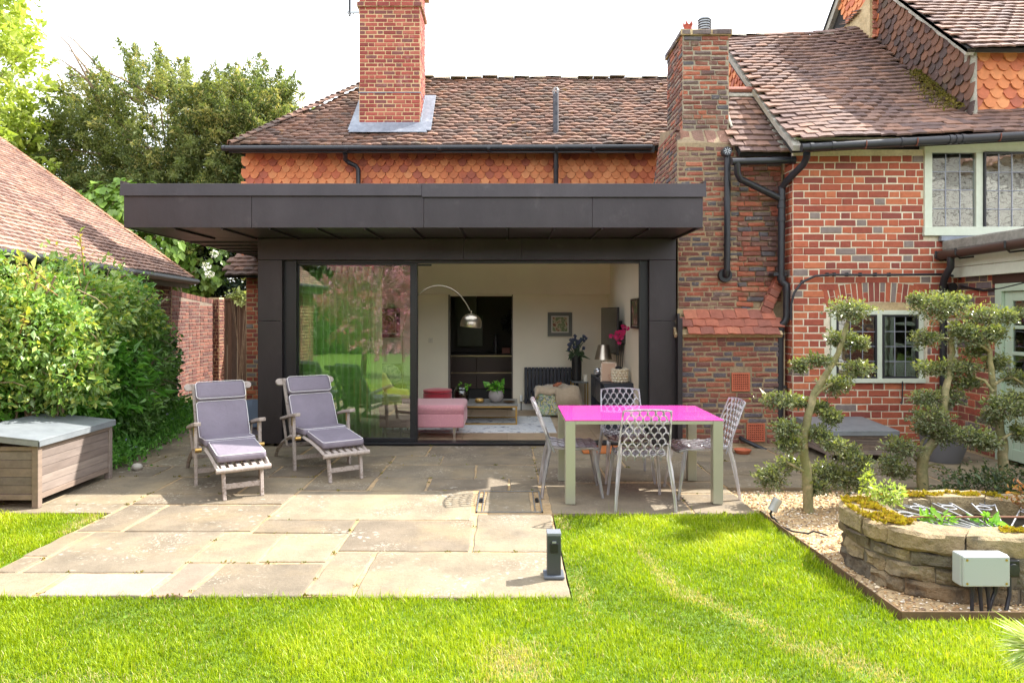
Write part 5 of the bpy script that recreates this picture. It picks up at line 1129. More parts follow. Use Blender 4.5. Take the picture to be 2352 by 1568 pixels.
# side table with thistles
stb = thing('side_table', 'small brass framed side table with stone top beside the patchwork pouf', 'side table', (1.2,11.3,0))
b = B(); b.box(1.06,1.32,11.1,11.5,.53,.55); b.build('table_top', mat('grey_marble', [srgb(98,100,104), srgb(120,122,124)], scale=6, rough=.3), stb, bevel=.003)
for x,y in ((1.07,11.11),(1.31,11.11),(1.07,11.49),(1.31,11.49)):
    b = B(); b.box(x-.01,x+.01,y-.01,y+.01,0,.53); b.build('leg', M_brass, stb)
tv_ = thing('thistle_vase', 'black vase of blue globe thistles on the side table', 'vase', (1.15,11.3,.55))
b = B(); b.lathe((1.15,11.3,.551), [(.075,0),(.08,.1),(.085,.35),(.088,.42),(.078,.42),(.07,.1),(0,.02)], 18); b.build('vessel', M_black, tv_, smooth=50)
r = random.Random(9); bs = B(); bh = B()
for k in range(26):
    a = r.uniform(0,6.28); rr_ = .18*math.sqrt(r.random()); q = Vector((1.15+rr_*math.cos(a),11.3+.6*rr_*math.sin(a),1.05+.24*r.random()+.05*(1-rr_/.18))); bs.tube([(1.15,11.3,.93),(1.15+.4*(q.x-1.15),11.3,q.z-.12),q], .004, 4)
    o_ = len(bh.v); bh.sphere(q, .024+.005*r.random(), 8, 6)
    for j in range(o_,len(bh.v)): bh.v[j] = q+(bh.v[j]-q)*(1.0+.18*((j*7)%3-1))
bs.build('stems', mat('thistle_stem', [srgb(84,104,80)], rough=.8), tv_); bh.build('flower_heads', mat('thistle', [srgb(86,92,112), srgb(62,68,88)], scale=40, rough=.9), tv_)
pp,dd = blob((1.15,11.3,.98),(.10,.07,.06),100,seed=3); leaf_cloud('leaves', pp, dd, .07, leaf_mat('thistle_leaf',[(.07,.12,.06),(.1,.16,.08)],.2), tv_, kind=None)
bj = B(); bj.box(1.25,1.31,11.14,11.2,.551,.66); tag(bj.build('small_candle', mat('cream_candle', [srgb(230,222,205)], rough=.6), None, bevel=.006), 'small square cream candle beside the thistle vase', 'candle')
# rug
rg = B(); rg.box(-2.3,.69,9.52,11.02,-.001,.008)
M_rug = mat('rug', [srgb(214,212,210), srgb(206,208,212), srgb(226,224,220)], scale=3, rough=1.0, mott=.1, mscale=50, over=[(srgb(84,90,110),5,.56,.64,.85),(srgb(110,112,125),11,.58,.66,.7)], bump=(150,.3,.005))
tag(rg.build('rug', M_rug, None), 'pale rug with faded blue grey pattern under the coffee table', 'rug')
# coffee table
cf = thing('coffee_table', 'low coffee table with grey stone top on a slim brass frame', 'coffee table', (-.4,10.5,0))
b = B(); b.box(-.98,.16,10.15,10.85,.285,.31); b.build('table_top', mat('stone_top', [srgb(120,118,116), srgb(140,138,134), srgb(100,98,98)], scale=5, rough=.35), cf, bevel=.003)
b = B()
for y in (10.16,10.82):
    b.box(-.97,.15,y,y+.02,.26,.285); b.box(-.97,.15,y,y+.02,.008,.03)
for x in (-.97,.128): b.box(x,x+.022,10.18,10.82,.26,.285); b.box(x,x+.022,10.18,10.82,.008,.03)
b.build('frame', M_brass, cf)
for x in (-.97,.128):
    for y in (10.16,10.80):
        b = B(); b.box(x,x+.022,y,y+.04,.03,.26); b.build('leg', M_brass, cf)
tr_ = thing('terrarium_jar', 'smoked glass jar with a sprouting plant on the coffee table', 'jar', (-.70,10.45,.31))
b = B(); b.lathe((-.70,10.45,.311), [(.10,0),(.115,.03),(.115,.17),(.085,.22),(.07,.23),(.06,.22)], 20); b.build('glass', pane_mat('smoked_glass',(.55,.52,.46),1.5,.08), tr_, smooth=50)
b = B(); b.lathe((-.70,10.45,.315), [(.10,0),(.105,.12),(0,.13)], 14); b.build('soil', mat('potting', [srgb(60,48,38)], rough=1), tr_)
pp,dd = blob((-.68,10.45,.555),(.10,.05,.03),26,seed=4); leaf_cloud('leaves', pp, dd, .05, leaf_mat('fresh_leaf',[srgb(90,150,40),srgb(120,180,60)],.4), tr_, kind=None)
tq = thing('gold_tealight', 'ribbed gold tealight holder on the coffee table', 'candle holder', (-.42,10.35,.31))
b = B()
for k in range(12):
    a = k*math.pi/6; b.sphere((-.42+.045*math.cos(a),10.35+.045*math.sin(a),.345), (.026,.026,.034), 8, 5)
b.build('holder', M_brass, tq, smooth=60); b = B(); b.lathe((-.42,10.35,.35), [(.035,0),(.035,.022),(0,.024)], 12); b.build('candle', M_white, tq)
gp_ = thing('grey_pot_plant', 'round grey pot with glossy green leaves on the coffee table', 'pot plant', (-.17,10.4,.31))
b = B(); b.lathe((-.17,10.4,.311), [(.06,0),(.10,.04),(.115,.09),(.105,.15),(.085,.18),(.078,.17),(.09,.1)], 20); b.build('pot', mat('stoneware', [srgb(170,164,162), srgb(150,144,142)], scale=12, rough=.7), gp_, smooth=50)
pp,dd = blob((-.17,10.4,.54),(.10,.09,.06),70,.4,seed=6); leaf_cloud('leaves', pp, dd, .075, leaf_mat('pot_leaf',[srgb(60,120,40),srgb(110,170,60),srgb(140,190,80)],.3), gp_, aspect=.75, kind=None)
ds = B(); ds.lathe((.03,10.35,.311), [(.03,0),(.09,.015),(.095,.022),(.085,.018),(0,.008)], 18); tag(ds.build('incense_dish', mat('bronze_dish', [srgb(96,72,50)], rough=.4, metal=.6), None, smooth=40), 'shallow bronze dish at the right end of the coffee table', 'dish')
# ottoman and red pouf
M_pink = mat('pink_wool', [srgb(206,146,150), srgb(196,136,146), srgb(210,154,156)], scale=30, rough=.95, sheen=.3, bump=(160,.4,.005), mott=.08, mscale=90)
om = thing('pink_ottoman', 'pink upholstered ottoman on steel feet inside the open doorway', 'ottoman', (-1.1,9.35,0))
b = B(); b.box(-1.75,-.57,9.0,9.75,.15,.35); b.build('base', M_pink, om, bevel=.025, seg=3, smooth=60)
b = B(); b.grid(lambda u,v: (0,0,0),1,1); b = B()
def cush(u,v):
    a = 2*math.pi*u; 
    return (0,0,0)
cb_ = B(); cb_.box(-1.76,-.565,8.985,9.765,.352,.455); cb_.build('seat_cushion', M_pink, om, bevel=.045, seg=4, smooth=60)
b = B(); b.tube([(-1.75,8.99,.357),(-.57,8.99,.357),(-.57,9.76,.357),(-1.75,9.76,.357)], .008, 5, closed=True); b.build('piping', M_pink, om)
for x in (-.70,-1.62):
    for y in (9.06,9.66):
        b = B(); b.box(x-.016,x+.016,y-.01,y+.01,0,.15); b.build('leg', M_nickel, om)
rp_ = thing('red_pouf', 'round red pouf stool behind the pink ottoman', 'pouf', (-1.04,10.2,0))
b = B(); b.lathe((-1.04,10.2,.009), [(.20,0),(.215,.03),(.215,.46),(.20,.475)], 28); b.build('body', mat('red_velvet', [srgb(150,26,42)], rough=.8, sheen=.4), rp_, smooth=50)
b = B(); b.lathe((-1.04,10.2,.484), [(.20,0),(.217,.012),(.215,.04),(.17,.052),(0,.056)], 28); b.build('top_cushion', mat('red_velvet_top', [srgb(164,32,48)], rough=.8, sheen=.4), rp_, smooth=50)
# armchair, sofa, curtain behind the glass
M_cream = mat('cream_fabric', [srgb(226,206,140), srgb(216,196,130)], scale=20, rough=.95, bump=(150,.3,.004))
ac = thing('cream_armchair', 'pale yellow armchair on dark legs behind the glass pane', 'armchair', (-1.65,9.4,0))
b = B(); b.box(-1.95,-1.38,9.10,9.72,.22,.44); b.build('seat', M_cream, ac, bevel=.05, seg=3, smooth=60)
b = B(); b.prism([(-1.98,9.08,.3),(-2.10,9.08,.86),(-1.98,9.08,.90),(-1.84,9.08,.42)], (0,.66,0)); b.build('backrest', M_cream, ac, bevel=.04, seg=3, smooth=60)
for y in (9.03,9.72):
    b = B(); b.prism([(-2.0,y,.22),(-2.06,y,.80),(-1.75,y,.82),(-1.62,y,.60),(-1.40,y,.58),(-1.40,y,.22)], (0,.08,0)); b.build('arm', M_cream, ac, bevel=.03, seg=3, smooth=60)
for x in (-1.93,-1.43):
    for y in (9.1,9.7):
        b = B(); b.tube([(x,y,.22),(x+(.02 if x>-1.6 else -.03),y,0.0)], [.022,.014], 8); b.build('leg', mat('dark_leg', [srgb(60,42,34)], rough=.5), ac)
so = thing('olive_sofa', 'low olive sofa with a dark cushion at the back of the room behind the glass', 'sofa', (-2.3,10.9,0))
M_olive = mat('olive_velvet', [srgb(110,100,74)], rough=.9, sheen=.3)
b = B(); b.box(-2.95,-1.75,10.5,11.35,.12,.42); b.build('seat', M_olive, so, bevel=.05, seg=3, smooth=60)
b = B(); b.box(-2.95,-1.75,11.35,11.6,.12,.82); b.build('backrest', M_olive, so, bevel=.06, seg=3, smooth=60)
b = B(); b.box(-1.75,-1.55,10.5,11.6,.12,.60); b.build('arm', M_olive, so, bevel=.05, seg=3, smooth=60)
b = B(); b.sphere((-1.95,11.2,.62),(.22,.09,.22),14,8); tag(b.build('leaf_cushion', mat('leaf_print', [srgb(40,60,50), srgb(200,190,170), srgb(60,90,60)], scale=9, rough=.9), None, smooth=60), 'dark leaf print cushion on the olive sofa', 'cushion')
cu = thing('curtain', 'full length pleated green curtain drawn behind the left glass pane', 'curtain', (-2.3,8.98,0))
b = B(); b.grid(lambda u,v: (-2.74+.95*u, 9.0+.05*math.sin(u*2*math.pi*11)+.012*math.sin(u*40+v*3), .03+2.25*v), 170, 6); b.build('drape', mat('green_linen', [srgb(204,226,152)], rough=.9), cu, smooth=80, solid=.004)
b = B(); b.grid(lambda u,v: (-1.79+.14*u, 8.99+.03*math.sin(u*9), .03+2.25*v), 14, 4); b.build('leading_edge', mat('cream_linen', [srgb(226,220,176)], rough=.9), cu, smooth=80, solid=.004)
b = B(); b.tube([(-2.9,9.02,2.30),(-1.0,9.02,2.30)], .012, 8); b.build('rail', M_black, cu)
# ================================================================ GARDEN THINGS
M_teak = mat('weathered_teak', [srgb(150,138,130), srgb(172,160,152), srgb(130,116,106)], scale=3, mott=.15, mscale=8, rough=.85, coord='O', stretch=(9,2,9), bump=(14,.3,.004))
M_cedar = mat('weathered_cedar', [srgb(128,116,108), srgb(142,128,118), srgb(114,102,96), srgb(136,118,104)], rnd=True, mott=.2, mscale=3, rough=.85, stretch=(6,1.4,9), bump=(10,.3,.004), over=[(srgb(110,92,80),3,.56,.75,.5),(srgb(196,168,134),1.6,.6,.78,.35)])
M_zlid = mat('zinc_lid', [srgb(134,140,146), srgb(150,156,160)], scale=3, mott=.12, mscale=10, rough=.5, metal=.35)
def storage_box(label, x0,x1,y0,y1, h_low, h_high, slope, nb):
    t = thing('storage_box', label, 'storage box', ((x0+x1)/2,(y0+y1)/2,0), 0, 'cedar storage boxes')
    lg = .055; zt = lambda x,y: h_low+(h_high-h_low)*((x1-x)/(x1-x0) if slope == 'x' else (y-y0)/(y1-y0))
    for x in (x0,x1-lg):
        for y in (y0,y1-lg):
            b = B(); b.box(x,x+lg,y,y+lg,0.0,zt(x+lg/2,y+lg/2)-.012); b.build('leg', M_cedar, t, bevel=.004)
    zb = .07; hh = min(h_low,h_high)-.05
    for f in ('front','back','left','right'):
        for k in range(nb):
            z0 = zb+.05+(hh-zb-.09)*k/nb; z1 = zb+.05+(hh-zb-.09)*(k+1)/nb-.003; b = B()
            if f == 'front': b.box(x0+lg,x1-lg,y0+.014,y0+.03,z0,z1)
            if f == 'back': b.box(x0+lg,x1-lg,y1-.03,y1-.014,z0,z1)
            if f == 'left': b.box(x0+.014,x0+.03,y0+lg,y1-lg,z0,z1)
            if f == 'right': b.box(x1-.03,x1-.014,y0+lg,y1-lg,z0,z1)
            b.build('plank', M_cedar, t, bevel=.002)
    b = B()
    for z0,z1 in ((zb,zb+.047),(hh-.037,hh)):
        b.box(x0+lg,x1-lg,y0+.004,y0+.034,z0,z1); b.box(x1-.034,x1-.004,y0+lg,y1-lg,z0,z1); b.box(x0+lg,x1-lg,y1-.034,y1-.004,z0,z1); b.box(x0+.004,x0+.034,y0+lg,y1-lg,z0,z1)
    b.build('rail', M_cedar, t, bevel=.003)
    b = B(); o=.03; c = [(x0-o,y0-o),(x1+o,y0-o),(x1+o,y1+o*.3),(x0-o,y1+o*.3)]
    b.prism([(x,y,zt(x,y)) for x,y in c], (0,0,.014)); 
    b.v += []; lid = b.build('lid', M_zlid, t, bevel=.003)
    b = B()
    for i in range(4):
        p = c[i]; q = c[(i+1)%4]; pz = zt(*p); qz = zt(*q); dx,dy = q[0]-p[0],q[1]-p[1]; L = math.hypot(dx,dy); n = Vector((-dy/L,dx/L,0))*.006
        P0,P1 = Vector((p[0],p[1],pz)),Vector((q[0],q[1],qz)); b.prism([P0,P1,P1-Vector((0,0,.042)),P0-Vector((0,0,.042))], n)
    b.build('lid_edge', M_zlid, lid)
    return t
storage_box('weathered wooden storage box with sloping zinc lid in front of the left hedge', -4.64,-4.0,5.82,6.92,.575,.645,'x',5)
storage_box('low wooden storage box with zinc lid against the red brick wall behind the clipped trees', 3.60,4.37,7.68,8.46,.335,.37,'y',4)
# ---- steamer loungers
M_cush = mat('grey_cushion', [srgb(118,110,122), srgb(129,121,133)], scale=3, rough=.9, coord='O', mott=.06, mscale=5, bump=(7,.5,.04))
M_pipe_w = mat('white_piping', [srgb(225,222,222)], rough=.8)
def incl_box(b, p, q, w, t, wave=0):
    """cushion slab from p to q (local yz plane), width w, thickness t above the line"""
    p = Vector(p); q = Vector(q); d = (q-p).normalized(); x = Vector((1,0,0)); n = x.cross(d).normalized()
    if n.z < 0 and abs(d.z) < .8: n = -n
    m = Matrix((x, d, n)).transposed(); b.obox((p+q)/2+n*t/2, (w,(q-p).length,t), m); return n
def pipe_loop(b, p, q, w, n, t, r=.0032, rc=.035):
    p = Vector(p)+n*t; q = Vector(q)+n*t; d = (q-p).normalized(); x = Vector((1,0,0)); L = (q-p).length; pts = []
    c = [(-w/2,0),(w/2,0),(w/2,L),(-w/2,L)]; sg = [(1,1),(-1,1),(-1,-1),(1,-1)]
    for (cx,cy),(sx,sy) in zip(c,sg):
        ctr = (cx+sx*rc, cy+sy*rc); a0 = math.atan2(-sy,-sx)
        for k in range(5):
            a = a0+(k-2)*math.pi/8; pts.append((ctr[0]+rc*math.cos(a), ctr[1]+rc*math.sin(a)))
    b.tube([p+x*u+d*v for u,v in pts], r, 5, closed=True)
def make_lounger():
    t = thing('steamer_lounger', 'wooden steamer lounger', 'sun lounger', (0,0,0), 0, 'steamer loungers on the patio')
    K = dict(world=False)
    for s in (-1,1):
        b = B(); b.beam((s*.30,0,0),(s*.30,.045,.565),.028,.05,(0,1,0)); b.build('front_leg', M_teak, t, bevel=.004, **K)
        b = B(); b.tube([(s*.265,-.06,.365),(s*.265,.30,.31),(s*.265,.60,.20),(s*.265,.78,.10),(s*.265,.885,.0)], [.022,.024,.024,.024,.02], 4); b.build('rear_leg', M_teak, t, bevel=.004, **K)
        b = B(); b.prism([(s*.30-.033,-.095,.585),(s*.30-.033,-.095,.622),(s*.30-.033,.12,.585),(s*.30-.033,.46,.512),(s*.30-.033,.46,.482),(s*.30-.033,.12,.553)], (.066,0,0)); b.build('armrest', M_teak, t, bevel=.007, **K)
        b = B(); b.beam((s*.245,.28,.29),(s*.245,.622,.915),.028,.045,(0,1,0)); b.build('back_rail', M_teak, t, bevel=.004, **K)
        b = B(); b.beam((s*.30,.43,.49),(s*.27,.40,.20),.02,.04,(0,1,0)); b.build('arm_support', M_teak, t, bevel=.003, **K)
        b = B(); b.box(s*.30-.017,s*.30+.017,.035,.072,.47,.56); b.build('brass_plate', M_brass, t, bevel=.003, **K)
        b = B(); b.tube([(s*.262,-.075,.352),(s*.318,-.075,.352)], .022, 10); b.build('brass_hinge', M_brass, t, smooth=40, **K)
        b = B(); b.beam((s*.165,-.66,.275),(s*.16,-.715,0),.03,.042,(0,1,0)); b.build('foot_leg', M_teak, t, bevel=.004, **K)
        b = B(); b.tube([(s*.225,-.06,.355),(s*.225,-.30,.345),(s*.222,-.55,.315),(s*.215,-.72,.275)], .019, 4); b.build('foot_rail', M_teak, t, **K)
    b = B(); b.beam((-.29,.015,.135),(.29,.015,.135),.02,.045); b.build('stretcher', M_teak, t, bevel=.003, **K)
    b = B(); b.beam((-.15,-.69,.115),(.15,-.69,.115),.02,.045); b.build('foot_stretcher', M_teak, t, bevel=.003, **K)
    b = B(); b.beam((-.26,.72,.14),(.26,.72,.14),.02,.04); b.build('rear_stretcher', M_teak, t, bevel=.003, **K)
    b = B(); pts = []
    for k in range(16): a = math.pi/2+math.pi*k/15; pts.append((-.295+.04*math.cos(a), .04*math.sin(a)))
    for k in range(16): a = -math.pi/2+math.pi*k/15; pts.append((.295+.04*math.cos(a), .04*math.sin(a)))
    d = Vector((0,.38,.665)).normalized(); n = Vector((1,0,0)).cross(d); b.prism([Vector((0,.612,.890))+Vector((1,0,0))*x+d*y for x,y in pts], n*-.022); b.build('head_bar', M_teak, t, bevel=.004, **K)
    b = B(); b.tube([(-.235,-.735,.268),(.235,-.735,.268)], .024, 8); b.build('foot_bar', M_teak, t, smooth=50, **K)
    for k in range(6):
        x = -.165+.066*k; b = B(); b.beam((x,-.10,.355),(x,-.72,.283),.036,.014); b.build('slat', M_teak, t, **K)
    for k in range(5):
        z = .33+.11*k; b = B(); y = .30+.38*(z-.29)/.665; b.beam((-.23,y,z),(.23,y,z),.014,.05,(0,.87,-.5)); b.build('back_slat', M_teak, t, **K)
    N2 = Vector((0,-.868,.496))
    def cush(p,q,w,th,name,bev=.028,puff=0):
        b = B(); p = Vector(p); q = Vector(q); dd = (q-p).normalized(); x = Vector((1,0,0)); nn = x.cross(dd).normalized()
        m = Matrix((x,dd,nn)).transposed(); c = (p+q)/2+nn*th/2; L = (q-p).length
        o = B(); NU,NV = 8,8
        o.obox(c,(w,L,th),m); ob = o.build(name, M_cush, t, bevel=bev, seg=4, smooth=70, **K)
        pb = B(); pipe_loop(pb,p+dd*.008,q-dd*.008,w-.012,nn,th-.006); pb.build('piping', M_pipe_w, ob, smooth=60, **K)
        pb2 = B(); return ob
    # x cross d gives outward normal: back cushion (d up-back) -> front/up; seat cushion runs front->back
    cush((0,.245,.370),(0,.478,.728),.495,.07,'back_cushion',.03)
    cush((0,.470,.732),(0,.588,.908),.49,.095,'head_cushion',.045)
    cush((0,-.115,.375),(0,.33,.352),.475,.075,'seat_cushion')
    cush((0,-.655,.318),(0,-.125,.365),.43,.075,'foot_cushion')
    return t
lg1 = make_lounger(); lg1.location = (-2.755,6.76,0); lg1.rotation_euler = (0,0,R(32)); lg1['label'] = 'wooden steamer lounger with grey cushions nearest the hedge, its footrest just in the sun'
copy_tree(lg1,(-1.995,7.38,0),R(33.5),'wooden steamer lounger with grey cushions standing right in front of the sliding glass pane')
# ---- pink table
tb = thing('garden_table', 'square legged garden table with bright pink glass top on the patio', 'table', (1.19,6.39,0))
M_sage = mat('sage_metal', [srgb(172,171,152)], rough=.35, metal=.3, spec=.5)
TX0,TX1,TY0,TY1 = .505,1.88,5.93,6.85
b = B(); b.box(TX0,TX1,TY0,TY1,.728,.74); b.build('table_top', mat('pink_glass', [srgb(224,80,178)], rough=.04, spec=.6, coat=.6), tb, bevel=.002)
b = B()
for (x0,x1,y0,y1) in ((TX0+.09,TX1-.09,TY0+.004,TY0+.034),(TX0+.09,TX1-.09,TY1-.034,TY1-.004),(TX0+.004,TX0+.034,TY0+.09,TY1-.09),(TX1-.034,TX1-.004,TY0+.09,TY1-.09)): b.box(x0,x1,y0,y1,.698,.726)
b.build('apron', M_sage, tb, bevel=.002)
for x in (TX0+.002,TX1-.088):
    for y in (TY0+.002,TY1-.088):
        b = B(); b.box(x,x+.086,y,y+.086,0.004,.726); b.build('leg', M_sage, tb, bevel=.003)
# ---- clear chairs
m = bpy.data.materials.new('clear_plastic'); m.use_nodes = True; nt = m.node_tree; nt.nodes.clear()
o_ = nt.nodes.new('ShaderNodeOutputMaterial'); t_ = nt.nodes.new('ShaderNodeBsdfTransparent'); put(nt,t_.inputs['Color'],(.93,.92,.95))
g_ = nt.nodes.new('ShaderNodeBsdfGlossy'); g_.inputs['Roughness'].default_value = .08; d_ = nt.nodes.new('ShaderNodeBsdfTranslucent'); put(nt,d_.inputs['Color'],(.9,.88,.92))
df_ = nt.nodes.new('ShaderNodeBsdfDiffuse'); put(nt,df_.inputs['Color'],(.85,.83,.88))
rf_ = nt.nodes.new('ShaderNodeBsdfRefraction'); rf_.inputs['IOR'].default_value = 1.25; rf_.inputs['Roughness'].default_value = .05; put(nt,rf_.inputs['Color'],(.95,.94,.96))
fr_ = nt.nodes.new('ShaderNodeFresnel'); fr_.inputs['IOR'].default_value = 1.5
a_ = nt.nodes.new('ShaderNodeMixShader'); a_.inputs[0].default_value = .12; nt.links.new(t_.outputs[0],a_.inputs[1]); nt.links.new(rf_.outputs[0],a_.inputs[2])
b_ = nt.nodes.new('ShaderNodeMixShader'); b_.inputs[0].default_value = .5; nt.links.new(d_.outputs[0],b_.inputs[1]); nt.links.new(df_.outputs[0],b_.inputs[2])
c_ = nt.nodes.new('ShaderNodeMixShader'); c_.inputs[0].default_value = .42; nt.links.new(a_.outputs[0],c_.inputs[1]); nt.links.new(b_.outputs[0],c_.inputs[2])
e_ = nt.nodes.new('ShaderNodeMixShader'); put(nt,e_.inputs[0],mth(nt,'ADD',fr_.outputs[0],.06,True)); nt.links.new(c_.outputs[0],e_.inputs[1]); nt.links.new(g_.outputs[0],e_.inputs[2]); nt.links.new(e_.outputs[0],o_.inputs[0])
M_plastic = m
def make_chair():
    t = thing('clear_chair', 'clear plastic chair', 'chair', (0,0,0), 0, 'clear plastic chairs round the pink table'); K = dict(world=False)
    def BP(u,v): # back surface
        w = .40+.045*(1-v); x = (u-.5)*w; q = (2*u-1)**2
        y = .085-.11*v-.05*v*v+.028*q*(0.4+v*.6)-.02; z = .405+.46*v-.012*q*v
        return Vector((x, y+.02*(1-v)**3*2, z))
    def SP(u,v):
        w = .40+.03*math.sin(v*3.1); x = (u-.5)*w; q = (2*u-1)**2
        return Vector((x, .095+.43*v, .442+.02*q-.012*math.sin(v*3.14)-(.03*max(0,v-.85)/.15)))
    def lattice(S, rows, cols, r):
        b = B()
        for i in range(rows):
            n = cols if i%2 == 0 else cols-1
            for k in range(n):
                uc = (k+.5)/cols if i%2 == 0 else (k+1)/cols
                h = 1.25/rows; w = .98/cols; pts = []
                for s in range(9):
                    a = math.pi*s/8; u = uc-w/2*math.cos(a)*(1.0); v = (i+.02)/rows+h*math.sin(a)**.8*.9
                    pts.append(S(min(max(u,0),1), min(max(v,0),1)))
                b.tube(pts, r, 4, cap=False)
        return b
    b = lattice(BP, 9, 6, .0075); b.build('back_lattice', M_plastic, t, smooth=70, **K)
    fb = B(); fb.tube([BP(0,v) for v in np.linspace(0,1,10)]+[BP(u,1) for u in np.linspace(.1,.9,8)]+[BP(1,v) for v in np.linspace(1,0,10)], .0085, 6); fb.build('back_frame', M_plastic, t, smooth=60, **K)
    sb = B(); sb.grid(lambda u,v: SP(u,v)+Vector((0,0,.004*math.sin(u*28)*math.sin(v*26))), 24, 20); sb.build('seat', M_plastic, t, smooth=70, **K)
    sl = lattice(lambda u,v: SP(u,v)+Vector((0,0,.006)), 7, 6, .006); sl.build('seat_lattice', M_plastic, t, smooth=70, **K)
    fs = B(); fs.tube([SP(0,v)-Vector((0,0,.012)) for v in np.linspace(0,1,8)]+[SP(u,1)-Vector((0,0,.012)) for u in np.linspace(.15,.85,5)]+[SP(1,v)-Vector((0,0,.012)) for v in np.linspace(1,0,8)], .011, 6); fs.build('seat_rim', M_plastic, t, smooth=60, **K)
    for s in (-1,1):
        b = B(); b.tube([(s*.253,.0,0),(s*.245,.015,.12),(s*.222,.05,.33),(s*.208,.075,.43),(s*.20,.05,.56)], [.014,.016,.021,.020,.009], 6); b.build('leg', M_plastic, t, smooth=50, **K)
        b = B(); b.tube([(s*.238,.55,0),(s*.225,.525,.15),(s*.20,.48,.40),(s*.195,.47,.432)], [.013,.016,.021,.019], 6); b.build('leg', M_plastic, t, smooth=50, **K)
    return t
chr_ = make_chair(); chr_.location = (1.162,5.72,0); chr_['label'] = 'clear plastic chair with its back to the lawn, on the near side of the table'
copy_tree(chr_, (.315,6.39,0), R(-91), 'clear plastic chair seen side on at the left end of the pink table')
copy_tree(chr_, (2.07,6.35,0), R(92), 'clear plastic chair seen side on at the right end of the pink table')
copy_tree(chr_, (1.20,7.20,0), R(180), 'clear plastic chair on the far side of the pink table facing the lawn')
# ---- power post
bo = thing('power_post', 'short dark grey outdoor socket post at the corner of the paving', 'bollard', (.294,4.315,0))
M_anth2 = mat('post_grey', [srgb(58,62,64)], rough=.45, over=[(srgb(150,152,150),60,.70,.76,.4)])
b = B(); b.box(.229,.359,4.255,4.385,.003,.022); b.build('base_plate', mat('post_base', [srgb(92,98,106)], rough=.45), bo, bevel=.006)
b = B(); b.box(.251,.337,4.277,4.363,.022,.268); b.build('body', M_anth2, bo, bevel=.003)
b = B(); b.box(.249,.339,4.275,4.365,.268,.286); b.build('cap', mat('post_cap', [srgb(120,124,130)], rough=.4), bo, bevel=.003)
b = B(); b.box(.268,.320,4.266,4.277,.165,.225); b.build('socket_cover', M_black, bo, bevel=.004)
b = B(); b.box(.281,.307,4.262,4.270,.226,.238); b.build('hinge', M_steel, bo, bevel=.002)
# ---- spotlight with cable in gravel
GZ = -.035
sl_ = thing('garden_spotlight', 'silver grey spike spotlight standing in the gravel near the lawn edging', 'spotlight', (2.15,5.52,GZ))
hc = at(1780,1159,5.52); dr_ = Vector((.45,.1,.75)).normalized()
b = B(); b.tube([hc-dr_*.055,hc+dr_*.02,hc+dr_*.024,hc+dr_*.055], [.036,.036,.0375,.0375], 16); b.build('lamp_head', mat('silver_lamp', [srgb(168,168,164)], rough=.4, metal=.3), sl_, smooth=40)
b = B(); b.tube([hc-dr_*.05,hc-dr_*.07+Vector((-.005,0,-.01)),at(1774,1190,5.52),(2.14,5.51,GZ-.02)], .010, 8); b.build('stem', M_pipe, sl_, smooth=50)
b = B(); b.tube([(2.15,5.51,GZ+.05),(2.17,5.42,GZ+.01),(2.21,5.28,GZ+.012),(2.30,5.22,GZ+.015),(2.36,5.26,GZ+.02),(2.44,5.25,GZ+.0),(2.5,5.2,GZ-.02)], .007, 6); b.build('cable', M_pipe, sl_, smooth=60)
# ---- edging, gravel
M_corten = mat('rusted_edging', [srgb(110,84,58), srgb(92,70,50)], scale=6, rough=.85, mott=.15, mscale=20)
ed = thing('lawn_edging', 'rust brown metal edging strip between the lawn and the gravel bed', 'edging', (2.14,4.7,-.05))
eg = [(2.098,5.66),(2.105,5.2),(2.125,4.7),(2.14,4.2),(2.163,3.745)]
b = B()
for i in range(4): b.beam((*eg[i],-.02),(*eg[i+1],-.02),.008,.10)
b.build('strip', M_corten, ed); b = B(); b.beam((2.163,3.745,-.022),(5.6,3.72,-.022),.008,.10); b.build('strip', M_corten, ed)
b = B(); b.add([(2.10,5.7,-.042),(2.16,3.75,-.042),(7.5,3.73,-.042),(7.5,6.56,-.042),(2.1,6.56,-.042)],[(0,1,2,3,4)]); o = b.build('gravel_bed', mat('gravel_base', [srgb(170,140,104), srgb(196,170,130), srgb(140,112,82)], scale=60, mott=.3, mscale=120, rough=1), None); tag(o, kind='structure')
rg_ = np.random.default_rng(3); n = 21000
px_ = rg_.uniform(2.12,5.3,n); py_ = rg_.uniform(3.76,6.52,n); keep = (px_ > 2.12+.02*(5.6-py_)) & ~((np.abs((px_-3.12)/.84)**3+np.abs((py_-4.5)/.53)**3) < .9); px_,py_ = px_[keep],py_[keep]; n = len(px_)
oct_ = np.array([(1,0,0),(0,1,0),(-1,0,0),(0,-1,0),(0,0,.6),(0,0,-.6)],float); of = np.array([(0,1,4),(1,2,4),(2,3,4),(3,0,4)])
s_ = np.exp(rg_.normal(np.log(.0075),.35,n)); ang = rg_.uniform(0,6.28,n); el = rg_.uniform(.6,1.3,n)
V = oct_[None]*s_[:,None,None]; V[:,:,0] *= el[:,None]; V += rg_.normal(0,.0012,V.shape)
c_,s2 = np.cos(ang)[:,None],np.sin(ang)[:,None]; X = V[:,:,0]*c_-V[:,:,1]*s2; Y = V[:,:,0]*s2+V[:,:,1]*c_
co = np.stack([X+px_[:,None],Y+py_[:,None],V[:,:,2]+GZ-.004+rg_.uniform(0,.006,n)[:,None]],2).reshape(-1,3)
lp = (np.arange(n)[:,None,None]*6+of[None]).ravel()
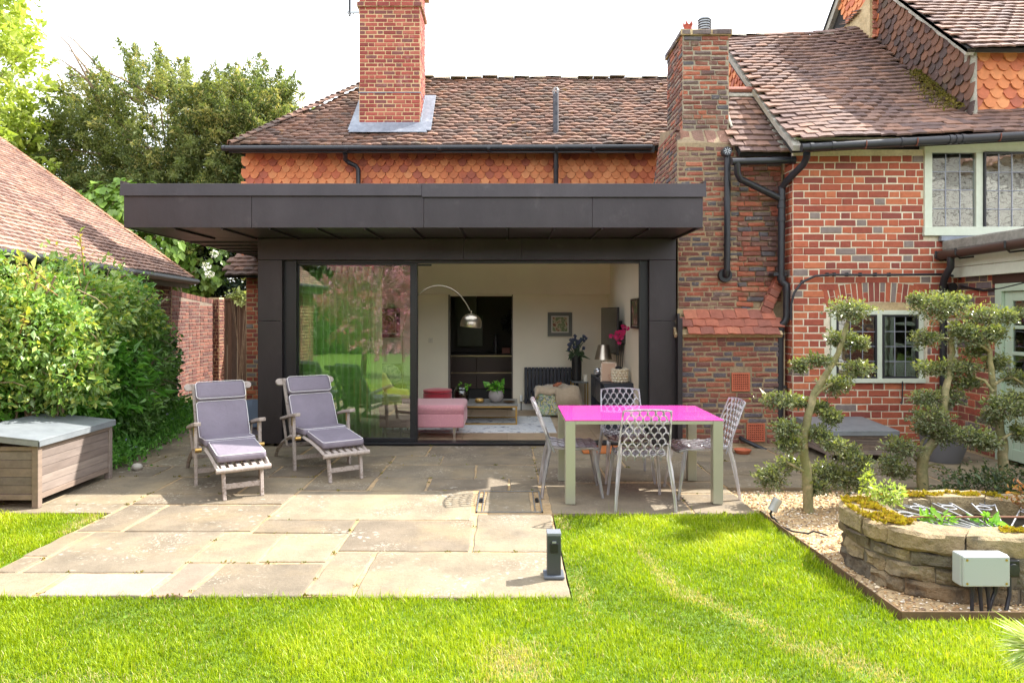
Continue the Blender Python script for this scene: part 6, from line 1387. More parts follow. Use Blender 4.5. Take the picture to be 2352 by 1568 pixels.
me = mesh_np('gravel', co, lp, np.full(n*4,3), np.repeat(rg_.random(n),6)); me.materials.append(mat('gravel_stone', [srgb(206,176,132), srgb(176,140,98), srgb(222,204,172), srgb(150,118,84), srgb(196,160,112), srgb(236,226,208), srgb(128,104,84), srgb(212,184,146)], rnd=True, rough=.85, interp='CONSTANT'))
o = bpy.data.objects.new('gravel', me); COL.objects.link(o); tag(o, kind='stuff')
# ---- stone well
we = thing('stone_well', 'low round well of mossy sandstone blocks with an iron grille across it', 'well', (3.12,4.5,0))
WA,WB = .83,.535
def sup(t, k=1.0, ax=WA, by=WB, e=2.7):
    c,s = math.cos(t),math.sin(t); return Vector((3.12+ax*k*math.copysign(abs(c)**(2/e),c), 4.5+by*k*math.copysign(abs(s)**(2/e),s), 0))
tt = [2*math.pi*i/72 for i in range(72)]
b = B(); o0 = len(b.v)
for k,z in ((.975,-.05),(.965,.30),(.70,.30),(.70,-.05)):
    for t in tt: p = sup(t,k); b.v.append(Vector((p.x,p.y,z)))
for r_ in range(3):
    for i in range(72): j = (i+1)%72; b.f.append((r_*72+i,r_*72+j,(r_+1)*72+j,(r_+1)*72+i))
M_stone = mat('sandstone', [srgb(132,120,96), srgb(150,134,104), srgb(112,104,88), srgb(160,140,106), srgb(122,116,100), srgb(144,120,88)], rnd=True, mott=.3, mscale=9, rough=.92, bump=(20,1.0,.05), over=[(srgb(66,62,58),5,.46,.66,.8),(srgb(190,184,166),11,.6,.74,.55),(srgb(74,88,36),3.2,.60,.72,.8),(srgb(200,160,100),4,.64,.8,.5)])
M_cop = mat('sandstone_coping', [srgb(156,138,104), srgb(168,148,112), srgb(140,126,100), srgb(172,146,106)], rnd=True, mott=.25, mscale=8, rough=.92, bump=(18,1.0,.05), over=[(srgb(78,74,66),7,.52,.70,.6),(srgb(204,196,180),12,.62,.74,.5),(srgb(196,150,50),4,.66,.76,.6)])
b.build('core', mat('well_mortar', [srgb(104,96,82)], rough=1, mott=.3, mscale=20), we)
r = random.Random(8)
def stone(t0,t1,k0,k1,z0,z1,name,m_,jit=.026):
    b = B(); nt_ = 5; zs = [0,.14,.5,.86,1]; vs = []
    for i in range(nt_+1):
        f = i/nt_; 
        for j,zf_ in enumerate(zs):
            edge = (1 if 0 < i < nt_ else 0)*(1 if 0 < j < 4 else 0)
            p = sup(t0+(t1-t0)*f, k1*(1.0 if edge else .972)+r.uniform(-1,1)*jit*.8*(1 if edge else .6)); vs.append((p.x,p.y,z0+(z1-z0)*zf_+r.uniform(-1,1)*jit*.35))
    n1 = len(vs)
    for i in range(nt_+1):
        for zf_ in (0,1):
            p = sup(t0+(t1-t0)*i/nt_, k0); vs.append((p.x,p.y,z0+(z1-z0)*zf_+r.uniform(-1,1)*jit*.3))
    fs = []
    for i in range(nt_):
        for j in range(4): a = i*5+j; fs.append((a,a+5,a+6,a+1))
        fs.append((i*5+4,(i+1)*5+4,n1+(i+1)*2+1,n1+i*2+1)); fs.append((i*5,n1+i*2,n1+(i+1)*2,(i+1)*5)); fs.append((n1+i*2,n1+i*2+1,n1+(i+1)*2+1,n1+(i+1)*2))
    fs.append((0,1,2,3,4,n1+1,n1)); e = nt_*5; fs.append((e+4,e+3,e+2,e+1,e,n1+nt_*2,n1+nt_*2+1))
    b.add(vs,fs); return b.build(name, m_, we, smooth=24)
zc = [-.05,.055,.15,.24]
for c_i in range(3):
    t = r.uniform(0,.3)
    t_end = t+2*math.pi
    while t < t_end-.05:
        L = r.uniform(.15,.34)/( .75); dt = min(L*.75/ max(.35,(sup(t+.02)-sup(t)).length/.02), t_end-t)
        if t_end-(t+dt) < .1: dt = t_end-t
        stone(t+.008,t+dt-.008,.80,1.0+r.uniform(-.012,.02),zc[c_i]+.005,zc[c_i+1]-.004,'stone',M_stone); t += dt
t = .1; t_end = t+2*math.pi
while t < t_end-.05:
    L = r.uniform(.26,.42); dt = min(L/max(.35,(sup(t+.02)-sup(t)).length/.02), t_end-t)
    if t_end-(t+dt) < .12: dt = t_end-t
    stone(t+.007,t+dt-.007,.66,1.03+r.uniform(-.012,.015),.238,.352+r.uniform(-.012,.012),'coping_stone',M_cop,.020); t += dt
b = B(); b.add([tuple(sup(t,.72)+Vector((0,0,.04))) for t in tt],[tuple(range(72))]); b.build('shaft_disc', mat('shaft_black', [(.006,.007,.006)], rough=.1), we)  # black disc stands in for the darkness of the open shaft
M_grille = mat('white_iron', [srgb(184,184,186), srgb(150,150,152)], scale=12, rough=.55, over=[(srgb(110,80,60),14,.6,.72,.8)])
gr = B(); C0 = Vector((3.02,4.13,.315))
for i in range(17):
    a = R(6+168*i/16); 
    # length to inner boundary
    L = .2
    while True:
        p = C0+Vector((math.cos(a)*L,math.sin(a)*L,0)); q = (abs((p.x-3.12)/(WA*.72))**2.7+abs((p.y-4.5)/(WB*.72))**2.7)
        if q > 1 or L > 1.3: break
        L += .01
    d = Vector((math.cos(a),math.sin(a),0)); n_ = Vector((-d.y,d.x,0))
    gr.beam(C0+d*.07, C0+d*(L), .006, .008)
    if L > .34:
        for s,LL in (((1,L-.06),) if i%2 else ((-1,L-.15),)):
            rr2 = .044; cc = C0+d*LL+n_*s*(rr2+.004); gr.tube([cc+Vector((rr2*math.cos(t_),rr2*math.sin(t_),0)) for t_ in np.linspace(0,5.6,14)], .0055, 5)
gr.tube([C0+Vector((.075*math.cos(t_),.06*math.sin(t_),0)) for t_ in np.linspace(0,6.28,20)], .008, 5, closed=True)
gr.tube([tuple(sup(t,.70)+Vector((0,0,.315))) for t in tt], .008, 5, closed=True)
gr.build('grille', M_grille, we)
b = B(); b.tube([(2.62,4.42,.345),(3.3,4.40,.35),(3.86,4.40,.355)], .007, 6); b.build('rod', mat('rusty_rod', [srgb(130,90,70)], rough=.9), we)
# moss cushions on the coping
rm_ = np.random.default_rng(12); pts_ = []
for (ta,tb_,k0,k1,nn_) in ((2.55,3.65,.74,1.0,5200),(4.55,4.9,.70,.84,900),(.9,2.3,.70,.86,2600)):
    t_ = rm_.uniform(ta,tb_,nn_); k_ = rm_.uniform(k0,k1,nn_)
    for a,k in zip(t_,k_):
        p = sup(a,k); 
        if math.sin(p.x*31)+math.sin(p.y*37+1)+math.sin((p.x+p.y)*17) > -.35: pts_.append((p.x,p.y,.352+.016*abs(math.sin(p.x*40)*math.sin(p.y*43))))
pts_ = np.array(pts_); leaf_cloud('moss', pts_, np.tile([0,0,1.0],(len(pts_),1)), .016, leaf_mat('moss_leaf',[srgb(160,146,40),srgb(186,164,48),srgb(132,124,40),srgb(170,128,56)],.2,.8,.1), we, aspect=.7, droop=-.3)
def plant(name,label,cat,c,n,size,rad,cols,seed,aspect=.45,stems=10,kind=None):
    t = thing(name,label,cat,c); pp,dd = blob(Vector(c)+Vector((0,0,rad[2]*.9)),rad,n,.25,seed)
    leaf_cloud('leaves',pp,dd,size,leaf_mat(name+'_leaf',cols,.4),t,aspect=aspect,kind=kind,seed=seed)
    b = B(); r = random.Random(seed)
    for k in range(stems): b.tube([Vector(c),Vector(c)+Vector((r.uniform(-1,1)*rad[0]*.7,r.uniform(-1,1)*rad[1]*.7,rad[2]*r.uniform(1.0,1.9)))], .003, 4)
    b.build('stems', mat(name+'_stem',[srgb(110,120,60)],rough=.8), t); return t
plant('wall_fern','leafy light green plant sprouting on the mossy left rim of the well','plant',(2.62,4.72,.33),380,.028,(.13,.09,.09),[srgb(120,150,60),srgb(170,190,80),srgb(200,210,130),srgb(90,120,50)],31)
plant('wall_sprig','slim upright sprig above the leafy plant on the well rim','plant',(2.56,4.85,.35),120,.028,(.05,.04,.12),[srgb(150,170,60),srgb(190,200,90)],32,stems=4)
plant('grille_seedling','small green seedling growing through the left part of the well grille','plant',(2.80,4.42,.26),60,.06,(.10,.06,.06),[srgb(110,160,50),srgb(150,190,80)],33,stems=4)
plant('grille_sapling','small bright green seedling growing up through the middle of the well grille','plant',(3.06,4.36,.25),46,.06,(.07,.05,.07),[srgb(100,150,50),srgb(140,190,90)],34,stems=4)
plant('dry_fern','rust brown dried fern on the right hand rim of the well','plant',(3.56,4.64,.33),260,.03,(.15,.12,.10),[srgb(150,96,60),srgb(166,116,72),srgb(126,84,58),srgb(130,136,66)],35)
# ---- electrical boxes on the well
jb = thing('junction_box', 'light grey weatherproof junction box fixed to the front of the well', 'junction box', (2.71,3.93,.2))
M_jb = mat('grey_plastic', [srgb(166,171,171)], rough=.4, over=[(srgb(120,124,100),26,.66,.72,.6)])
b = B(); b.box(2.575,2.848,3.875,3.955,.112,.292); b.build('body', M_jb, jb, bevel=.008)
b = B(); b.box(2.579,2.844,3.858,3.8745,.116,.288); b.build('lid', M_jb, jb, bevel=.008)
b = B()
for x in (2.60,2.822):
    for z in (.135,.268): b.tube([(x,3.861,z),(x,3.856,z)], .007, 8)
b.build('screw', M_brass, jb)
for k,(x,dx) in enumerate(((2.655,-.01),(2.70,.0),(2.745,.0),(2.79,-.05))):
    b = B(); b.tube([(x,3.90,.113),(x,3.90,.075),(x+dx*.4,3.895,.04),(x+dx,3.885,-.035)], [.018,.012,.010,.010], 8); b.build('cable', M_pipe, jb, smooth=60)
sb_ = thing('outdoor_socket', 'black outdoor socket box beside the grey junction box on the well', 'socket', (2.89,3.95,.2))
b = B(); b.box(2.853,2.945,3.915,3.965,.145,.248); b.build('body', M_black, sb_, bevel=.008); b = B(); b.lathe((2.90,3.915,.195), [(.034,0),(.032,.012),(0,.014)], 16, Matrix.Rotation(R(90),3,'X')); b.build('cover', M_pipe, sb_, smooth=40)
b = B(); b.tube([(2.89,3.93,.146),(2.885,3.92,.05),(2.85,3.90,-.035)], .011, 8); b.build('cable', M_pipe, sb_, smooth=60)
# ---- small things
dm = B(); dm.box(.90,1.40,8.08,8.50,.003,.02); tag(dm.build('doormat', mat('coir', [srgb(184,110,56), srgb(170,98,48)], scale=50, rough=1, bump=(200,.6,.005)), None, bevel=.004), 'orange coir doormat on the paving under the far side of the table', 'doormat')
sc2 = B(); sc2.lathe((2.80,8.12,.002), [(.075,0),(.10,.035),(.105,.045),(.095,.045),(.075,.012),(0,.010)], 20); tag(sc2.build('plant_saucer', mat('saucer', [srgb(184,104,72)], rough=.8), None, smooth=40), 'terracotta saucer lying at the foot of the dark brick wall', 'saucer')
cv = thing('covered_cushions', 'blue grey fabric cover over garden cushions beside the extension behind the loungers', 'cover', (-3.48,9.45,0))
b = B(); b.grid(lambda u,v: (-3.78+.56*u, 9.3+.5*v, .40+.05*math.sin(u*3)+.03*math.sin(v*4+u*2)-(.36*max(0,(.12-v)/.12))-(.36*max(0,(u-.9)/.1))-(.36*max(0,(.1-u)/.1))), 24, 24); b.build('cover_sheet', mat('cover_fabric', [srgb(98,110,128)], rough=.8), cv, smooth=80)
b = B(); b.box(-3.72,-3.26,9.36,9.78,.004,.36); b.build('stack', M_cush, cv)
pb_ = thing('grey_planter', 'round dark grey planter behind the middle clipped tree', 'planter', (4.92,7.7,0))
b = B(); b.lathe((4.92,7.7,.003), [(.17,0),(.22,.15),(.24,.32),(.22,.325),(.19,.2),(0,.2)], 24); b.build('pot', mat('grey_pot', [srgb(108,108,112)], rough=.7), pb_, smooth=50)
st_ = B(); st_.sphere((-3.93,7.25,.035),(.06,.05,.04),8,5); tag(st_.build('stone', mat('pale_pebble', [srgb(190,184,172)], rough=.9), None, smooth=60), 'pale rounded stone lying behind the left storage box', 'stone')
# ================================================================ PLANTING
C7 = lambda cx,cy,Y: at(1698.6+cx*.3611, 638.8+cy*.3611, Y)
M_bark = mat('pale_bark', [srgb(150,140,100), srgb(124,120,84), srgb(166,150,116)], scale=9, rough=.9, mott=.2, mscale=30, bump=(40,.5,.006), over=[(srgb(108,118,60),4,.55,.75,.6)])
M_bark2 = mat('brown_bark', [srgb(120,100,80), srgb(150,130,108)], scale=9, rough=.9, mott=.2, mscale=20)
M_box_leaf = leaf_mat('clipped_leaf', [srgb(74,88,56), srgb(92,106,68), srgb(110,122,82), srgb(136,144,104), srgb(98,92,70), srgb(166,170,130), srgb(82,98,60)], .28, .27, .8)
M_box_tip = leaf_mat('clipped_tip', [srgb(128,138,78), srgb(158,162,96), srgb(112,128,68)], .35, .4, .5)
def topiary(label, Y, trunk, radii, branches, pads, seed):
    base = C7(*trunk[0],Y); base.z = -.045
    t = thing('clipped_tree', label, 'tree', base, 0, 'cloud pruned trees by the red brick wall')
    r = random.Random(seed)
    dY = [0]+[r.uniform(-.05,.05) for _ in trunk[1:]]
    pts = [C7(x,y,Y+d) for (x,y),d in zip(trunk,dY)]; pts[0] = base-Vector((0,0,.06))
    dense = []
    for i in range(len(pts)-1):
        for k in range(4): f = k/4; dense.append(pts[i].lerp(pts[i+1],f)+Vector((r.uniform(-.006,.006),r.uniform(-.006,.006),0)))
    dense.append(pts[-1]); rad = [radii[0]+(radii[1]-radii[0])*i/(len(dense)-1) for i in range(len(dense))]
    b = B(); b.tube(dense, rad, 9); b.build('trunk', M_bark, t, smooth=70)
    for br in branches:
        q = [C7(x,y,Y+r.uniform(-.08,.08)) for x,y in br]; b = B(); b.tube(q, [.016]+[.010]*(len(q)-1), 7); b.build('limb', M_bark, t, smooth=70)
    for i,(cx,cy,rx,ry) in enumerate(pads):
        yy = Y+r.uniform(-.16,.16); c = C7(cx,cy,yy); k = .3611*yy/F*.80; R_ = (rx*k, min(rx*k,.30)*.85, ry*k*.92)
        n = int(880*(rx*ry)/(110*80))+330
        p,d = blob(c,R_,n,.40,seed*50+i,.40)
        fpad = leaf_cloud('foliage_pad', p, d, .0225, M_box_leaf, t, aspect=.55, droop=-.05, up=.6, seed=seed*90+i, szvar=.3)
        p,d = blob(c+Vector((0,0,.01)),tuple(x*1.07 for x in R_),int(n*.14),.85,seed*50+i+7,.28,half=True)
        o = leaf_cloud('young_leaves', p, d, .026, M_box_tip, fpad, aspect=.5, droop=-.5, up=.3, seed=i)
        b = B()
        for s in range(10):
            b.tube([c+Vector((r.uniform(-.2,.2)*R_[0],0,-.3*R_[2])), c+Vector((r.uniform(-.8,.8)*R_[0],r.uniform(-.7,.7)*R_[1],r.uniform(-.5,.6)*R_[2]))], .004, 4)
        b.build('twigs', M_bark2, t)
    return t
topiary('tall leaning cloud pruned tree in front of the arched leaded window', 5.84, [(445,1460),(432,1260),(408,1080),(432,870),(480,730),(590,545),(640,450),(688,285)], (.044,.018),
  [[(448,800),(510,720),(592,665)],[(436,860),(415,790)],[(410,1050),(350,970)],[(432,1240),(360,1200),(300,1170)],[(590,545),(660,545),(720,580)],[(430,960),(500,1010),(600,1060)]],
  [(710,210,140,80),(640,395,115,62),(760,415,70,50),(385,560,62,58),(500,528,90,42),(745,580,100,58),(612,685,105,66),(255,780,155,52),(370,790,75,40),(520,830,65,50),(590,890,62,62),(300,960,95,70),(320,1060,90,60),(500,990,75,55),(600,1060,90,55),(700,1120,85,60),(200,1270,110,90),(320,1180,80,50),(560,1260,135,110),(720,1290,120,90),(760,1180,90,60),(480,1330,80,60)], 3)
topiary('middle cloud pruned tree rising from a low fork beside the grey planter', 6.35, [(1165,1230),(1165,1150),(1185,1100),(1250,1020),(1290,880),(1312,720),(1335,590),(1352,470),(1345,300)], (.052,.020),
  [[(1160,1150),(1148,1090),(1165,1030),(1190,1010)],[(1345,390),(1260,380),(1200,380)],[(1330,600),(1400,570),(1460,560)],[(1180,1200),(1240,1180),(1300,1190)],[(1165,1190),(1090,1130),(1040,1100)]],
  [(1265,185,175,105),(1400,150,70,50),(1120,140,55,45),(1190,385,105,62),(1230,580,120,55),(1410,570,130,60),(1450,665,95,45),(1180,770,100,66),(1330,760,95,75),(1215,900,130,95),(1310,1000,110,80),(1180,960,70,50),(1035,1080,125,70),(960,1180,80,55),(1010,1230,110,55),(1430,330,90,50)], 4)
topiary('right hand cloud pruned tree in front of the sage green door', 6.2, [(1690,1400),(1682,1200),(1672,1040),(1650,900),(1612,730),(1602,560),(1585,440)], (.048,.020),
  [[(1612,720),(1560,650),(1500,630)],[(1625,670),(1680,640),(1740,630),(1800,670)],[(1600,470),(1540,430),(1480,400)],[(1590,450),(1560,330)],[(1672,1020),(1720,990),(1780,985)]],
  [(1570,245,160,80),(1700,250,60,50),(1785,225,70,36),(1500,385,150,75),(1620,350,90,50),(1640,545,85,62),(1760,640,95,55),(1680,830,125,100),(1610,890,80,60),(1790,840,70,50),(1480,1010,105,72),(1570,1050,95,66),(1790,990,70,66),(1750,760,60,40),(1500,470,80,40)], 5)
plant_n = 0
def low_shrub(name,label,c,rad,n,cols,seed,size=.035,asp=.5,trans=.3):
    t = thing(name,label,'shrub',(c[0],c[1],-.04)); p,d = blob(c,rad,n,.35,seed,.25); leaf_cloud('leaves',p,d,size,leaf_mat(name+'_leaf%d'%seed,cols,trans,.4,.5),t,aspect=asp,seed=seed,kind='stuff')
    b = B(); r = random.Random(seed)
    for k in range(14): b.tube([(c[0]+r.uniform(-.3,.3)*rad[0],c[1]+r.uniform(-.3,.3)*rad[1],-.05),Vector(c)+Vector((r.uniform(-.8,.8)*rad[0],r.uniform(-.8,.8)*rad[1],r.uniform(-.2,.9)*rad[2]))], .004, 4)
    b.build('stems',M_bark2,t); return t
DG = [srgb(40,56,34),srgb(58,76,44),srgb(74,92,52),srgb(66,70,46),srgb(96,112,60)]
low_shrub('low_shrub','low dark leaved shrub behind the well under the middle clipped tree',(4.05,5.75,.12),(.42,.28,.26),2600,DG,61)
low_shrub('low_shrub','low dark leaved shrub behind the well under the right hand clipped tree',(4.72,5.75,.14),(.40,.28,.28),2600,DG,62)
low_shrub('low_shrub','dense low shrub at the foot of the sage green door',(5.25,6.3,.20),(.32,.3,.36),2400,DG+[srgb(150,150,60)],63)
low_shrub('berberis_shrub','rust tinged shrub at the right edge beside the well',(4.25,4.95,.25),(.30,.25,.30),1500,[srgb(130,104,66),srgb(116,122,66),srgb(146,112,74),srgb(90,106,56)],64,.026)
# ---- left hedge: three neighbouring shrubs and ground cover
def shrub(name,label,lobes,n,size,cols,seed,trans=.35,asp=.55,group=None,stems=True,rough=.4,up=.6,twigs=0):
    cx = sum(l[0][0] for l in lobes)/len(lobes); cy_ = sum(l[0][1] for l in lobes)/len(lobes)
    t = thing(name,label,'shrub',(cx,cy_,0)); P_=[];D_=[]; vol = [l[1][0]*l[1][2]+l[1][1]*l[1][2] for l in lobes]; s = sum(vol)
    for i,(c,rad) in enumerate(lobes):
        p,d = blob(c,rad,int(n*vol[i]/s),.5,seed+i,.22); P_.append(p); D_.append(d)
    P_ = np.concatenate(P_); D_ = np.concatenate(D_); k = P_[:,2] > .0; 
    leaf_cloud('leaves',P_[k],D_[k],size,leaf_mat(name+'_leaf',cols,trans,rough,.5),t,aspect=asp,seed=seed,up=up)
    b = B(); r = random.Random(seed)
    for c,rad in lobes:
        for k in range(8): b.tube([(c[0]+r.uniform(-.3,.3)*rad[0],c[1]+r.uniform(-.3,.3)*rad[1],0),Vector(c),Vector(c)+Vector((r.uniform(-.9,.9)*rad[0],r.uniform(-.9,.9)*rad[1],r.uniform(.2,.9)*rad[2]))], .012, 5)
    for k in range(twigs):
        c,rad = r.choice(lobes); a = r.uniform(0,6.28); q = Vector(c)+Vector((rad[0]*.8*math.cos(a),rad[1]*.8*math.sin(a),rad[2]*r.uniform(-.2,.9))); u = Vector((r.uniform(.0,1),r.uniform(-1,.3),r.uniform(-.3,1))).normalized()
        b.tube([q,q+u*.18,q+u*.30+Vector((0,0,-.05))], [.006,.005,.003], 5)
    b.build('stems',M_bark2,t); return t
# (see below)
# solid dark hearts keep the light from passing right through, as the packed inner twigs do
shrub('honeysuckle_shrub','sunlit yellow green honeysuckle shrub spilling over the left wall',[((-4.75,6.75,1.50),(.62,.42,.62)),((-5.5,6.7,1.55),(.8,.45,.60)),((-4.45,6.85,1.10),(.42,.36,.42)),((-5.2,6.55,1.05),(.6,.4,.40)),((-6.0,6.9,1.7),(.6,.6,.6)),((-5.0,7.6,1.75),(.7,.6,.50)),((-5.6,8.4,1.8),(.7,.7,.45)),((-5.15,8.9,1.6),(.5,.6,.5))],34000,.058,[srgb(106,142,56),srgb(140,176,76),srgb(90,130,60),srgb(176,200,120),srgb(190,190,84),srgb(126,164,96),srgb(186,204,156)],300,.35,twigs=60)
shrub('laurel_shrub','glossy dark green long leaved shrub below the honeysuckle',[((-5.0,7.3,.75),(.5,.8,.55)),((-5.4,6.9,.65),(.5,.6,.6)),((-4.85,8.2,.85),(.45,.6,.6)),((-5.6,7.9,.8),(.6,.8,.8))],9000,.12,[srgb(76,128,46),srgb(92,150,54),srgb(116,172,66),srgb(62,108,42),srgb(140,192,84)],340,.35,.34,rough=.28)
shrub('evergreen_shrub','mid green small leaved evergreen bush at the right end of the hedge',[((-5.40,9.7,1.35),(.50,.7,.72)),((-5.10,9.3,.70),(.40,.7,.65)),((-5.45,10.2,.8),(.42,.6,.75)),((-4.85,8.6,.45),(.42,.6,.5)),((-5.45,9.3,1.72),(.5,.7,.42))],30000,.052,[srgb(86,126,60),srgb(104,148,70),srgb(126,168,84),srgb(74,110,54),srgb(156,192,112)],370,.3,twigs=30)
sh_ = bpy.data.objects['honeysuckle_shrub']; rs_ = random.Random(77); sb5 = B(); SP_=[];SD_=[]
for k in range(34):
    q = Vector((rs_.uniform(-6.1,-4.3),rs_.uniform(6.3,7.2),rs_.uniform(1.4,2.1))); u = Vector((rs_.uniform(-.3,.7),rs_.uniform(-.7,.1),rs_.uniform(.3,1.2))).normalized(); L = rs_.uniform(.18,.5)
    w_ = [q+u*L*t+Vector((0,0,-.12*t*t*L)) for t in (0,.35,.7,1)]; sb5.tube(w_, [.006,.005,.004,.002], 5)
    for t in np.linspace(.25,1,9):
        for s_ in (-1,1): SP_.append(q+u*L*t+Vector((0,0,-.12*t*t*L))); SD_.append((u.y*s_+rs_.uniform(-.3,.3),-u.x*s_-.3,.3))
sb5.build('shoots', mat('shoot_bark',[srgb(150,110,80)],rough=.8), sh_)
leaf_cloud('shoot_leaves',[tuple(p) for p in SP_],np.array(SD_),.05,leaf_mat('shoot_leaf',[srgb(160,180,80),srgb(200,200,110),srgb(190,160,90),srgb(130,160,80)],.4),sh_,aspect=.5,kind=None)
gcp = np.random.default_rng(4); n = 9000
gy = gcp.uniform(7.2,11.6,n); gx = -4.22-.19*(gy-7.3)+gcp.normal(0,.13,n)-np.abs(gcp.normal(0,.35,n)); gz = .03+.32*np.clip((-4.25-.19*(gy-7.3)-gx)/.6,0,1)*gcp.random(n)**.5+.05*gcp.random(n)
gp3 = np.stack([gx,gy,gz],1); o = leaf_cloud('ground_cover',gp3,np.tile([.3,-.3,.6],(n,1)),.050,leaf_mat('vinca',[srgb(76,128,52),srgb(98,152,62),srgb(124,176,80),srgb(66,108,48)],.3,.35),None,aspect=.5,droop=.1)
sel = gcp.choice(n,60); o2 = leaf_cloud('periwinkle_flowers',gp3[sel]+[0,0,.03],np.tile([.3,-.5,.5],(60,1)),.035,leaf_mat('periwinkle',[srgb(150,150,220),srgb(210,210,240)],.2),None,aspect=.9)
dk = thing('ivy_border','dark ivy mass hiding the foot of the wall behind the left hedge','shrub',(-5.9,8.6,0))
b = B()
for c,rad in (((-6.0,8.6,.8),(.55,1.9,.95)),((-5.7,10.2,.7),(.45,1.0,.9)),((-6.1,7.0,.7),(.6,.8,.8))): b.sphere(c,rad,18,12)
b.build('stems', mat('dark_core',[srgb(40,44,26),srgb(56,60,34)],scale=14,rough=1,mott=.4,mscale=30), dk, smooth=70)  # solid dark cores added to block light inside the mass, not modelled stems
pp = []; dd = []
for i,(c,rad) in enumerate((((-6.0,8.6,.8),(.60,1.95,1.0)),((-5.7,10.2,.7),(.5,1.05,.95)),((-6.1,7.0,.7),(.65,.85,.85)))): p,d = blob(c,rad,3500,.9,i+400,.1); pp.append(p); dd.append(d)
leaf_cloud('leaves',np.concatenate(pp),np.concatenate(dd),.08,leaf_mat('ivy',[srgb(58,92,40),srgb(76,114,50),srgb(48,78,36)],.25,.35),dk,aspect=.8)
# ---- broad leaved bush behind the outbuilding: 300 nearest leaves are parts
bl = thing('broad_leaved_bush','bright green broad leaved bush with white flower heads behind the outbuilding gable','shrub',(-8.0,16.0,0),0)
M_bleaf = leaf_mat('broad_leaf',[srgb(96,130,46),srgb(118,150,58),srgb(138,168,78),srgb(84,114,42),srgb(152,180,96)],.35,.38,.5)
PP=[];DD=[]
for i,(c,rad,n) in enumerate((((-8.3,15.6,3.65),(1.0,.6,1.0),800),((-7.55,16.6,2.95),(.85,.5,.95),800),((-9.1,15.6,4.1),(.6,.5,.6),350),((-8.6,15.0,2.6),(.8,.4,.8),350))):
    p,d = blob(c,rad,n,.72,500+i,.15); PP.append(p); DD.append(d)
PP = np.concatenate(PP); DD = np.concatenate(DD)
lv_tpl = ([(0,0,0),(.36,.22,.05),(.44,.5,.04),(.22,.85,.0),(0,1.12,-.05),(-.22,.85,.0),(-.44,.5,.04),(-.36,.22,.05),(0,.5,-.03)],[(0,1,2,8),(8,2,3,4),(8,4,5,6),(0,8,6,7)])
r = np.random.default_rng(6); xs = []
for p,d in zip(PP,DD):
    n_ = Vector(d)+Vector((0,-.5,.5))+Vector(r.normal(0,.35,3)); n_.normalize(); v = Vector((0,0,-1))+Vector(d)*.5+Vector(r.normal(0,.4,3)); v = (v-n_*v.dot(n_)).normalized(); u = v.cross(n_); s = .15*math.exp(r.normal(0,.25))
    xs.append((basis(p,u*s,v*s,n_*s),0))
emit(bl,'leaf',[lv_tpl],M_bleaf,xs,limit=300,stuff='leaves',score=lambda p,px,py: (1.0 if (205 < px < 560 and 400 < py < 690 and p.y < 17) else .02))
b = B(); rr_ = random.Random(4)
for k in range(16): b.tube([(-8.0+rr_.uniform(-.5,.5),16.2,0),(-8.0+rr_.uniform(-.8,.6),16.1,2.0),(-8.1+rr_.uniform(-1.1,.8),16.0,rr_.uniform(2.4,3.8))], [.03,.02,.008], 5)
b.build('stems',M_bark2,bl)
pp,dd = blob((-7.9,15.9,3.2),(1.1,.5,1.0),26,.9,77);
fp=[];fd=[]
for p in pp:
    q,d = blob(p,(.10,.08,.08),60,.5,int(p[0]*1000)%999); fp.append(q); fd.append(d)
leaf_cloud('flower_heads',np.concatenate(fp),np.concatenate(fd),.035,leaf_mat('white_flower',[srgb(225,225,220),srgb(240,240,235)],.2,.8),bl,aspect=.9)
# foliage peeping over the flat roof
low_shrub('roof_edge_sprig','bright green shoots showing just above the left end of the extension roof',(-4.5,12.9,3.35),(.28,.2,.35),160,[srgb(130,180,50),srgb(160,200,80),srgb(200,190,90)],66,.12,.6,.45)
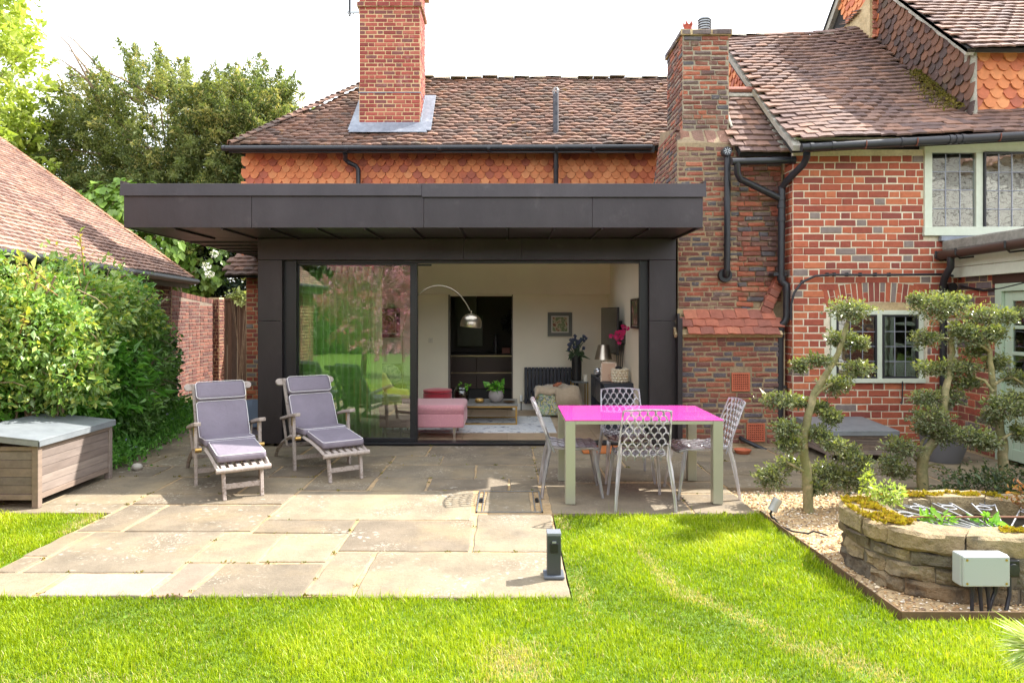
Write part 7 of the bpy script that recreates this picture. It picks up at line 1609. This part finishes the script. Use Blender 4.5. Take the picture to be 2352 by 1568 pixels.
# ---- yew, bright tree, dark evergreen
def spray_tree(name,label,cat,base,trunkpts,rad0,crown,nsp,per,leafsize,cols,seed,sp_len=.7,trans=.2,bare=0,asp=.4,upb=.25,spread=.13,rough=.45):
    t = thing(name,label,cat,base); r = np.random.default_rng(seed)
    b = B(); b.tube(trunkpts,[rad0*(1-.6*i/(len(trunkpts)-1)) for i in range(len(trunkpts))],9); b.build('trunk',M_bark2,t,smooth=70)
    tp = Vector(trunkpts[-1]); P_=[];D_=[];Q_=[]; lb = B()
    for ci,(c,rad,w) in enumerate(crown):
        m = int(nsp*w); d = r.normal(size=(m,3)); d /= np.linalg.norm(d,axis=1,keepdims=True); k = .35+.65*r.random((m,1))**.45
        cen = np.array(c)+d*k*np.array(rad)
        for j in range(m):
            ax = d[j]+np.array([0,0,upb])+r.normal(0,.35,3); ax /= np.linalg.norm(ax); L = sp_len*r.uniform(.5,1.3); q = int(per*L/sp_len)
            s = r.random(q); w_ = spread*(1.1-s)[:,None]*L/sp_len
            pts_ = cen[j]+ax*(s[:,None]*L)+r.normal(size=(q,3))*w_; pts_[:,2] -= .10*s*s*L
            Q_.append(np.clip(r.random()*.7+.15+r.normal(0,.13,q),0,.99)); P_.append(pts_); D_.append(np.tile(ax,(q,1))+r.normal(0,.4,(q,3)))  # one tone per spray, imitating shaded and sunlit clumps by leaf colour
            if j%9 == 0: lb.tube([Vector(c)*.6+tp*.4, Vector(cen[j])+Vector(r.normal(0,.1,3)), Vector(cen[j]+ax*L*.8)], [.03,.014,.004], 4)
    for k in range(bare):
        a = r.uniform(.8,2.4); p0 = Vector((crown[0][0][0]+r.uniform(-1.3,1.3),crown[0][0][1]-1.2,crown[0][0][2]+r.uniform(.8,2.0))); u = Vector((-abs(r.normal(.6,.4)),r.normal(0,.3),r.uniform(.35,.8))).normalized()
        lb.tube([p0,p0+u*.7+Vector((0,0,.05)),p0+u*1.4,p0+u*2.0+Vector((-.2,0,-.1))], [.035,.026,.016,.005], 6)
    lb.build('limbs',M_bark2,t,smooth=70)
    leaf_cloud('crown',np.concatenate(P_),np.concatenate(D_),leafsize,leaf_mat(name+'_leaf',cols,trans,rough,.4),t,aspect=asp,droop=.1,seed=seed,rnd=np.concatenate(Q_))
    return t
yew = spray_tree('yew_tree','large ragged olive green yew with bare twigs against the sky behind the outbuilding','tree',(-9.2,18.6,0),[(-9.2,18.6,0),(-9.1,18.5,2.5),(-8.9,18.4,5.0)],.35,
  [((-9.3,18.4,6.1),(2.7,1.8,2.1),.34),((-6.95,18.2,5.9),(1.55,1.5,1.95),.25),((-8.4,18.0,3.9),(2.8,1.6,1.7),.24),((-11.3,18.6,5.2),(1.5,1.4,2.0),.17),((-6.35,18.2,6.3),(.75,1.0,1.35),.11)],1500,200,.08,[srgb(84,100,62),srgb(106,120,72),srgb(128,138,84),srgb(148,154,96),srgb(172,174,114),srgb(182,168,110)],700,.75,.40,bare=7,asp=.35)
spray_tree('lime_green_tree','bright yellow green leafed tree at the far left edge','tree',(-13.2,17.0,0),[(-13.2,17.0,0),(-13.2,17,3),(-13.1,17,6)],.2,
  [((-13.2,16.6,7.2),(1.4,1.3,1.9),.4),((-12.8,16.6,5.2),(1.2,1.2,1.5),.3),((-13.3,16.6,9.3),(1.2,1.2,1.4),.3)],330,60,.15,[srgb(150,170,70),srgb(176,192,90),srgb(196,204,112),srgb(132,152,64),srgb(210,212,140)],720,.8,.35,asp=.55,spread=.2)
spray_tree('dark_evergreen','dark evergreen mass behind the wooden fence','tree',(-6.0,17.6,0),[(-6.0,17.6,0),(-6,17.6,2)],.15,[((-6.2,17.3,2.5),(1.3,.8,1.7),1.0)],200,150,.10,[srgb(30,44,30),srgb(40,58,38),srgb(24,36,26)],740,.6,.1,asp=.5)
low_shrub('variegated_creeper','pale variegated creeper draped over the top of the wooden fence',(-6.25,16.0,2.05),(.30,.15,.14),260,[srgb(150,160,90),srgb(190,196,130),srgb(100,120,60)],67,.09,.6)
# ---- pine sapling in the bottom right corner
pi = thing('young_pine','variegated pine shoots reaching in at the bottom right corner','tree',(1.5,1.55,0))
b = B(); b.tube([(1.50,1.55,-.02),(1.45,1.5,.5),(1.28,1.42,.86),(1.13,1.40,.965)],[.022,.018,.012,.008],8); b.tube([(1.33,1.44,.78),(1.2,1.38,.865),(1.085,1.36,.925)],[.012,.010,.011],8); b.build('trunk',M_bark2,pi,smooth=70)
r = np.random.default_rng(21); P_=[];D_=[]
for (c,ax,n) in (((1.11,1.40,.97),(-.8,-.1,.25),330),((1.15,1.40,.93),(-.5,-.2,-.4),200),((1.11,1.37,.895),(-.3,-.2,-.45),220)):
    a = np.array(ax)/np.linalg.norm(ax); d = a+r.normal(0,.42,(n,3)); d /= np.linalg.norm(d,axis=1,keepdims=True); P_.append(np.array(c)+a*r.uniform(-.05,.03,(n,1))+r.normal(0,.006,(n,3))); D_.append(d)
P_=np.concatenate(P_);D_=np.concatenate(D_); n=len(P_); L=r.uniform(.06,.105,(n,1)); sd=np.cross(D_,r.normal(size=(n,3))); sd/=np.linalg.norm(sd,axis=1,keepdims=True); w=.0016
co=np.stack([P_-sd*w,P_+sd*w,P_+D_*L*.6+sd*w+[0,0,-.004],P_+D_*L*.6-sd*w+[0,0,-.004],P_+D_*L+[0,0,-.012]],1).reshape(-1,3)-np.array(pi.location)
lp=(np.arange(n)[:,None]*5+np.array([[0,1,2,3,3,2,4]])).ravel(); tot=np.tile([4,3],n)
me=mesh_np('needles',co,lp,tot,np.repeat(r.random(n),5)); me.materials.append(leaf_mat('pine_needle',[srgb(120,150,70),srgb(190,200,130),srgb(216,216,170),srgb(150,176,90)],.3,.4)); o=bpy.data.objects.new('needles',me); COL.objects.link(o); o.parent=pi; o['kind']='stuff'
# ---- reflected surroundings behind the camera: maple, boundary trees, white brick house
spray_tree('red_maple','purple red leaved maple on the lawn behind the viewpoint','tree',(-3.9,-.9,0),[(-3.9,-.9,0),(-3.8,-.9,.9),(-3.7,-.9,1.6)],.09,
  [((-3.3,-.6,2.75),(1.2,.8,.45),.28),((-4.3,-.5,2.1),(.8,.7,.35),.2),((-3.0,-.5,1.75),(1.0,.7,.35),.25),((-3.0,-.3,1.05),(.8,.6,.25),.15),((-4.0,-.4,1.35),(.7,.5,.22),.12)],470,100,.058,[srgb(180,120,156),srgb(206,150,190),srgb(150,88,122),srgb(222,176,208),srgb(200,80,104)],760,.42,.4,asp=.32,upb=-.2,spread=.055)
bt = np.random.default_rng(8); P_=[];D_=[]
for i in range(14):
    c=(-13+2.2*i+bt.uniform(-.4,.4),-11.5+bt.uniform(-1,1),2.1+bt.uniform(-.3,.5)); p,d=blob(c,(1.8,1.4,2.3),4200,.6,800+i,.2); P_.append(p); D_.append(d)
leaf_cloud('boundary_foliage',np.concatenate(P_),np.concatenate(D_),.30,leaf_mat('boundary_leaf',[srgb(40,44,30),srgb(54,56,38),srgb(34,36,26)],.1,.6),None,aspect=.6)
WBM = mat('white_brick',[srgb(226,224,216)],rough=.8)
nt = WBM.node_tree; ge = nt.nodes.new('ShaderNodeNewGeometry'); mp = nt.nodes.new('ShaderNodeMapping'); mp.inputs['Rotation'].default_value=(R(-90),0,0); bt_ = nt.nodes.new('ShaderNodeTexBrick'); nt.links.new(ge.outputs['Position'],mp.inputs['Vector']); nt.links.new(mp.outputs[0],bt_.inputs['Vector'])
bt_.inputs['Scale'].default_value=1.0; bt_.inputs['Brick Width'].default_value=.46; bt_.inputs['Row Height'].default_value=.15; bt_.inputs['Mortar Size'].default_value=.012
put(nt,bt_.inputs['Color1'],srgb(226,224,216)); put(nt,bt_.inputs['Color2'],srgb(214,212,206)); put(nt,bt_.inputs['Mortar'],srgb(120,118,114)); nt.links.new(bt_.outputs['Color'],nt.nodes['Principled BSDF'].inputs['Base Color'])
wh = thing('white_brick_house','white painted brick house wall across the garden behind the viewpoint','house',(14,-4,0))
b = B(); b.box(9.5,19,-4.4,-4.0,-.05,6.5); b.build('wall', WBM, wh)
b = B(); b.prism([(9.2,-3.7,6.4),(19.3,-3.7,6.4),(19.3,-6.5,9),(9.2,-6.5,9)],(0,0,.1)); b.build('roof', M_tile_main, wh)
# ================================================================ LAWN GRASS
r = np.random.default_rng(42)
def zone(x0,x1,y0,y1,den): 
    n = int((x1-x0)*(y1-y0)*den); return np.stack([r.uniform(x0,x1,n),r.uniform(y0,y1,n)],1)
pts = np.concatenate([zone(-3.3,3.4,2.55,3.1,19000),zone(-3.6,4.2,3.1,3.72,18500),zone(-3.4,2.13,3.72,4.022,17500),zone(.39,2.11,4.0,5.665,16500),zone(-5.6,-3.33,4.0,5.69,13500),zone(-6,5,1.2,2.55,1500)])
x,y = pts[:,0],pts[:,1]
ok = ~((x > 2.175-.04*(y-3.74)) & (y > 3.735)); ok &= ~((y > 4.018)&(x > -3.345+.012*np.sin(y*30))&(x < .385)); x,y = x[ok],y[ok]; n = len(x)
def vn(x,y,s,seed):
    q = np.random.default_rng(seed).uniform(0,6.28,8); f = s
    return (np.sin(x*f+q[0]+1.3*np.sin(y*f*.7+q[1]))+np.sin(y*f*1.1+q[2]+1.1*np.sin(x*f*.8+q[3]))+.6*np.sin((x+y)*f*2.1+q[4])+.5*np.sin((x-y)*f*2.7+q[5]))/3.1
big = vn(x,y,2.2,1); med = vn(x,y,7.5,2); fine = vn(x,y,19,3)
def patch(cx,cy,rx,ry,ang=0):
    c,s = math.cos(ang),math.sin(ang); u=(x-cx)*c+(y-cy)*s; v=-(x-cx)*s+(y-cy)*c
    return np.clip(1.25-np.sqrt((u/rx)**2+(v/ry)**2)+.35*fine+.25*med,0,1)
dry = np.maximum.reduce([patch(.05,3.27,.20,.20),patch(-.1,2.95,.22,.16),patch(.98,4.45,.07,.45,.10)*.8,patch(1.25,3.85,.09,.45,.55)*.8,patch(1.65,3.25,.12,.40,.8)*.75,patch(1.0,3.05,.3,.12)*.5,patch(.45,4.1,.06,.5)*.5,patch(.45,5.45,.08,.2)*.7,patch(-3.40,5.5,.13,.3)*.8,patch(-2.0,3.1,.4,.1)*.35])
h = (.027+.013*med+.008*big)*np.exp(r.normal(0,.28,n))*(1-.45*dry); h = np.clip(h,.012,.085)
long_ = r.random(n) < .02; h[long_] *= 1.8
edge = (np.abs(y-4.0) < .03)&(x < .4); h[edge] *= 1.25
tuft = (np.abs(x-(2.165-.04*(y-3.74))) < .10)&(y > 3.74); h[tuft] *= 1.5
th = r.uniform(0,6.28,n)+1.2*big; lean = np.clip(np.abs(r.normal(.45,.28,n))+.15*fine,0.05,1.3)
wd = .0018*np.exp(r.normal(0,.2,n))*np.where(y < 2.5,1.6,1.0)*(1+.12*(y-3)); dx,dy = np.cos(th),np.sin(th); sx,sy = -dy,dx
z0 = -.022
def pt(f,wf): 
    u = lean*h*f*f; return np.stack([x+dx*u+sx*wd*wf, y+dy*u+sy*wd*wf, z0+h*f*(1-.35*lean*f*.6)],1)
co = np.stack([pt(0,-1),pt(0,1),pt(.55,.85),pt(.55,-.85),pt(1.0,0)],1).reshape(-1,3)
lp = (np.arange(n)[:,None]*5+np.array([[0,1,2,3,3,2,4]])).ravel(); tot = np.tile([4,3],n)
rn = np.clip(.36+.20*big+.15*med+r.normal(0,.13,n),.0,.72); rn = np.where(r.random(n) < dry*.75, r.uniform(.80,1.0,n), rn); rn = np.where(r.random(n) < .025, r.uniform(.78,.95,n), rn)
me = mesh_np('grass',co,lp,tot,np.repeat(rn,5))
gm = bpy.data.materials.new('grass_blade'); gm.use_nodes = True; nt = gm.node_tree; bs = nt.nodes['Principled BSDF']; ou = nt.nodes['Material Output']
a = nt.nodes.new('ShaderNodeAttribute'); a.attribute_name = 'rnd'
col = ramp(nt, a.outputs['Fac'], [(0,srgb(92,116,14)),(.28,srgb(132,158,18)),(.52,srgb(162,182,28)),(.74,srgb(194,202,62)),(.80,srgb(186,176,108)),(1,srgb(202,188,140))])
put(nt,bs.inputs['Base Color'],col); bs.inputs['Roughness'].default_value=.42; bs.inputs['Specular IOR Level'].default_value=.35
tr_ = nt.nodes.new('ShaderNodeBsdfTranslucent'); put(nt,tr_.inputs['Color'],mixc(nt,1.0,col,(1.2,1.15,.5),'MULTIPLY'))
mx = nt.nodes.new('ShaderNodeMixShader'); mx.inputs[0].default_value=.45; nt.links.new(bs.outputs[0],mx.inputs[1]); nt.links.new(tr_.outputs[0],mx.inputs[2]); nt.links.new(mx.outputs[0],ou.inputs[0])
me.materials.append(gm); o = bpy.data.objects.new('grass',me); COL.objects.link(o); tag(o,kind='stuff')
